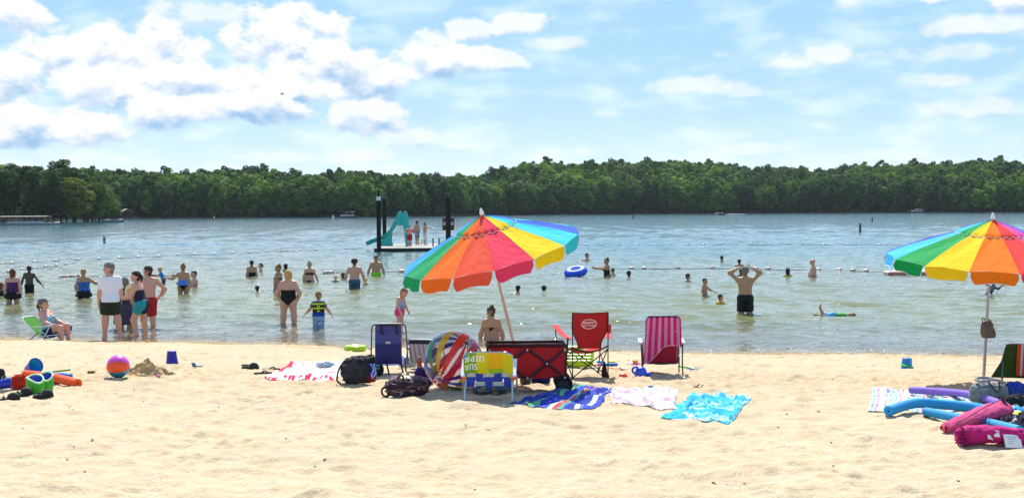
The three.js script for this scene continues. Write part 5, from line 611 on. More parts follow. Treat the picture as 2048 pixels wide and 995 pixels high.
  const tg = slab((u, v) => { const x = (u * 2 - 1) * 0.285, t = v * 1.35 - 0.35, low = 0.235 + 0.03 * Math.sin(u * 3.4) + 0.10 * sstep(0.86, 1, u), round = 0.045 * Math.pow(Math.abs(2 * u - 1), 6); const q = t < 0 ? V(x, 0.607 - round + t * 0.25, 0.10 + t * 0.02) : V(x, 0.607 - round - t * low, 0.142 - t * low * 0.36 + 0.006 * Math.sin(u * 16 + t * 3)); return q; }, 40, 22, 0.010);
  const uv = tg.attributes.uv; for (let i = 0; i < uv.count; i++) uv.setY(i, 1 - clamp(((1 - uv.getY(i)) * 1.35 - 0.35), 0, 1));
  const towel = mesh('yellow_towel', tg, tm); towel.position.copy(o.position); towel.rotation.y = rot; tag(towel, 'yellow and green towel with white letters hung over the low lawn chair', 'towel');
}

// ---------- things on the sand ----------
const gp = onGround;
const hAt = (x, z) => groundHeight(x, z) + detailHeight(x, z);
function towelOn(name, corners, material, label, category, { amp = 0.03, lift = 0.012, seed = 0, nu = 56, nv = 40, group, wob = 0.05 } = {}) {
  const c = corners.map(([x, y]) => gp(x, y)), cx = (c[0].x + c[2].x) / 2, cz = (c[0].z + c[2].z) / 2, cy = hAt(cx, cz);
  const g = slab((u, v) => { const p = c[0].clone().lerp(c[1], u).lerp(c[3].clone().lerp(c[2], u), v); const e = Math.min(u, 1 - u, v, 1 - v); p.x += wob * n2(u * 2.2 + seed, v * 2.2); p.z += wob * n2(u * 2.2, v * 2.2 + seed + 9);
    const f = Math.abs(n2(u * 2.3 + seed * 3 + v * 0.9, v * 2.6 + seed)), f2 = n2b(u * 9 + seed, v * 8 + u * 3); const y = hAt(p.x, p.z) + lift + amp * Math.max(0, 0.7 - f * 1.3) * sstep(0, 0.06, e) * 2 + 0.006 * f2 * (amp / 0.03); return V(p.x - cx, Math.max(y, hAt(p.x, p.z) + 0.006) - cy, p.z - cz); }, nu, nv, 0.009);
  const m = mesh(name, g, material); m.position.set(cx, cy, cz); return tag(m, label, category, group);
}
const towelMat = (w, h, draw) => new THREE.MeshStandardMaterial({ map: canvasTex(w, h, draw), roughness: 1, bumpMap: weaveTex, bumpScale: 0.003 });
function blob(w, h, d, seed, { crease = 0.12, flat = 0.12, seg = 44, power = 1 } = {}) { const g = new THREE.SphereGeometry(1, seg, seg * 0.7 | 0), p = g.attributes.position; for (let i = 0; i < p.count; i++) { let x = p.getX(i), y = p.getY(i), z = p.getZ(i); const q = Math.pow(Math.abs(x) ** 4 + Math.abs(y) ** 4 + Math.abs(z) ** 4, 0.25), k = lerp(1, 1 / q, 0.45 * power); const r = k * (1 + crease * (0.5 - Math.abs(n3(x * 1.9 + seed, y * 1.9, z * 1.9 + seed * 2)) * 1.6) + crease * 0.5 * n3(x * 5 + seed, y * 5, z * 5)); x *= r; y *= r; z *= r; p.setXYZ(i, x * w / 2, Math.max(y, -1 + flat) * h / 2 + h / 2 * (1 - flat), z * d / 2); } const m = mergeVertices(g); m.computeVertexNormals(); return m; }
function loft(pts, radius, seg, rad, flat = 1) { const c = new THREE.CatmullRomCurve3(pts.map((p) => (p.isVector3 ? p : V(...p)))), pos = [], uv = [], idx = []; for (let j = 0; j <= seg; j++) { const t = j / seg, p = c.getPointAt(t), d = c.getTangentAt(t), s = cross(d, V(0, 1, 0)).normalize(), u = cross(s, d).normalize(); for (let i = 0; i <= rad; i++) { const a = i / rad * 2 * Math.PI, r = radius(t, a); const q = p.clone().addScaledVector(s, Math.cos(a) * r).addScaledVector(u, Math.sin(a) * r * flat); pos.push(q.x, q.y, q.z); uv.push(t * 4, i / rad); } } const w = rad + 1; for (let j = 0; j < seg; j++) for (let i = 0; i < rad; i++) { const a = j * w + i; idx.push(a, a + 1, a + w + 1, a, a + w + 1, a + w); } const g = new THREE.BufferGeometry(); g.setAttribute('position', new THREE.Float32BufferAttribute(pos, 3)); g.setAttribute('uv', new THREE.Float32BufferAttribute(uv, 2)); g.setIndex(idx); g.computeVertexNormals(); return g; }
const at3 = (px, py, up = 0) => gp(px, py).add(V(0, up, 0));
const rel = (o, p) => p.clone().sub(o);

// towels laid out
towelOn('striped_towel', [[1146, 776], [1238, 780], [1182, 823], [1022, 811]], towelMat(512, 256, (g, w, h) => { const s = ['#1f2f9c', '#20308f', '#24389c', '#2c5a6c', '#5fae7c', '#2438a8', '#2b46c0', '#2b46c0', '#cfd4c8', '#c04a56', '#5fa884', '#2a42b8', '#22349c', '#2438a0', '#c8ccd0', '#2c48b4', '#2a40a8']; s.forEach((c, k) => { g.fillStyle = c; g.fillRect(k * w / s.length, 0, w / s.length + 1, h); }); g.fillStyle = 'rgba(230,232,240,0.5)'; for (let k = 0; k < 60; k++) g.fillRect((k * 173) % w, (k * 97) % h, 5, 14); }), 'blue towel with green, white and red stripes in front of the wagon wheels', 'towel', { amp: 0.03, seed: 2 });
towelOn('pink_white_towel', [[1228, 784], [1358, 786], [1352, 823], [1222, 807]], towelMat(256, 256, (g, w, h) => { g.fillStyle = '#e6cfd4'; g.fillRect(0, 0, w, h); for (let k = 0; k < 26; k++) { g.fillStyle = k % 3 ? 'rgba(206,120,170,0.35)' : 'rgba(255,250,250,0.8)'; g.fillRect((k * 71) % w, (k * 43) % h, 60, 8); } }), 'pale pink and white crumpled towel between the striped and the aqua towel', 'towel', { amp: 0.045, seed: 5 });
towelOn('aqua_towel', [[1388, 797], [1502, 799], [1462, 847], [1322, 838]], towelMat(256, 256, (g, w, h) => { g.fillStyle = '#2fb2dc'; g.fillRect(0, 0, w, h); for (let k = 0; k < 90; k++) { g.strokeStyle = k % 3 ? 'rgba(225,248,250,0.75)' : 'rgba(24,128,196,0.6)'; g.lineWidth = 3 + (k % 5) * 2; g.beginPath(); const x = (k * 89) % w, y = (k * 53) % h; g.moveTo(x, y); g.quadraticCurveTo(x + 20, y + 14, x + 30 + (k % 4) * 12, y + 4 - (k % 7) * 3); g.stroke(); } }), 'aqua blue and white tie-dyed towel lying alone on open sand', 'towel', { amp: 0.03, seed: 8 });
towelOn('red_white_towel', [[580, 731], [688, 727], [672, 763], [520, 761]], towelMat(256, 256, (g, w, h) => { g.fillStyle = '#ece8ec'; g.fillRect(0, 0, w, h); g.fillStyle = '#d8204c'; for (let k = 0; k < 12; k++) g.fillRect(k * 22, h - 34 + (k % 3) * 6, 15, 22); g.fillRect(0, 0, 26, h * 0.6); for (let k = 0; k < 46; k++) { g.fillStyle = ['rgba(216,40,90,0.5)', 'rgba(120,150,200,0.5)', 'rgba(200,200,80,0.5)'][k % 3]; g.fillRect((k * 61) % w, (k * 37) % (h - 50), 22, 5); } }), 'white beach towel with red pattern behind the black backpack', 'towel', { amp: 0.03, seed: 11 });
towelOn('pastel_mat', [[1748, 779], [1985, 790], [1975, 826], [1738, 826]], towelMat(512, 128, (g, w, h) => { g.fillStyle = '#bfc0c4'; g.fillRect(0, 0, w, h); const s = ['#5fa8cc', '#d0708e', '#d8cc88', '#8078c4', '#5cb4a8']; for (let k = 0; k < 26; k++) for (let j = 0; j < 22; j++) { g.fillStyle = s[k % 5]; g.fillRect(k * 20 + 4 + (j % 2) * 3, j * 6, 8, 4); } }), 'pastel striped beach mat under the purple noodle', 'mat', { amp: 0.012, seed: 14, wob: 0.02 });
towelOn('bright_towel', [[2012, 815], [2110, 812], [2110, 838], [2010, 836]], towelMat(256, 128, (g, w, h) => { const s = ['#b8d024', '#e8e4d0', '#2fa0d8', '#1f68b0', '#e0dcd0', '#b8d024']; s.forEach((c, k) => { g.fillStyle = c; g.fillRect(0, k * h / 6, w, h / 6 + 1); }); }), 'lime, white and blue towel at the right edge beside the purple noodle', 'towel', { amp: 0.035, seed: 17, nu: 36, nv: 24 });
towelOn('dark_patterned_cloth', [[2005, 842], [2100, 840], [2110, 866], [1998, 862]], towelMat(256, 128, (g, w, h) => { g.fillStyle = '#231a3c'; g.fillRect(0, 0, w, h); for (let k = 0; k < 60; k++) { g.fillStyle = ['#5a3f8a', '#c8c4d0', '#101018'][k % 3]; g.beginPath(); g.ellipse((k * 83) % w, (k * 47) % h, 12, 5, k, 0, 7); g.fill(); } }), 'dark purple patterned cloth crumpled at the right edge above the magenta bag', 'cloth', { amp: 0.05, seed: 20, nu: 36, nv: 24 });

// big clear ball of coloured gores
{
  const p = gp(905, 786), R = 0.375, o = thing('beach_ball', 'giant clear beach ball with rainbow stripes beside the low lawn chair', 'beach ball', [p.x, p.y + R - 0.01, p.z - 0.3]);
  const q = new THREE.Quaternion().setFromUnitVectors(V(0, 1, 0), V(-0.42, -0.53, 0.735).normalize()); const body = o; o.quaternion.copy(q).multiply(new THREE.Quaternion().setFromAxisAngle(V(0, 1, 0), 0.35));
  const cs = ['#ec3a1c', '#e8b50c', '#0d8a3c', '#1660d0', '#5c1f90', '#d81c4c'], film = phys({ color: new THREE.Color(0.70, 0.68, 0.80), transmission: 1, thickness: 0, roughness: 0.16, ior: 1.45, side: THREE.DoubleSide });
  for (let k = 0; k < 24; k++) { const g = new THREE.SphereGeometry(R, 5, 30, k * Math.PI / 12, Math.PI / 12, 0.05, Math.PI - 0.1), pa = g.attributes.position; for (let i = 0; i < pa.count; i++) { const n = V(pa.getX(i), pa.getY(i), pa.getZ(i)); const a = Math.atan2(n.z, n.x), s = 1 + 0.004 * Math.cos(a * 24) * Math.sin(Math.acos(n.y / R)); pa.setXYZ(i, n.x * s, n.y, n.z * s); } g.computeVertexNormals(); const m = k % 2 ? film : phys({ color: new THREE.Color(cs[(k / 2) % 6]), transmission: 0.3, thickness: 0, roughness: 0.3, side: THREE.DoubleSide }); mesh(k % 2 ? 'clear_gore' : 'coloured_gore', g, m, o); }
  for (const s of [1, -1]) mesh('end_cap', T(new THREE.SphereGeometry(0.03, 16, 8, 0, 6.3, 0, 1.5).scale(1, 0.3, 1), 0, s * R * 0.995, 0, s > 0 ? 0 : Math.PI), mat('#6c7078', { roughness: 0.4 }), o);
}
{ // small ball
  const p = gp(232, 759), R = 0.158, o = thing('beach_ball', 'small pink, orange and teal beach ball beside the heap of sand', 'beach ball', [p.x, p.y + R - 0.008, p.z - 0.1]); o.rotation.set(0.05, 0.1, Math.PI / 2 + 0.02);
  const cs = ['#f04a10', '#e050c8', '#e8e4e0', '#e8c01c', '#2a58c8', '#1488a8'];
  for (let k = 0; k < 6; k++) mesh('gore', new THREE.SphereGeometry(R, 10, 24, k * Math.PI / 3 + 1.13, Math.PI / 3), phys({ color: new THREE.Color(cs[k]), roughness: 0.28, clearcoat: 0.3 }), o);
  for (const s of [1, -1]) mesh('valve_disc', T(new THREE.CylinderGeometry(0.03, 0.03, 0.004, 18), 0, s * R * 0.99, 0), mat('#f0ece8'), o);
}
// heap of sand
{ const p = gp(290, 752), g = new THREE.CircleGeometry(0.46, 64, 0, 6.2832); const pos = [], idx = [], col = [], N = 60, M = 34, r = rng(8); for (let j = 0; j <= M; j++) for (let i = 0; i <= N; i++) { const a = i / N * 6.2832, q = j / M, rr = q * (0.40 + 0.1 * n2(Math.cos(a) * 1.3, Math.sin(a) * 1.3 + 4)); const x = Math.cos(a) * rr, z = Math.sin(a) * rr * 0.8, y = 0.24 * Math.pow(1 - q, 1.25) + 0.016 * n2(x * 14, z * 14) * (1 - q) + 0.012 * n2(x * 30, z * 30) - 0.03 * q; pos.push(x, hAt(p.x + x, p.z - 0.1 + z) - p.y + y, z); const v = 0.92 + 0.25 * n2(x * 12 + 5, z * 12); col.push(0.50 * v, 0.345 * v, 0.17 * v); } const w = N + 1; for (let j = 0; j < M; j++) for (let i = 0; i < N; i++) { const k = j * w + i; idx.push(k, k + 1, k + w + 1, k, k + w + 1, k + w); } const b = new THREE.BufferGeometry(); b.setAttribute('position', new THREE.Float32BufferAttribute(pos, 3)); b.setAttribute('color', new THREE.Float32BufferAttribute(col, 3)); b.setIndex(idx); b.computeVertexNormals(); const m = mesh('sand_heap', b, phys({ vertexColors: true, roughness: 1, specularIntensity: 0.2, side: THREE.DoubleSide })); m.position.set(p.x, p.y, p.z - 0.1); tag(m, 'pointed heap of damp sand between the small ball and the blue bucket', 'sand heap'); }
// buckets
function bucket(o, r0, r1, h, c, inner) { mesh('pail', lathe([[0, 0], [r0, 0], [r0 + 0.003, 0.006], [r1, h], [r1 + 0.008, h], [r1 + 0.008, h + 0.01], [r1 - 0.004, h + 0.01], [r0 - 0.004, 0.008], [0, 0.008]], 30), mat(c, { roughness: 0.4, side: THREE.DoubleSide }), o); return o; }
{ const p = gp(340, 729), o = thing('toy_bucket', 'dark blue toy bucket standing upside down behind the sand heap', 'bucket', [p.x, p.y + 0.205, p.z - 0.09]); o.rotation.z = Math.PI + 0.03; bucket(o, 0.066, 0.095, 0.2, '#1a1796'); }
{ const p = gp(1818, 738), o = thing('toy_bucket', 'light blue toy bucket with bright green shovel near the water at right', 'bucket', [p.x, p.y + 0.155, p.z - 0.08]); o.rotation.z = Math.PI - 0.05; bucket(o, 0.068, 0.086, 0.155, '#1f7fd0');
  const s = thing('toy_shovel', 'bright green toy shovel leaning on the light blue bucket', 'toy shovel', [p.x - 0.02, p.y + 0.02, p.z + 0.03]); s.rotation.set(0.2, 0.1, -0.22); mesh('handle', rod(V(0.09, 0.015, 0), V(-0.04, 0.02, 0), 0.012), mat('#2fd01c', { roughness: 0.4 }), s); mesh('blade', T(box(0.08, 0.016, 0.06), -0.08, 0.02, 0), mat('#2fd01c', { roughness: 0.4 }), s); }
{ const p = gp(58, 757), o = thing('toy_bucket', 'blue bucket with turquoise inside lying behind the orange noodle', 'bucket', [p.x - 0.05, p.y + 0.09, p.z - 0.1]); o.rotation.set(0.3, -0.5, -1.0); bucket(o, 0.06, 0.1, 0.19, '#2036b8'); mesh('lining', T(lathe([[0, 0.012], [0.055, 0.012], [0.092, 0.186]], 24), 0, 0, 0), mat('#18a8d8', { side: THREE.DoubleSide }), o); }
{ const p = gp(10, 786), o = thing('toy_bucket', 'royal blue bucket lying on its side at the left edge beside the sandals', 'bucket', [p.x - 0.13, p.y + 0.065, p.z - 0.04]); o.rotation.set(0, 0.35, -1.45); bucket(o, 0.05, 0.068, 0.17, '#142ea8'); }
// toy rake
{ const p = gp(388, 735), o = thing('toy_rake', 'small grey-blue toy rake lying with its teeth up near the dark blue bucket', 'toy rake', [p.x, p.y, p.z], 0.3); const m = mat('#3a6a94'); mesh('handle', rod(V(0.02, 0.02, 0), V(0.12, 0.015, -0.02), 0.009), m, o); mesh('head', rod(V(-0.02, 0.02, -0.06), V(0.02, 0.02, 0.07), 0.010), m, o); for (let k = 0; k < 5; k++) mesh('tooth', rod(V(-0.02 + k * 0.01, 0.02, -0.06 + k * 0.032), V(-0.035 + k * 0.01, 0.075, -0.05 + k * 0.032), 0.006), m, o); }
// noodles
function noodle(pts, r, c, label, hollow = 1) { const v = pts.map(([x, y, u = 0]) => at3(x, y, r + u)), o = thing('pool_noodle', label, 'pool noodle', v[0]); const q = v.map((p) => rel(v[0], p)), m = mat(c, { roughness: 0.8, side: THREE.DoubleSide, bumpMap: weaveTex, bumpScale: 0.002 }); mesh('foam', tube(q, r, 60, 18), m, o); const ring = (a, b) => { const g = new THREE.RingGeometry(r * 0.22, r, 20, 1); g.applyQuaternion(new THREE.Quaternion().setFromUnitVectors(V(0, 0, 1), a.clone().sub(b).normalize())); return g.translate(a.x, a.y, a.z); }; mesh('end', ring(q[0], q[1]), m, o); mesh('end', ring(q[q.length - 1], q[q.length - 2]), m, o); mesh('bore', tube(q, r * 0.22, 60, 10), m, o); return o; }
noodle([[50, 758], [100, 766], [155, 776]], 0.058, '#f2560a', 'thick orange pool noodle lying in the pile at the left');
noodle([[106, 756], [124, 758], [141, 760]], 0.03, '#2a86d8', 'short light blue pool noodle behind the orange noodle');
noodle([[1822, 791, 0.04], [1880, 797, 0.05], [1950, 809, 0.04], [2013, 827, 0.04]], 0.042, '#8a68c8', 'purple pool noodle lying across the pastel mat');
noodle([[1836, 811], [1866, 813], [1915, 818]], 0.044, '#6fc818', 'green pool noodle mostly hidden behind the thick blue noodle');
noodle([[1777, 838], [1830, 829, 0.04], [1890, 827, 0.05], [1950, 830, 0.03], [2000, 836]], 0.054, '#289ed8', 'thick blue pool noodle curving in front of the pastel mat');
noodle([[1852, 834], [1910, 844], [1975, 856], [2040, 872]], 0.048, '#2a9fd6', 'straight blue pool noodle running under the pink bags');
{ const p = at3(112, 752), o = thing('toy_stick', 'thin green toy stick resting on the light blue noodle', 'toy', p); mesh('stick', rod(V(-0.06, 0.05, 0), V(0.18, 0.07, -0.06), 0.012), mat('#3f9a30'), o); mesh('knob', T(new THREE.SphereGeometry(0.022, 14, 10), -0.1, 0.045, 0.0), mat('#5a4ab8'), o); mesh('neck', rod(V(-0.1, 0.045, 0), V(-0.05, 0.05, 0), 0.012), mat('#2a9ab8'), o); }
// pile at the left
{ const p = at3(38, 778), m = mesh('red_swim_bag', blob(0.23, 0.2, 0.2, 3, { crease: 0.25 }), cloth('#c02a10')); m.position.copy(p).add(V(0, -0.01, -0.05)); tag(m, 'crumpled red cloth bag lying in front of the orange noodle', 'bag'); }
for (const [px, py, tn, lb] of [[66, 790, 0.2, 'green inflatable arm float with blue lining, the left one of the pair'], [86, 785, -0.25, 'green inflatable arm float with blue lining, the right one of the pair']]) {
  const p = at3(px, py), o = thing('arm_float', lb, 'arm float', [p.x, p.y - 0.005, p.z - 0.06], tn), sc1 = o.scale.setScalar(1.2), prof = (a, v, k) => { const r = 0.082 * k * (1 + 0.10 * Math.sin(Math.PI * v)), top = 0.15 + 0.06 * Math.pow(Math.max(0, Math.cos(a - 2.2)), 2); return V(Math.cos(a) * r, v * top * (0.7 + 0.3 * (1 - Math.sin(a))), Math.sin(a) * r * 0.8); };
  mesh('sleeve', grid((u, v) => prof(u * 6.2832, v, 1), 36, 12), mat('#2fa31c', { roughness: 0.35, side: THREE.DoubleSide }), o); mesh('lining', grid((u, v) => prof(u * 6.2832, v * 0.98 + 0.02, lerp(0.72, 0.93, v)), 36, 12), mat('#2448c0', { side: THREE.DoubleSide, roughness: 0.4 }), o); mesh('rim', new THREE.TubeGeometry(new THREE.CatmullRomCurve3(Array.from({ length: 24 }, (_, k) => prof(k / 24 * 6.2832, 1, 0.98)), true), 60, 0.010, 6, true), mat('#c8f0b0', { roughness: 0.35 }), o); }
function sandal(px, py, turn, label, c = '#1c1c1e', len = 0.25) { const p = at3(px, py), o = thing('sandal', label, 'sandal', [p.x, p.y, p.z], turn); const sh = new THREE.Shape(); sh.moveTo(-0.12, -0.03); sh.bezierCurveTo(-0.14, 0.04, -0.05, 0.045, 0, 0.036); sh.bezierCurveTo(0.05, 0.05, 0.13, 0.06, 0.13, 0.0); sh.bezierCurveTo(0.13, -0.06, 0.04, -0.045, 0, -0.036); sh.bezierCurveTo(-0.05, -0.05, -0.12, -0.06, -0.12, -0.03); const g = new THREE.ExtrudeGeometry(sh, { depth: 0.03, bevelEnabled: true, bevelSize: 0.004, bevelThickness: 0.004, bevelSegments: 2, curveSegments: 10 }); g.rotateX(-Math.PI / 2); mesh('sole', g, mat(c, { roughness: 0.85 }), o); return o; }
function strapSandal(px, py, turn, label) { const o = sandal(px, py, turn, label); mesh('footbed', T(box(0.20, 0.008, 0.065, 0, 0, 0, 0.003), -0.01, 0.04, 0), mat('#6a6a60'), o); mesh('upper', T(new THREE.SphereGeometry(1, 20, 12, 0, 6.2832, 0, 1.57).scale(0.075, 0.062, 0.052), 0.06, 0.036, 0), mat('#26272a', { roughness: 0.8 }), o); o.scale.setScalar(1.0); o.rotation.z = 0.1; mesh('strap', tube([V(0.04, 0.02, 0.045), V(0.04, 0.07, 0.02), V(0.05, 0.075, -0.01), V(0.05, 0.02, -0.045)], 0.014, 20, 6), mat('#151518'), o); mesh('strap', tube([V(-0.04, 0.02, 0.04), V(-0.05, 0.06, 0), V(-0.04, 0.02, -0.04)], 0.012, 16, 6), mat('#151518'), o); return o; }
strapSandal(16, 801, 0.2, 'dark grey strap sandal lying nearest the lens in the left pile'); strapSandal(43, 793, 0.9, 'dark grey strap sandal turned sideways behind the nearest sandal'); strapSandal(86, 795, -0.3, 'dark brown strap sandal in front of the right arm float');
{ const o = sandal(500, 737, 0.05, 'single dark green rubber clog lying on the sand left of the towel', '#1e241f'); mesh('upper', (() => { const g = new THREE.SphereGeometry(1, 24, 14, 0, 6.2832, 0, Math.PI / 2); g.scale(0.075, 0.075, 0.05); return g.translate(0.055, 0.02, 0); })(), mat('#222a24', { roughness: 0.7 }), o); mesh('heel_rim', tube([V(-0.02, 0.05, 0.045), V(-0.1, 0.055, 0.035), V(-0.125, 0.055, 0), V(-0.1, 0.055, -0.035), V(-0.02, 0.05, -0.045)], 0.012, 24, 6), mat('#222a24'), o); }
for (const [px, py, tn, lb] of [[525, 749, 0.25, 'brown flip-flop nearest to the red and white towel'], [541, 742, 0.12, 'brown flip-flop lying just behind its fellow by the red towel']]) { const o = sandal(px, py, tn, lb, '#3a2e20'); mesh('thong', tube([V(-0.02, 0.026, 0.045), V(0.03, 0.055, 0.022), V(0.075, 0.03, 0), V(0.03, 0.055, -0.022), V(-0.02, 0.026, -0.045)], 0.007, 24, 6), mat('#241b12'), o); }
{ const m = mesh('toy_shell', blob(0.06, 0.035, 0.05, 31, { crease: 0.1 }), mat('#e86aa0', { roughness: 0.5 })); m.position.copy(at3(316, 758)); tag(m, 'small pink toy lying on the sand below the heap', 'toy'); }
{ const p = at3(181, 748), o = thing('weed_scrap', 'scrap of green and yellow weed lying left of the small ball', 'weed', p), r = rng(15); for (let k = 0; k < 9; k++) { const x = (r() - 0.5) * 0.12, z = (r() - 0.5) * 0.07; mesh('frond', tube([V(x, 0.005, z), V(x + 0.03, 0.02 + 0.03 * r(), z + 0.01), V(x + 0.06, 0.008, z + 0.02 * r())], 0.007, 10, 5), mat(k % 2 ? '#3c5a18' : '#8a8a18'), o); } }
// swim ring and lime lounger
{ const p = at3(708, 704), g = new THREE.TorusGeometry(0.158, 0.066, 18, 48); g.rotateX(Math.PI / 2); const o = thing('swim_ring', 'lime yellow swim ring lying at the water behind the navy chair', 'swim ring', [p.x, p.y + 0.055, p.z - 0.2]); const pa = g.attributes.position; for (let i = 0; i < pa.count; i++) { const a = Math.atan2(pa.getZ(i), pa.getX(i)); pa.setY(i, pa.getY(i) * 0.92 * (1 + 0.05 * Math.cos(a * 22))); } g.computeVertexNormals(); mesh('ring', g, phys({ color: new THREE.Color('#b2d808'), roughness: 0.3, transmission: 0.25, thickness: 0 }), o); mesh('valve', T(new THREE.CylinderGeometry(0.008, 0.008, 0.02, 8), 0.1, 0.06, 0.1), mat('#f0f0e0'), o); }
{ const p = at3(1155, 742), o = thing('pool_lounger', 'lime green inflatable lounger lying behind the red camp chair', 'inflatable', [p.x, p.y, p.z - 0.35], -0.1); const lime = phys({ color: new THREE.Color('#b4d60a'), roughness: 0.3, transmission: 0.2, thickness: 0 }); for (let k = 0; k < 4; k++) mesh('air_chamber', T(new THREE.CapsuleGeometry(0.055, 0.5, 6, 16).rotateZ(Math.PI / 2), -0.05, 0.05 + k * 0.035, -0.02 - k * 0.1), lime, o); mesh('pillow', T(new THREE.CapsuleGeometry(0.05, 0.3, 6, 14).rotateZ(Math.PI / 2).scale(1, 1, 1.2), -0.1, 0.23, -0.40), phys({ color: new THREE.Color('#8fd86a'), roughness: 0.3 }), o); }
// toys by the chairs
{ const p = at3(1283, 757), o = thing('watering_can', 'cornflower blue toy watering can in front of the crimson chair', 'watering can', [p.x, p.y, p.z - 0.07], 0.1), m = mat('#3454d8', { roughness: 0.35 }); mesh('can', lathe([[0, 0], [0.075, 0], [0.088, 0.02], [0.082, 0.09], [0.06, 0.13], [0.045, 0.15], [0, 0.152]], 26), m, o); mesh('spout', rod(V(0.06, 0.05, 0.02), V(0.125, 0.05, 0.07), 0.026, 0.034, 14), m, o); mesh('handle', T(new THREE.TorusGeometry(0.045, 0.015, 10, 24), -0.075, 0.105, 0), m, o); }
{ const p = at3(1246, 756), o = thing('sand_mould', 'small orange sand mould on the sand left of the watering can', 'toy', p); mesh('mould', lathe([[0, 0], [0.055, 0], [0.06, 0.01], [0.048, 0.045], [0, 0.05]], 20), mat('#e8460c', { roughness: 0.4 }), o); mesh('tab', T(box(0.03, 0.01, 0.03), 0.065, 0.008, 0), mat('#e8460c'), o); }
function shovel(px, py, turn, c, label, s = 1) { const p = at3(px, py, 0.012), o = thing('toy_shovel', label, 'toy shovel', p, turn), m = mat(c, { roughness: 0.4 }); o.scale.setScalar(s); mesh('handle', rod(V(-0.12, 0.015, 0), V(0.03, 0.012, 0), 0.011), m, o); mesh('grip', T(new THREE.TorusGeometry(0.022, 0.008, 8, 16).rotateX(Math.PI / 2), -0.14, 0.015, 0), m, o); mesh('blade', slab((u, v) => V(0.02 + u * 0.12, 0.012 + 0.02 * Math.abs(v - 0.5) * 2 * (1 - u * 0.4), (v - 0.5) * 0.085 * (1 - 0.35 * u * u)), 8, 8, 0.006), m, o); return o; }
shovel(1238, 741, -0.35, '#f08a0c', 'orange toy shovel lying behind the camp chair'); shovel(1372, 738, -1.0, '#4cb81c', 'green toy shovel lying right of the crimson chair', 1.1); shovel(1388, 741, 0.2, '#5a86d0', 'small light blue toy shovel at the end of the green one', 0.6);
{ const p = at3(1218, 733), o = thing('toy_tray', 'flat blue toy tray behind the legs of the red camp chair', 'toy', p, 0.05); mesh('tray', box(0.27, 0.05, 0.16, 0, 0.025, 0, 0.02), mat('#1268c0', { roughness: 0.4 }), o); mesh('insert', box(0.1, 0.03, 0.1, 0.05, 0.06, -0.02, 0.01), mat('#d8d418', { roughness: 0.4 }), o); mesh('lip', box(0.09, 0.03, 0.08, -0.14, 0.055, -0.10, 0.01), mat('#18a0d8'), o); }
{ const m = mesh('sand_toy', blob(0.14, 0.045, 0.09, 44, { crease: 0.25 }), mat('#e0506c', { roughness: 0.5 })); m.position.copy(at3(1191, 733)); tag(m, 'coral red sand toy left of the blue tray', 'toy'); }
{ const p = at3(1268, 730), o = thing('toy_boat', 'pink toy boat with an orange cabin near the water left of the crimson chair', 'toy', p); mesh('hull', loft([V(-0.12, 0.03, 0), V(0, 0.025, 0), V(0.13, 0.035, 0)], (t) => 0.005 + 0.05 * Math.sin(Math.PI * clamp(t, 0.02, 0.98)), 20, 14, 0.6), mat('#e8709c', { roughness: 0.4 }), o); mesh('cabin', box(0.09, 0.04, 0.05, 0.02, 0.075, 0, 0.012), mat('#f0a020'), o); }
{ const p = at3(1299, 782), o = thing('snack_pouch', 'small light blue snack pouch standing behind the pink and white towel', 'pouch', [p.x, p.y, p.z - 0.02], 0.15); mesh('pouch', slab((u, v) => V((u - 0.5) * 0.1 * (1 + 0.08 * Math.sin(v * 3)), 0.07 * (1 - v), 0.02 * Math.sin(Math.PI * u) * v), 12, 8, 0.02), new THREE.MeshStandardMaterial({ roughness: 0.35, map: canvasTex(64, 64, (g) => { g.fillStyle = '#1c86c4'; g.fillRect(0, 0, 64, 64); g.fillStyle = '#5cc0e8'; g.fillRect(0, 0, 64, 14); g.fillStyle = '#d82c34'; g.beginPath(); g.arc(38, 38, 11, 0, 7); g.fill(); }) }), o); mesh('base', box(0.08, 0.02, 0.035, 0, 0.01, -0.005, 0.006), mat('#17649c'), o); }
{ const p = at3(1397, 776), o = thing('driftwood_twig', 'brown driftwood twig lying on the sand right of the pouch', 'twig', p), m = mat('#4a331c', { roughness: 0.95 }); mesh('branch', tube([V(-0.09, 0.01, 0), V(-0.03, 0.03, 0.01), V(0.03, 0.015, 0), V(0.09, 0.02, 0.01)], 0.009, 20, 6), m, o); mesh('branch', tube([V(-0.02, 0.02, 0), V(0.0, 0.05, -0.02), V(0.03, 0.055, -0.03)], 0.007, 12, 6), m, o); mesh('branch', tube([V(0.03, 0.015, 0), V(0.05, 0.045, 0.01), V(0.06, 0.05, 0.02)], 0.007, 12, 6), m, o); }
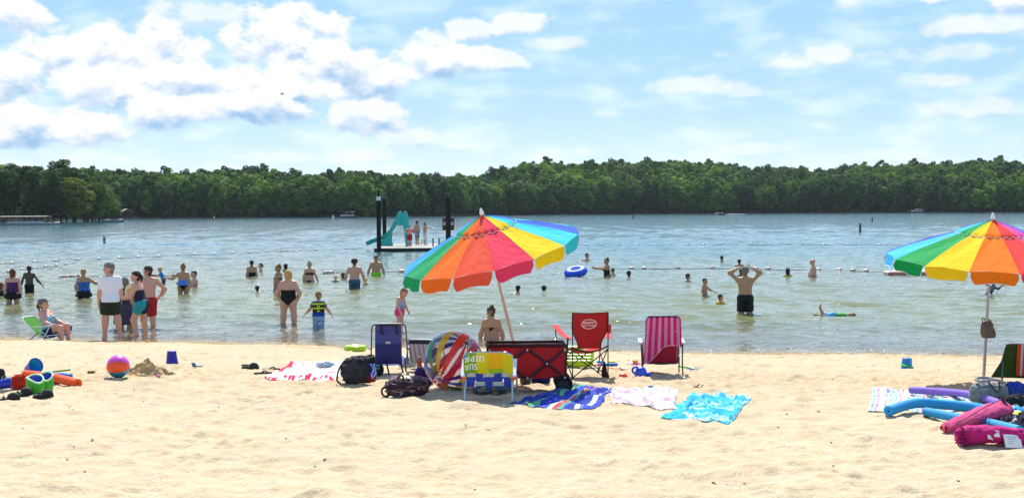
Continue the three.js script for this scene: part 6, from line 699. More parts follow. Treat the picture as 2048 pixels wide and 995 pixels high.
// bags
{ const p = at3(712, 771), o = thing('backpack', 'charcoal backpack slumped on the sand left of the navy chair', 'backpack', [p.x, p.y, p.z - 0.2], 0.1); mesh('bag', blob(0.42, 0.36, 0.34, 7, { crease: 0.2 }), cloth('#34363a'), o); mesh('flap', blob(0.34, 0.12, 0.3, 17, { crease: 0.2, flat: 0.3 }).translate(0.05, 0.25, -0.02), cloth('#2c2e33'), o); mesh('strap', tube([V(-0.17, 0.3, 0.05), V(-0.24, 0.2, 0.1), V(-0.27, 0.06, 0.12), V(-0.22, 0.01, 0.16)], 0.013, 24, 6), mat('#15161a'), o); mesh('strap', tube([V(0.1, 0.34, -0.05), V(0.2, 0.36, 0.02), V(0.23, 0.25, 0.08)], 0.013, 24, 6), mat('#15161a'), o); const r = rng(3); for (let k = 0; k < 5; k++) mesh('cord', tube([V(0.15 + 0.02 * k, 0.26, 0.12), V(0.19 + 0.015 * k, 0.2 - 0.02 * k, 0.17), V(0.16 + 0.02 * k, 0.12, 0.17), V(0.2, 0.06 + 0.01 * k, 0.16)], 0.009, 20, 6), mat(k % 2 ? '#c8d4ec' : '#1c3cb0'), o); mesh('side_pocket', blob(0.14, 0.14, 0.1, 27).translate(0.17, 0.02, 0.10), cloth('#8a1c14'), o); }
{ const p = at3(747, 755), o = thing('cooler_bag', 'black cooler bag with a teal label under the navy chair', 'bag', [p.x, p.y, p.z - 0.12], -0.05); mesh('bag', blob(0.26, 0.19, 0.2, 9, { crease: 0.08 }), cloth('#0e0f14'), o); mesh('label_patch', T(box(0.11, 0.025, 0.006), 0.03, 0.155, 0.088, -0.5), mat('#2a9c98'), o); mesh('print', T(box(0.07, 0.03, 0.006), 0.05, 0.115, 0.100, -0.15), mat('#6c7a2c'), o); }
{ const p = at3(812, 797), o = thing('tote_bag', 'maroon paisley tote bag lying on its side in front of the giant ball', 'bag', [p.x, p.y - 0.01, p.z - 0.16], -0.05); const tx = canvasTex(256, 256, (g, w, h) => { g.fillStyle = '#3c2430'; g.fillRect(0, 0, w, h); for (let k = 0; k < 80; k++) { g.strokeStyle = ['#8a6a5c', '#6c4a58', '#a89088', '#241620'][k % 4]; g.lineWidth = 4; g.beginPath(); const x = (k * 67) % w, y = (k * 41) % h; g.arc(x, y, 6 + (k % 5) * 4, k, k + 4.4); g.stroke(); } }); mesh('bag', blob(0.52, 0.23, 0.3, 13, { crease: 0.2 }), new THREE.MeshStandardMaterial({ map: tx, roughness: 0.95 }), o); mesh('handle', tube([V(-0.2, 0.14, 0.1), V(-0.28, 0.1, 0.14), V(-0.27, 0.03, 0.16), V(-0.2, 0.01, 0.17)], 0.014, 24, 6), mat('#2a1824'), o); mesh('handle', tube([V(-0.12, 0.2, 0.05), V(-0.05, 0.26, 0.1), V(0.0, 0.16, 0.16)], 0.013, 20, 6), mat('#35202c'), o); mesh('magazine', T(box(0.16, 0.01, 0.1), 0.0, 0.222, 0.0, 0.25, 0.3, -0.12), mat('#cfc8a4'), o); mesh('mouth_flap', slab((u, v) => V(-0.2 + u * 0.46, 0.225 - 0.03 * v + 0.012 * Math.sin(u * 12), -0.08 + v * 0.16), 20, 8, 0.008), cloth('#6a5260'), o); }
{ const p = at3(843, 770), o = thing('beach_bag', 'deep purple bag with a pink edge beside the giant ball', 'bag', [p.x + 0.02, p.y, p.z - 0.14]); mesh('bag', blob(0.24, 0.26, 0.2, 19, { crease: 0.18 }), cloth('#2a125c'), o); mesh('edge', tube([V(-0.11, 0.1, 0.06), V(-0.06, 0.13, 0.1), V(0.02, 0.11, 0.11)], 0.014, 16, 6), mat('#d0204c'), o); }
{ // grey striped low chair half hidden by the ball
  const p = at3(836, 752), o = thing('beach_chair', 'low grey and white striped beach chair half hidden behind the giant ball', 'beach chair', [p.x + 0.05, p.y, p.z - 0.55], -0.25), al = mat('#9aa0a6', { metalness: 0.6, roughness: 0.4 }), w = 0.2, back = (v, x, f = 0) => V(x, lerp(0.46, 0.12, v), lerp(0.14, -0.02, v) + f); const tx = new THREE.MeshStandardMaterial({ roughness: 0.9, side: THREE.DoubleSide, map: canvasTex(64, 128, (g) => { g.fillStyle = '#c0bac0'; g.fillRect(0, 0, 64, 128); g.fillStyle = '#2b2b30'; g.fillRect(0, 0, 64, 22); g.fillStyle = '#8a8690'; for (let k = 0; k < 6; k++) g.fillRect(k * 11, 22, 4, 106); }) });
  mesh('backrest', sheet((u, v) => back(v, (u * 2 - 1) * w, -0.01 * Math.sin(Math.PI * u))), tx, o); mesh('frame', tube([back(1, -w), back(0.1, -w), back(0, -w + 0.04), back(0, w - 0.04), back(0.1, w), back(1, w)], 0.011, 60, 8, false, 0.2), al, o); for (const s of [-1, 1]) { mesh('leg', tube([V(s * (w + 0.03), 0.33, 0.05), V(s * (w + 0.04), 0.16, 0.08), V(s * (w + 0.04), 0, 0.1)], 0.01, 14, 8), al, o); mesh('leg', tube([V(s * (w + 0.03), 0.33, -0.2), V(s * (w + 0.04), 0, -0.3)], 0.01, 10, 8), al, o); mesh('armrest', T(box(0.045, 0.02, 0.3), s * (w + 0.03), 0.345, -0.06), al, o); } mesh('seat', sheet((u, v) => V((u * 2 - 1) * w, 0.12 + 0.05 * v, lerp(-0.02, -0.4, v))), tx, o);
  const b = thing('drink_bottle', 'orange drink bottle standing beside the grey striped chair', 'bottle', [p.x + 0.0, p.y, p.z - 0.32]); mesh('bottle', lathe([[0, 0], [0.033, 0], [0.036, 0.02], [0.036, 0.15], [0.018, 0.2], [0.014, 0.22], [0, 0.22]], 18), mat('#a8420c', { roughness: 0.3 }), b); mesh('cap', T(new THREE.CylinderGeometry(0.017, 0.017, 0.02, 14), 0, 0.23, 0), mat('#e0dcd4'), b); }
{ const p = at3(812, 742), m = mesh('crumpled_cloth', blob(0.26, 0.16, 0.2, 23, { crease: 0.35 }), cloth('#b4bccc')); m.position.copy(p).add(V(0, 0, -0.3)); tag(m, 'crumpled pale cloth lying right of the navy chair', 'cloth'); }
{ const p = at3(651, 738), m = mesh('crumpled_shirt', blob(0.26, 0.12, 0.2, 29, { crease: 0.4 }), new THREE.MeshStandardMaterial({ roughness: 1, map: canvasTex(64, 64, (g) => { g.fillStyle = '#b8c4d4'; g.fillRect(0, 0, 64, 64); g.fillStyle = '#2c3a2c'; g.fillRect(0, 40, 64, 10); g.fillStyle = '#c8c83a'; g.fillRect(10, 34, 30, 8); }) })); m.position.copy(p); tag(m, 'crumpled shirt lying on the red and white towel', 'shirt'); }
// under the wagon
{ const p = at3(1052, 778), m = mesh('stuff_sack', blob(0.15, 0.17, 0.14, 33, { crease: 0.1 }), cloth('#6a6864')); m.position.copy(p).add(V(0, 0, -0.28)); tag(m, 'grey sack stowed under the red wagon', 'sack'); const q = mesh('stuff_sack', blob(0.24, 0.13, 0.14, 35, { crease: 0.15 }), cloth('#122068')); q.position.copy(at3(1083, 776)).add(V(0, 0, -0.28)); tag(q, 'dark blue sack stowed under the red wagon', 'sack'); }
{ const p = at3(985, 790), m = mesh('crumpled_towel', blob(0.44, 0.1, 0.2, 37, { crease: 0.4 }), new THREE.MeshStandardMaterial({ roughness: 1, map: canvasTex(64, 64, (g) => { g.fillStyle = '#4a5870'; g.fillRect(0, 0, 64, 64); g.fillStyle = '#8a8460'; for (let k = 0; k < 8; k++) g.fillRect(k * 8, 0, 3, 64); }) })); m.position.copy(p).add(V(0, 0, -0.1)); tag(m, 'crumpled striped towel in the shade under the low lawn chair', 'towel'); }
// pink bags at the right
{ const a = at3(1892, 868, 0.07), b = at3(2010, 842, 0.10), o = thing('chair_bag', 'pink folding chair bag lying over the blue noodle, the upper of two', 'bag', a), q = rel(a, b); const pink = cloth('#d0487c', { side: THREE.DoubleSide }); const sq = (an) => Math.pow(Math.abs(Math.cos(an)) ** 3.2 + Math.abs(Math.sin(an)) ** 3.2, -1 / 3.2); mesh('bag', loft([V(-0.02, -0.02, 0), q.clone().multiplyScalar(0.33).add(V(0, 0.0, 0)), q.clone().multiplyScalar(0.66), q], (t, an) => lerp(0.055, 0.112, sstep(0, 0.8, t)) * sq(an + 0.5) * (1 + 0.09 * n3(t * 6, Math.cos(an) * 1.5, Math.sin(an) * 1.5) + 0.05 * n3(t * 20, Math.cos(an) * 3, Math.sin(an) * 3)) * Math.min(1, 0.55 + (1 - t) * 14) * Math.min(1, 0.6 + t * 14), 60, 32, 0.82), pink, o); mesh('end_panel', T(new THREE.SphereGeometry(0.075, 20, 12).scale(0.25, 0.85, 1), q.x, q.y, q.z), mat('#8c1c50'), o); mesh('mouth', T(new THREE.SphereGeometry(0.042, 18, 10).scale(0.3, 0.85, 1), -0.02, -0.02, 0), mat('#d85a5a'), o); mesh('zip', tube([q.clone().multiplyScalar(0.12).add(V(0, 0.02, 0.115)), q.clone().multiplyScalar(0.5).add(V(0, 0.10, 0.125)), q.clone().multiplyScalar(0.88).add(V(0, 0.15, 0.115))], 0.006, 30, 6), mat('#5c1030'), o); mesh('strap', tube([q.clone().multiplyScalar(0.9).add(V(0, 0.15, 0)), q.clone().add(V(0.0, 0.04, 0.12)), q.clone().add(V(-0.06, -0.02, 0.14))], 0.012, 20, 6), mat('#3c0c28'), o); }
{ const a = at3(1926, 893, 0.085), b = at3(2130, 893, 0.085), o = thing('chair_bag', 'magenta folding chair bag with white paper tags, lowest at the right edge', 'bag', a), q = rel(a, b); const mg = cloth('#c01470', { side: THREE.DoubleSide }); mesh('bag', loft([V(0, 0.0, 0), q.clone().multiplyScalar(0.3).add(V(0, 0.02, 0)), q.clone().multiplyScalar(0.6), q], (t, an) => (0.095 - 0.02 * t) * (1 + 0.13 * n3(t * 9, Math.cos(an) * 1.6 + 4, Math.sin(an) * 1.6) + 0.05 * n3(t * 24, Math.cos(an) * 3, Math.sin(an) * 3)), 70, 30, 0.9), mg, o); mesh('gathered_mouth', blob(0.14, 0.15, 0.17, 41, { crease: 0.4 }).translate(0.01, -0.08, 0), mg, o); mesh('drawstring', tube([V(-0.05, 0.0, 0.06), V(-0.02, -0.06, 0.10), V(0.02, 0.02, 0.10), V(-0.02, 0.06, 0.06)], 0.007, 24, 6, true), mat('#7c0c48'), o);
  const pap = mat('#eceae6', { roughness: 0.8 }); const tagp = (x, y, z, w, h, rx, rz) => mesh('paper_tag', slab((u, v) => V((u - 0.5) * w, 0.004 * Math.sin(u * 5), (v - 0.5) * h).applyEuler(new THREE.Euler(rx, 0, rz)).add(V(x, y, z)), 6, 6, 0.002), new THREE.MeshStandardMaterial({ roughness: 0.8, map: canvasTex(64, 64, (g) => { g.fillStyle = '#eceae6'; g.fillRect(0, 0, 64, 64); g.fillStyle = '#9a9a98'; for (let k = 0; k < 4; k++) g.fillRect(12, 12 + k * 10, 36 - k * 6, 3); }) }), o); tagp(0.42, -0.035, 0.115, 0.16, 0.13, 1.0, -0.1); tagp(0.28, 0.03, 0.09, 0.05, 0.06, 1.0, 0.1); tagp(0.22, 0.0, 0.10, 0.06, 0.04, 1.0, -0.4); }
{ const p = at3(1990, 816), o = thing('canvas_tote', 'large grey canvas tote slumped at the foot of the right umbrella', 'bag', [p.x, p.y, p.z - 0.2], 0.1); mesh('bag', blob(0.42, 0.26, 0.3, 47, { crease: 0.14 }), cloth('#7a7e80'), o); mesh('mouth', tube([V(-0.12, 0.27, 0.08), V(0.02, 0.29, 0.11), V(0.16, 0.25, 0.08), V(0.17, 0.25, -0.06), V(0.0, 0.29, -0.1), V(-0.13, 0.28, -0.05)], 0.016, 40, 8, true), cloth('#8a8e90'), o); mesh('handle', tube([V(-0.06, 0.28, 0.1), V(-0.02, 0.2, 0.17), V(0.05, 0.16, 0.17), V(0.08, 0.26, 0.1)], 0.010, 20, 6), mat('#2a2c30'), o); }
{ const m = mesh('crumpled_shirt', blob(0.24, 0.17, 0.2, 53, { crease: 0.3 }), cloth('#2448a8')); m.position.copy(at3(2040, 804)).add(V(0, 0.02, -0.15)); tag(m, 'crumpled royal blue shirt on top of the bags beside the grey tote', 'shirt'); const q = mesh('beach_bag', blob(0.3, 0.16, 0.22, 57, { crease: 0.2 }), cloth('#23242a')); q.position.copy(at3(2046, 818)).add(V(0, -0.01, -0.05)); tag(q, 'black bag at the right edge under the royal blue shirt', 'bag'); }
{ // green chair with the orange towel at the right edge
  const p = at3(2040, 782), o = thing('beach_chair', 'olive green folding chair at the right edge carrying an orange striped towel', 'beach chair', [p.x + 0.17, p.y, p.z - 0.25], -0.35), dk = mat('#5a5e62', { metalness: 0.5, roughness: 0.4 }), w = 0.24, back = (v, x, f = 0) => V(x, lerp(0.55, 0.10, v), lerp(0.2, -0.06, v) + f); mesh('backrest', sheet((u, v) => back(v, (u * 2 - 1) * w - 0.17 * v * v * (1 - u), -0.02 * Math.sin(Math.PI * u))), cloth('#3c5a16', { side: THREE.DoubleSide }), o); mesh('frame', tube([back(1, -w - 0.17), back(0.5, -w - 0.045), back(0.1, -w), back(0, -w + 0.04), back(0, w - 0.04), back(0.1, w), back(1, w)], 0.012, 60, 8, false, 0.2), dk, o); mesh('seat', sheet((u, v) => V((u * 2 - 1) * w, 0.12 + 0.06 * v, lerp(-0.06, -0.45, v))), cloth('#3c5a16', { side: THREE.DoubleSide }), o); for (const s of [-1, 1]) { mesh('leg', rod(V(s * (w + 0.03), 0.36, 0.06), V(s * (w + 0.05), 0, 0.16), 0.011), dk, o); mesh('leg', rod(V(s * (w + 0.03), 0.36, -0.2), V(s * (w + 0.05), 0, -0.3), 0.011), dk, o); }
  const tm = new THREE.MeshStandardMaterial({ roughness: 1, side: THREE.DoubleSide, map: canvasTex(128, 64, (g) => { g.fillStyle = '#d84a1c'; g.fillRect(0, 0, 128, 64); g.fillStyle = '#cfc4c8'; for (let k = 0; k < 5; k++) g.fillRect(14 + k * 26, 0, 11, 64); }) }); const t = mesh('orange_towel', slab((u, v) => { const q = v * 1.3 - 0.3; return q < 0 ? V(-0.10 + u * 0.36, 0.57 + q * 0.2, 0.2 + q * 0.05) : V(-0.10 + u * 0.36 - 0.02 * q + 0.008 * Math.sin(u * 14), 0.57 - q * 0.42, 0.245 - q * 0.2 + 0.008 * Math.sin(u * 17)); }, 28, 20, 0.01), tm); t.position.copy(o.position); t.rotation.y = -0.35; tag(t, 'orange towel with pale stripes hung over the olive green chair', 'towel'); }
{ // edge of another chair at the far left
  const p = at3(-22, 776), o = thing('beach_chair', 'dark beach chair of which only the frame shows at the left edge', 'beach chair', [p.x, p.y, p.z - 0.1], 0.2), dk = mat('#3a4048', { metalness: 0.5, roughness: 0.4 }), w = 0.15, back = (v, x) => V(x, lerp(0.24, 0.03, v), lerp(0.06, 0, v)); mesh('backrest', sheet((u, v) => back(v, (u * 2 - 1) * w)), cloth('#1a1c24'), o); mesh('frame', tube([back(1, -w), back(0.15, -w), back(0, -w + 0.04), back(0, w - 0.04), back(0.15, w), back(1, w)], 0.014, 50, 8, false, 0.2), dk, o); mesh('cup_ring', T(new THREE.TorusGeometry(0.03, 0.008, 8, 20), w, 0.12, 0.03), mat('#9ab0b8', { metalness: 0.4 }), o); }
// cap on the pole
{ const p = atDepth(1972, 657, -U2base.z - 0.06), o = thing('baseball_cap', 'grey-brown baseball cap hanging on the pole of the right umbrella', 'cap', p, 0.4); const c = cloth('#6e6256', { side: THREE.DoubleSide }); mesh('crown', surface([bone([0, 0.02, 0.02], [0.02, -0.07, 0.03], 0.085, 0.10)], { cell: 0.01, k: 0.01, clip: (x, y, z) => Math.max(-(y + 0.12), -z - 0.02 + 0.02 * Math.sin(y * 40)) }), c, o); mesh('brim', slab((u, v) => V((u - 0.5) * 0.17 + 0.02 * v, 0.06 + 0.07 * v - 0.05 * (2 * u - 1) ** 2 * (0.4 + v) + 0.0, 0.08 - 0.07 * v + 0.03 * (1 - (2 * u - 1) ** 2)), 14, 10, 0.005), c, o); mesh('strap', tube([V(-0.05, 0.07, 0), V(-0.02, 0.13, -0.04), V(0.02, 0.13, -0.05), V(0.03, 0.08, -0.01)], 0.007, 20, 6), c, o); mesh('button', T(new THREE.SphereGeometry(0.012, 10, 8), 0.03, -0.03, 0.125), c, o); }
// litter of leaves and bark chips washed on to the sand
{ const r = rng(66), list = []; for (let k = 0; k < 620; k++) { const x = (r() - 0.5) * 26, u = r() < 0.55 ? 0.5 + 2.2 * r() * r() : 2 + 18 * r(), z = -(shoreAt(x) - u); const L = 0.012 + 0.03 * r() * r(); const g = new THREE.TetrahedronGeometry(1); g.scale(L, 0.008, 0.012 + 0.012 * r()); g.rotateY(r() * 6.28); g.translate(x, hAt(x, z) + 0.006, z); list.push(g); } const m = mesh('bark_litter', join(list), mat('#5c3f22', { roughness: 1 })); tag(m, 'bits of bark and leaf scattered along the sand', 'litter', null, 'stuff'); }
// seated people
{ const p = at3(983, 691), b = person({ d: 27.5, H: 1.6, sex: 'f', g: 0.96, yaw: 184, turn: 42, pitch: 4, hair: 'bun', hairColor: 'brown', skin: 'tan', arms: { L: [[0.34, -1, -0.16], [0.16, -1, -0.05]], R: [[-0.34, -1, -0.16], [-0.16, -1, -0.05]] }, legs: { L: [[0.22, 0.02, 1], [0.1, -0.05, 1], [0.1, 0.9, 0.6]], R: [[-0.22, 0.02, 1], [-0.1, -0.05, 1], [-0.1, 0.9, 0.6]] }, wear: [{ t: 'band', name: 'bikini_top', c: '#17131a', thinBack: 1 }, { t: 'halter', name: 'halter_strap', c: '#17131a' }, { t: 'brief', name: 'bikini_bottom', c: '#17131a', top: 0.0 }], label: 'young woman with a hair bun sitting on the sand in a dark bikini' }); b.position.set(p.x, p.y - 1.6 * 0.525 + 0.135, p.z); }
{ // woman in the green chair at the water's edge
  const p = onWater(98, 681), gx = p.x, gz = p.z, y0 = Math.max(-0.03, hAt(gx, gz) - 0.02), o = thing('beach_chair', 'reclining green and white beach chair at the water edge on the left', 'beach chair', [gx, y0, gz], 1.30), al = mat('#d8dce0', { metalness: 0.3, roughness: 0.4 }), gr = cloth('#3f8a1c', { side: THREE.DoubleSide }), dk = cloth('#12308a', { side: THREE.DoubleSide }), w = 0.27;
  // +z here is the way the sitter faces
  const back = (v, x, f = 0) => V(x, lerp(0.55, 0.12, v) + f * 0.7, lerp(-0.56, -0.1, v) - f * 0.7);
  mesh('backrest', sheet((u, v) => back(v, (u * 2 - 1) * w, -0.015 * Math.sin(Math.PI * u))), gr, o); mesh('back_pouch', sheet((u, v) => back(0.1 + 0.3 * v, (u * 2 - 1) * w * 0.9, -0.06 * Math.sin(Math.PI * v) - 0.02)), dk, o);
  mesh('seat', sheet((u, v) => V((u * 2 - 1) * w, 0.12 + 0.05 * v - 0.03 * Math.sin(Math.PI * u), lerp(-0.1, 0.4, v))), dk, o);
  mesh('frame', tube([back(1, -w - 0.01), back(0.2, -w - 0.01), back(0.0, -w + 0.05), back(0, w - 0.05), back(0.2, w + 0.01), back(1, w + 0.01)], 0.014, 60, 8, false, 0.2), al, o);
  for (const s of [-1, 1]) { mesh('seat_rail', rod(V(s * (w + 0.01), 0.12, -0.12), V(s * (w + 0.01), 0.18, 0.42), 0.013), al, o); mesh('leg', rod(V(s * (w + 0.03), 0.32, -0.1), V(s * (w + 0.03), -0.02, 0.34), 0.013), al, o); mesh('leg', rod(V(s * (w + 0.03), 0.22, -0.1), V(s * (w + 0.03), -0.02, -0.38), 0.013), mat('#5c6066', { metalness: 0.4 }), o); mesh('leg', rod(V(s * (w + 0.035), 0.35, 0.2), V(s * (w + 0.035), -0.02, 0.0), 0.013), al, o); mesh('armrest', T(box(0.055, 0.024, 0.46), s * (w + 0.035), 0.365, 0.02, -0.08), mat('#dfe3e8'), o); }
  mesh('cup_holder', T(lathe([[0, 0], [0.04, 0], [0.045, 0.11], [0.041, 0.11], [0.036, 0.006], [0, 0.006]], 16), w + 0.06, 0.22, 0.34), mat('#1c3c9c'), o);
  const b = person({ d: 33, H: 1.6, sex: 'f', g: 1.02, yaw: 74, lean: [0, -0.33], turn: 14, pitch: -6, hair: 'pony', hairColor: 'brown', skin: 'pink', cap: '#5e625e', arms: { L: [[0.3, -0.75, 0.6], [-0.05, -0.25, 1]], R: [[-0.3, -0.75, 0.6], [0.05, -0.25, 1]] }, legs: { L: [[0.12, 0.42, 1], [0.04, -1, 0.12]], R: [[-0.12, 0.36, 1], [-0.04, -1, 0.16]] }, wear: [{ t: 'onepiece', name: 'swim_top', top: 0.72, leg: 0, low: -0.05, paint: blotch('#8fc4dc', '#3a8fb8', 22, 0.1) }, { t: 'straps', name: 'swimsuit_strap', c: '#bfe0ea' }, { t: 'shorts', c: '#14265c', len: 0.5, loose: 0.012 }], label: 'woman in a grey cap sitting in the green chair' });
  b.position.set(gx + 0.02, y0 - 1.6 * 0.525 + 0.24, gz); }
// straw hat held by the woman in navy
{ const p = atDepth(262, 582, -hatWoman.position.z - 0.02), o = thing('straw_hat', 'cream straw sun hat held in front of the woman in navy', 'hat', p); o.rotation.set(1.35, 0.2, 0.35); const st = mat('#e6d3a4', { roughness: 0.9, bumpMap: weaveTex, bumpScale: 0.004, side: THREE.DoubleSide }); mesh('brim', lathe([[0.085, 0.0], [0.13, -0.012], [0.17, -0.018], [0.20, -0.012], [0.20, -0.006], [0.17, -0.012], [0.13, -0.006], [0.085, 0.006]], 36), st, o); mesh('crown', lathe([[0.088, 0], [0.082, 0.07], [0.065, 0.095], [0, 0.1]], 30), mat('#c8a468', { roughness: 0.9, side: THREE.DoubleSide }), o); }
// ---------- on the lake ----------
// float lines
function floatLine(label, pts, { colors, size, end, start, alt }) {
  const w = pts.map(([x, y]) => onWater(x, y)), o = thing('float_line', label, 'float line', w[0]), q = w.map((p) => rel(w[0], p));
  const path = [...(start ? [rel(w[0], onWater(...start))] : []), ...q, ...(end ? [rel(w[0], onWater(...end))] : [])];
  const dense = []; for (let i = 0; i < path.length - 1; i++) for (let k = 0; k < 4; k++) { const p = path[i].clone().lerp(path[i + 1], k / 4); p.y = 0.02 + wave(p.x + w[0].x, p.z + w[0].z, 0.3) * 0.5 - (k ? 0.012 : 0); dense.push(p); } dense.push(path[path.length - 1].clone().setY(0.02));
  mesh('rope', new THREE.TubeGeometry(new THREE.CatmullRomCurve3(dense), dense.length * 3, 0.012, 5), mat('#2c3a44', { roughness: 0.9 }), o);
  const g = new THREE.CapsuleGeometry(size, size * 1.7, 6, 14).rotateZ(Math.PI / 2), cap = new THREE.SphereGeometry(size * 1.02, 14, 8, 0, 6.2832, 0, 1.1).rotateZ(-Math.PI / 2).translate(size * 0.86, 0, 0);
  q.forEach((p, i) => { const d = path[Math.min(path.length - 1, i + 1)].clone().sub(path[Math.max(0, i - 1)]); const f = mesh('float', g, mat(colors[alt ? i % 2 : 0], { roughness: 0.4 }), o); f.position.set(p.x, 0.05, p.z); f.rotation.y = -Math.atan2(d.z, d.x); if (!alt) mesh('coloured_end', cap, mat(colors[1], { roughness: 0.4 }), f); });
}
floatLine('long line of white and blue floats curving from left to the slide dock', [[22, 527], [68, 524.5], [110, 522], [156, 520], [197, 518.5], [238, 516.5], [276, 515], [316, 513.5], [354, 510.5], [388, 509.6], [428, 508.7], [466, 506.7], [501, 505.8], [534, 503.6], [568, 502.8], [600, 501.2], [631, 500.3], [661, 499.4], [692, 498], [721, 497]], { colors: ['#e6e8ea', '#27509a'], size: 0.068, start: [-30, 529], end: [752, 496] });
floatLine('short line of blue and white floats at the left edge nearer than the long line', [[16, 544], [43, 540], [66, 537], [90, 534], [112, 532], [133, 529]], { colors: ['#dfe4ec', '#2a55b0'], size: 0.07, start: [-20, 549], end: [150, 526] });
floatLine('far line of dark and white floats crossing behind the umbrellas on the right', [[1171, 490.6], [1202, 490], [1239, 490], [1274, 490], [1309, 489.7], [1341, 489.2], [1375, 489.6], [1407, 489.6], [1441, 489], [1473, 488.6], [1503, 489], [1541, 489], [1574, 489], [1605, 489], [1648, 489.6], [1697, 489.6], [1711, 489.6], [1760, 490]], { colors: ['#e2e2de', '#24303a'], size: 0.068, start: [900, 494], end: [2100, 493] });
floatLine('tight row of red and white floats behind the woman in the blue patterned swimsuit', [[120, 554.5], [127, 554.3], [134, 554], [141, 553.8], [148, 553.6], [156, 553.4], [298, 551.8], [305, 551.6], [312, 551.4], [346, 552]], { colors: ['#d8beb4', '#b23a22'], size: 0.042, alt: 1 });
floatLine('line of red and white floats in the middle of the bathing area', [[651, 546.5], [661, 546.3], [803, 543.8], [812, 543.6]], { colors: ['#dcc0b4', '#b8361e'], size: 0.08, start: [640, 547], end: [860, 542] });
floatLine('line of red and white floats on the right side of the bathing area', [[1263, 538], [1288, 538], [1356, 537], [1425, 537], [1512, 538], [1537, 538.6], [1637, 540.6], [1679, 541], [1706, 542], [1733, 543], [1790, 545]], { colors: ['#e0c8bc', '#b8402a'], size: 0.068, start: [1240, 538], end: [1860, 547] });
// channel markers
function marker(px, py, h, r, label, c = '#8a8e90') { const p = onWater(px, py), o = thing('marker_buoy', label, 'marker buoy', [p.x, -0.4, p.z]); mesh('column', T(new THREE.CylinderGeometry(r, r, h + 0.4, 16), 0, (h + 0.4) / 2, 0), mat(c, { roughness: 0.7 }), o); mesh('band', T(new THREE.CylinderGeometry(r * 1.03, r * 1.03, h * 0.14, 16), 0, 0.4 + h * 0.55, 0), mat('#3a4046'), o); mesh('cap', T(new THREE.SphereGeometry(r, 14, 8, 0, 6.2832, 0, 1.57).scale(1, 0.5, 1), 0, h + 0.4, 0), mat('#5a5e62'), o); return o; }
marker(208, 486, 0.6, 0.12, 'grey marker buoy standing in open water at the left'); marker(1721, 464, 1.0, 0.13, 'tall brown-grey marker buoy left of the right umbrella', '#4c4a48'); marker(1745, 443, 0.85, 0.14, 'smaller dark marker buoy farther out left of the right umbrella', '#3a3c3e'); marker(1267, 437, 1.0, 0.2, 'tiny dark marker buoy off the middle of the far shore', '#3a3c3e');
{ const p = onWater(428, 440), o = thing('marker_buoy', 'small orange and white buoy below the wooded shore at left', 'marker buoy', [p.x, 0, p.z]); mesh('float', T(new THREE.SphereGeometry(0.42, 14, 10), 0, 0.2, 0), mat('#c2452c'), o); mesh('mast', T(new THREE.CylinderGeometry(0.16, 0.22, 0.8, 10), 0, 0.8, 0), mat('#d8d0c8'), o); }
{ const p = onWater(666, 435.5), o = thing('marker_buoy', 'small white buoy just left of the pontoon boat', 'marker buoy', [p.x, 0, p.z]); mesh('float', T(new THREE.SphereGeometry(0.4, 14, 10), 0, 0.25, 0), mat('#e8e8e4'), o); mesh('mast', T(new THREE.CylinderGeometry(0.1, 0.14, 0.7, 10), 0, 0.85, 0), mat('#dcdcd8'), o); }
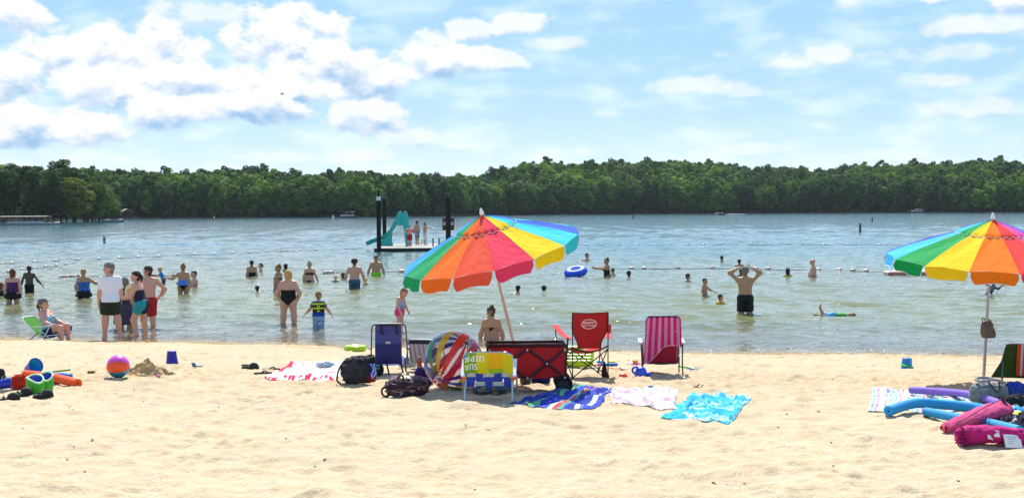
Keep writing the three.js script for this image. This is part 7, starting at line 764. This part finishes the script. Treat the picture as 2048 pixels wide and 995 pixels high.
// slide dock
{
  const f = onWater(748, 503.5), D = -f.z, x0 = f.x, H0 = 0.30, Lx = 6.6, Dz = 12, dock = thing('swim_dock', 'floating swim dock with pale deck and dark sides carrying the teal slide', 'dock', [x0, 0, f.z]);
  mesh('float_side', box(Lx, 0.30, Dz, Lx / 2, 0.06, -Dz / 2, 0.02), mat('#15171a', { roughness: 0.8 }), dock);
  for (let k = 0; k < 24; k++) mesh('plank', box(Lx + 0.06, 0.05, Dz / 24 - 0.02, Lx / 2, H0 - 0.055 + 0.003 * (k % 3), -(k + 0.5) * Dz / 24, 0.008), mat(['#a3a098', '#969289', '#aaa7a0'][k % 3], { roughness: 0.85 }), dock);
  const postM = mat('#1b1512', { roughness: 0.9 });
  const post = (px, top, d, r, label, cap) => { const b = atDepth(px, 480, d), t = atDepth(px, top, d), o = thing('dock_post', label, 'post', [b.x, -0.8, -d]); mesh('pile', T(new THREE.CylinderGeometry(r, r * 1.05, t.y + 0.8, 16), 0, (t.y + 0.8) / 2, 0), postM, o); if (cap) { mesh('lamp_box', T(box(0.3, 0.28, 0.3), 0, t.y + 0.8 + 0.14, 0), mat('#d4d8da'), o); mesh('lamp_stem', T(new THREE.CylinderGeometry(0.06, 0.08, 0.5, 10), 0, t.y + 0.8 + 0.5, 0), postM, o); } return o; };
  post(757.5, 401, D - 0.2, 0.155, 'tall dark mooring post with a pale box near its top on the dock', 1); post(769, 398, D + Dz + 0.2, 0.15, 'tall dark mooring post behind the slide at the back of the swim dock');
  const sp = post(896.5, 395, D + 7, 0.19, 'tall dark mooring post carrying the wooden notice board'); { const b = atDepth(896.5, 448, D + 7.3), o = thing('notice_board', 'brown wooden notice board with white panels on the mooring post by the umbrella', 'sign', b); mesh('board', box(0.9, 0.92, 0.06, 0, 0, 0, 0.01), mat('#6a3a1e', { roughness: 0.85 }), o); const pt = new THREE.MeshStandardMaterial({ roughness: 0.8, map: canvasTex(64, 64, (g) => { g.fillStyle = '#d8d6d0'; g.fillRect(0, 0, 64, 64); g.fillStyle = '#8a8886'; for (let k = 0; k < 4; k++) g.fillRect(8, 10 + k * 13, 48, 5); }) }); for (const s of [-1, 1]) mesh('notice_panel', T(new THREE.BoxGeometry(0.32, 0.24, 0.012), s * 0.22, 0.05, 0.037), pt, o); mesh('crossbar', box(0.8, 0.08, 0.05, 0, -0.24, 0.04, 0.01), mat('#4a2812'), o); }
  for (const px of [866, 878]) { const b = atDepth(px, 490, D + 2.5), o = thing('dock_bollard', px === 866 ? 'short dark rail post on the swim dock nearest the boys' : 'short dark rail post on the swim dock next to the umbrella', 'rail post', [b.x, H0, b.z]); mesh('stem', T(new THREE.CylinderGeometry(0.05, 0.05, 0.55, 10), 0, 0.27, 0), postM, o); mesh('top', T(new THREE.SphereGeometry(0.06, 10, 8), 0, 0.55, 0), postM, o); }
  // slide: chute down to the left, ladder on the right
  const sd = D + 6, c0 = atDepth(800, 490, sd), s = thing('water_slide', 'teal water slide with curved chute and ladder standing on the swim dock', 'slide', [c0.x, H0, c0.z]), tl = phys({ color: new THREE.Color('#14aa9e'), roughness: 0.35, side: THREE.DoubleSide });
  const path = new THREE.CatmullRomCurve3([V(0.12, 1.85, 0), V(-0.18, 1.62, 0), V(-0.55, 1.05, 0), V(-0.95, 0.66, 0), V(-1.5, 0.40, 0), V(-2.05, 0.20, 0), V(-2.45, 0.03, 0)]);
  mesh('chute', slab((u, v) => { const p = path.getPoint(v), t = path.getTangent(v), n = V(-t.y, t.x, 0).multiplyScalar(-1); const a = (u * 2 - 1), h = 0.30 * Math.pow(Math.abs(a), 3); return p.clone().addScaledVector(n, h * 0.9).add(V(0, 0, a * 0.33)); }, 16, 50, 0.03), tl, s);
  const fin = (pts) => { const sh = new THREE.Shape(); pts.forEach(([x, y], i) => (i ? sh.lineTo(x, y) : sh.moveTo(x, y))); return new THREE.ExtrudeGeometry(sh, { depth: 0.06, bevelEnabled: true, bevelSize: 0.02, bevelThickness: 0.02, bevelSegments: 2 }); };
  const hood = (x, k) => { const pts = []; for (let i = 0; i <= 20; i++) { const t = i / 20 * Math.PI; pts.push([x + 0.20 * Math.cos(t) + 0.10 * Math.sin(t) * k, 1.75 + 0.78 * Math.sin(t) ** 0.8]); } pts.push([x - 0.22 - 0.05 * k, 1.55], [x + 0.18, 1.5]); return pts; };
  for (const z of [0.33, -0.39]) { mesh('hood', fin(hood(-0.08, 1)).translate(0, 0, z), tl, s); mesh('hood', fin(hood(0.42, -0.3)).translate(0, 0, z), tl, s); }
  for (const z of [0.30, -0.34]) mesh('chute_stand', fin([[-1.5, 0], [-0.55, 0], [-0.66, 0.35], [-0.6, 0.95], [-0.85, 0.72], [-1.15, 0.52], [-1.42, 0.3], [-1.5, 0.12]]).translate(0, 0, z), tl, s);
  for (const z of [0.30, -0.36]) mesh('ladder_side', fin([[0.25, 1.75], [0.52, 1.8], [0.62, 1.5], [0.86, 0.0], [0.46, 0.0], [0.36, 0.9]]).translate(0, 0, z), tl, s);
  for (let k = 0; k < 8; k++) mesh('step', box(0.26, 0.05, 0.62, 0.72 - k * 0.045, 0.2 + k * 0.21, 0, 0.01), mat('#0d867c', { roughness: 0.5 }), s);
  const st = atDepth(847, 489, D + 7), stool = thing('deck_stool', 'small white stool beside the boy on the swim dock', 'stool', [st.x, H0, st.z]); mesh('top', box(0.42, 0.07, 0.36, 0, 0.44, 0, 0.02), mat('#dcdad0'), stool); for (const [a, b] of [[-0.15, -0.12], [0.15, -0.12], [-0.15, 0.12], [0.15, 0.12]]) mesh('leg', rod(V(a, 0, b), V(a * 0.8, 0.42, b * 0.8), 0.03), mat('#cfcdc4'), stool);
  const on = (px, o) => { const b = atDepth(px, 488, D + o.dz), m = person({ ...o, d: 100 }); m.position.set(b.x, H0 + 0.012, b.z); };
  on(819, { dz: 4, H: 1.52, sex: 'm', yaw: 10, hair: 'short', hairColor: 'dark', skin: 'pink', pitch: 10, arms: { L: [[0.5, -0.7, 0.3], [0.7, -0.6, 0.2]], R: [[-0.4, -0.6, 0.5], [-0.1, -0.2, 0.9]] }, wear: [{ t: 'shorts', c: '#a3141a', len: 0.95, loose: 0.035 }, { t: 'floaties', name: 'towel', c: '#c8505a' }], label: 'boy in red swim shorts wrapped in a red towel on the swim dock' });
  on(834, { dz: 8, H: 1.82, sex: 'm', yaw: 130, hair: 'short', hairColor: 'dark', skin: 'tan', arms: { L: [[0.3, -0.9, -0.2], [-0.2, -0.7, 0.6]], R: [[-0.6, -0.8, -0.2], [0.4, -0.7, 0.5]] }, wear: [{ t: 'shorts', c: '#6e7690', len: 0.9, loose: 0.022 }], label: 'bare-chested man in grey-blue shorts standing on the swim dock' });
  on(850, { dz: 8, H: 1.66, sex: 'm', g: 0.9, sw: 0.1, yaw: 60, hair: 'short', hairColor: 'dark', skin: 'tan', arms: { L: [[0.5, -0.2, 0.8], [0.7, -0.4, 0.6]], R: [[-0.3, -0.9, 0.2], [0.0, -0.9, 0.3]] }, wear: [{ t: 'shorts', c: '#d8d8d4', len: 0.85, loose: 0.025 }], label: 'slim boy in white shorts reaching out an arm on the swim dock' });
}
// boats
function pontoon(px, py, L, label, turn, top) { const p = onWater(px, py), o = thing('pontoon_boat', label, 'boat', [p.x, 0, p.z], turn); for (const z of [-0.8, 0.8]) mesh('pontoon', T(new THREE.CapsuleGeometry(0.32, L - 0.7, 6, 12).rotateZ(Math.PI / 2), 0, 0.22, z), mat('#50555a', { metalness: 0.4, roughness: 0.4 }), o); mesh('deck', box(L * 0.96, 0.12, 2.3, 0, 0.6, 0), mat('#3c4048'), o); mesh('side_panel', box(L * 0.7, 0.6, 2.2, -0.1, 0.95, 0, 0.05), mat('#a8a6a2'), o); mesh('bow_panel', box(L * 0.2, 0.45, 2.0, -L * 0.4, 0.86, 0, 0.05), mat('#c0c4c8'), o); mesh('canopy', slab((u, v) => V((u - 0.35) * L * 0.52, top + 0.12 * Math.sin(Math.PI * u), (v - 0.5) * 2.2), 10, 4, 0.08), mat('#cfc5b2'), o); for (const [x, z] of [[-0.15, 1], [-0.15, -1], [0.3, 1], [0.3, -1]]) mesh('canopy_pole', rod(V(x * L, 0.65, z), V(x * L, top, z), 0.035), mat('#b0b4b8'), o); mesh('outboard_motor', box(0.35, 0.7, 0.4, L / 2 + 0.1, 0.5, 0, 0.08), mat('#15171a'), o); for (const x of [0.05, 0.22]) mesh('seat', box(0.6, 0.75, 1.2, x * L, 1.3, 0, 0.1), mat('#8a4030'), o); }
pontoon(697, 436, 5.6, 'white pontoon boat with a tan canopy cruising left of the slide dock', 0.05, 2.15); pontoon(1837, 425.2, 6.0, 'grey-white pontoon boat far off above the right umbrella', -0.1, 1.75);
{ const p = onWater(1440, 429.6), o = thing('speed_boat', 'low dark speed boat racing along the far shore with a white wake', 'boat', [p.x, 0, p.z], 0); mesh('hull', loft([V(-2.0, 0.65, 0), V(-0.8, 0.5, 0), V(0.8, 0.4, 0), V(2.0, 0.35, 0)], (t) => 0.1 + 0.65 * Math.sqrt(clamp(t * 1.4, 0, 1)), 24, 16, 0.65), mat('#3c2a34', { roughness: 0.3 }), o); mesh('windscreen', box(0.6, 0.5, 1.0, 0.1, 1.05, 0, 0.08), mat('#20242c', { roughness: 0.2 }), o); mesh('engine_cover', box(0.6, 0.4, 0.9, 1.8, 0.8, 0, 0.1), mat('#5a2a2a'), o);
  const w = mesh('boat_wake', blob(8.5, 0.5, 2.2, 61, { crease: 0.3, seg: 40 }), mat('#c4c8ca', { roughness: 1 })); w.position.set(p.x + 6.6, -0.06, p.z); tag(w, 'white foam wake streaming behind the speed boat', 'wake', null, 'stuff'); }
// covered dock and small boats by the wooded point
{ const p = onWater(52, 449.6), L = 10.2, o = thing('boat_dock', 'covered boat dock with a long pale roof below the trees on the wooded point', 'boat dock', [p.x, 0, p.z + 1.0]); const wh = mat('#6a7074'), pale = mat('#86836f'); for (let k = 0; k < 8; k++) mesh('roof_panel', slab((u, v) => V(-L / 2 + (k + u * 0.96) * L / 8, 2.0 - 0.12 * Math.abs(v - 0.5) * 2, (v - 0.5) * 4), 2, 4, 0.1), pale, o); for (let k = 0; k < 5; k++) for (const z of [-1.8, 1.8]) mesh('post', rod(V(-L / 2 + 0.3 + k * (L - 0.6) / 4, -0.3, z), V(-L / 2 + 0.3 + k * (L - 0.6) / 4, 1.95, z), 0.07), wh, o); mesh('platform', box(L, 0.22, 4, 0, 0.35, 0), mat('#8c8e8c'), o); for (const y of [0.85, 1.15]) mesh('rail', rod(V(-L * 0.32, y, 1.85), V(L * 0.5, y, 1.85), 0.05), wh, o); mesh('rail_panel', box(L * 0.8, 0.3, 0.04, L * 0.08, 0.68, 1.86), mat('#b8bec4'), o); mesh('ramp', box(1.6, 0.75, 2.0, -L / 2 - 0.2, 0.5, 0.8), mat('#8a5a34'), o);
  const b = thing('motor_boat', 'small white motor boat moored at the end of the covered dock', 'boat', [p.x + 6.3, 0, p.z + 1.2], 0.2); mesh('hull', loft([V(-1.5, 0.35, 0), V(-0.5, 0.28, 0), V(0.8, 0.26, 0), V(1.5, 0.28, 0)], (t) => 0.08 + 0.45 * Math.sqrt(clamp(t * 1.5, 0, 1)), 20, 14, 0.8), mat('#8a9094', { roughness: 0.5 }), b); mesh('windscreen', box(0.4, 0.35, 0.7, 0.0, 0.75, 0, 0.06), mat('#2a3038', { roughness: 0.2 }), b); mesh('outboard_motor', box(0.25, 0.5, 0.25, 1.6, 0.5, 0, 0.06), mat('#1a1c20'), b);
  const q = onWater(224, 444.2), c = thing('motor_boat', 'long white motor boat moored at the tip of the wooded point', 'boat', [q.x, 0, q.z], 0.05); mesh('hull', loft([V(-3.0, 0.5, 0), V(-1, 0.4, 0), V(1.5, 0.36, 0), V(2.8, 0.38, 0)], (t) => 0.08 + 0.55 * Math.sqrt(clamp(t * 1.5, 0, 1)), 20, 14, 0.8), mat('#7c8286', { roughness: 0.5 }), c); mesh('cover', box(2.2, 0.3, 0.9, 0.6, 0.75, 0, 0.1), mat('#30343a'), c); }
{ const d = 500, p = atDepth(252, 422, d), o = thing('boathouse', 'small boathouse with a pale tan roof beyond the tip of the wooded point', 'boathouse', [p.x, 0.4, -d], 0.5); mesh('wall', box(3.6, 2.2, 3.4, 0, 1.1, 0, 0.03), mat('#3a2416', { roughness: 0.9 }), o); for (const s of [-1, 1]) mesh('roof', T(box(2.5, 0.12, 4.2), s * 1.05, 2.75, 0, 0, 0, -s * 0.5), mat('#a38a70', { roughness: 0.9 }), o); mesh('door', box(1.0, 1.7, 0.06, 0, 0.85, 1.72, 0.01), mat('#1c120c'), o); mesh('dock_platform', box(6, 0.25, 3.4, 1.0, 0.1, 3.2, 0.03), mat('#4c4038'), o); }
// floats in use
{ const p = onWater(1152, 553), o = thing('swim_ring', 'bright blue inflatable ring tipped up in the water below the yellow umbrella panel', 'swim ring', [p.x, 0.2, p.z - 0.2]); o.rotation.set(0.34, 0.1, 0.14); const g = new THREE.TorusGeometry(0.24, 0.16, 16, 40); g.rotateX(Math.PI / 2); g.scale(1.32, 1.1, 1.1); mesh('ring', g, phys({ color: new THREE.Color('#0f50d8'), roughness: 0.55 }), o); mesh('seat_mesh', T(new THREE.SphereGeometry(0.2, 24, 12).scale(1.2, 0.45, 1), 0, 0.06, 0), mat('#1658de', { roughness: 0.9 }), o);  }
{ const p = raftAt, o = thing('air_mattress', 'red and white air mattress floating behind the rim of the right umbrella', 'air mattress', [p.x, 0.05, p.z], 0.02), rd = mat('#c8807a', { roughness: 0.35 }), wh = mat('#e6e6ea', { roughness: 0.35 }); for (let k = 0; k < 6; k++) mesh('air_chamber', T(new THREE.CapsuleGeometry(0.075, 1.65, 6, 14).rotateZ(Math.PI / 2), 0, 0.03, (k - 2.5) * 0.135), k % 2 ? rd : wh, o); mesh('pillow', T(new THREE.CapsuleGeometry(0.09, 0.6, 6, 14).rotateX(Math.PI / 2), 0.85, 0.08, 0), wh, o); }
// spray round the swimmers; white drops added along the shore for foam and sparkle
{ const r = rng(81), g = new THREE.IcosahedronGeometry(1, 1), spots = [[514, 580, 0.35, 46], [530, 580, 0.3, 14], [1112, 548, 0.35, 34], [1178, 550, 0.25, 26], [1150, 556, 0.3, 16], [1030, 587, 0.4, 12], [1062, 586, 0.5, 10], [1984, 589, 0.4, 22], [1656, 629, 0.5, 20], [1232, 553, 0.25, 14], [1265, 555, 0.2, 12], [637, 653, 0.2, 8], [1440, 607, 0.25, 8], [1411, 591, 0.2, 6], [1400, 699, 1.0, 60], [1450, 701, 0.8, 30], [1640, 702, 1.2, 70], [1700, 704, 1.0, 60], [1790, 706, 1.0, 40], [1240, 692, 0.8, 40], [300, 679, 0.8, 12], [500, 685, 0.9, 16]], list = []; for (const [px, py, s, n] of spots) { const p = onWater(px, py); for (let k = 0; k < n; k++) { const a = r() * 6.28, q = Math.sqrt(r()) * s, up = py > 660 || r() < 0.5 ? 0.012 : 0.02 + 0.28 * r() * r() * (s > 0.3 ? 1 : 0.7); list.push([p.x + Math.cos(a) * q * 1.2, up, p.z + Math.sin(a) * q * 0.6, (py > 660 ? 0.5 : 1) * (0.008 + 0.028 * r() * r())]); } }
  const im = shade(new THREE.InstancedMesh(g, mat('#f2f6f8', { roughness: 0.3 }), list.length)); im.name = 'spray_and_sparkle'; const M = new THREE.Matrix4(), q = new THREE.Quaternion(); list.forEach((l, k) => im.setMatrixAt(k, M.compose(V(l[0], l[1], l[2]), q, V(l[3] * 1.5, l[3], l[3])))); tag(im, 'white drops and foam round the swimmers, added along the shore as sparkle', 'spray', null, 'stuff'); scene.add(im); }
// bird
{ const p = atDepth(564, 188, 120), o = thing('bird', 'small dark bird gliding across the white clouds', 'bird', p, 0.3), m = mat('#23282c', { roughness: 0.9 }); mesh('body', loft([V(-0.16, 0, 0), V(-0.05, 0.0, 0), V(0.08, 0.0, 0), V(0.2, -0.02, 0)], (t) => 0.006 + 0.04 * Math.sin(Math.PI * clamp(t, 0.03, 0.97)), 16, 10), m, o); for (const s of [-1, 1]) mesh('wing', slab((u, v) => V(-0.04 - 0.05 * u + (v - 0.5) * 0.13 * (1 - 0.7 * u), 0.03 + 0.06 * Math.sin(u * 2.2) , s * (0.02 + 0.36 * u)), 10, 4, 0.008), m, o); mesh('tail', slab((u, v) => V(0.18 + 0.09 * u, -0.02, (v - 0.5) * 0.06 * (1 + u)), 3, 3, 0.006), m, o); }
renderer.render(scene, camera);
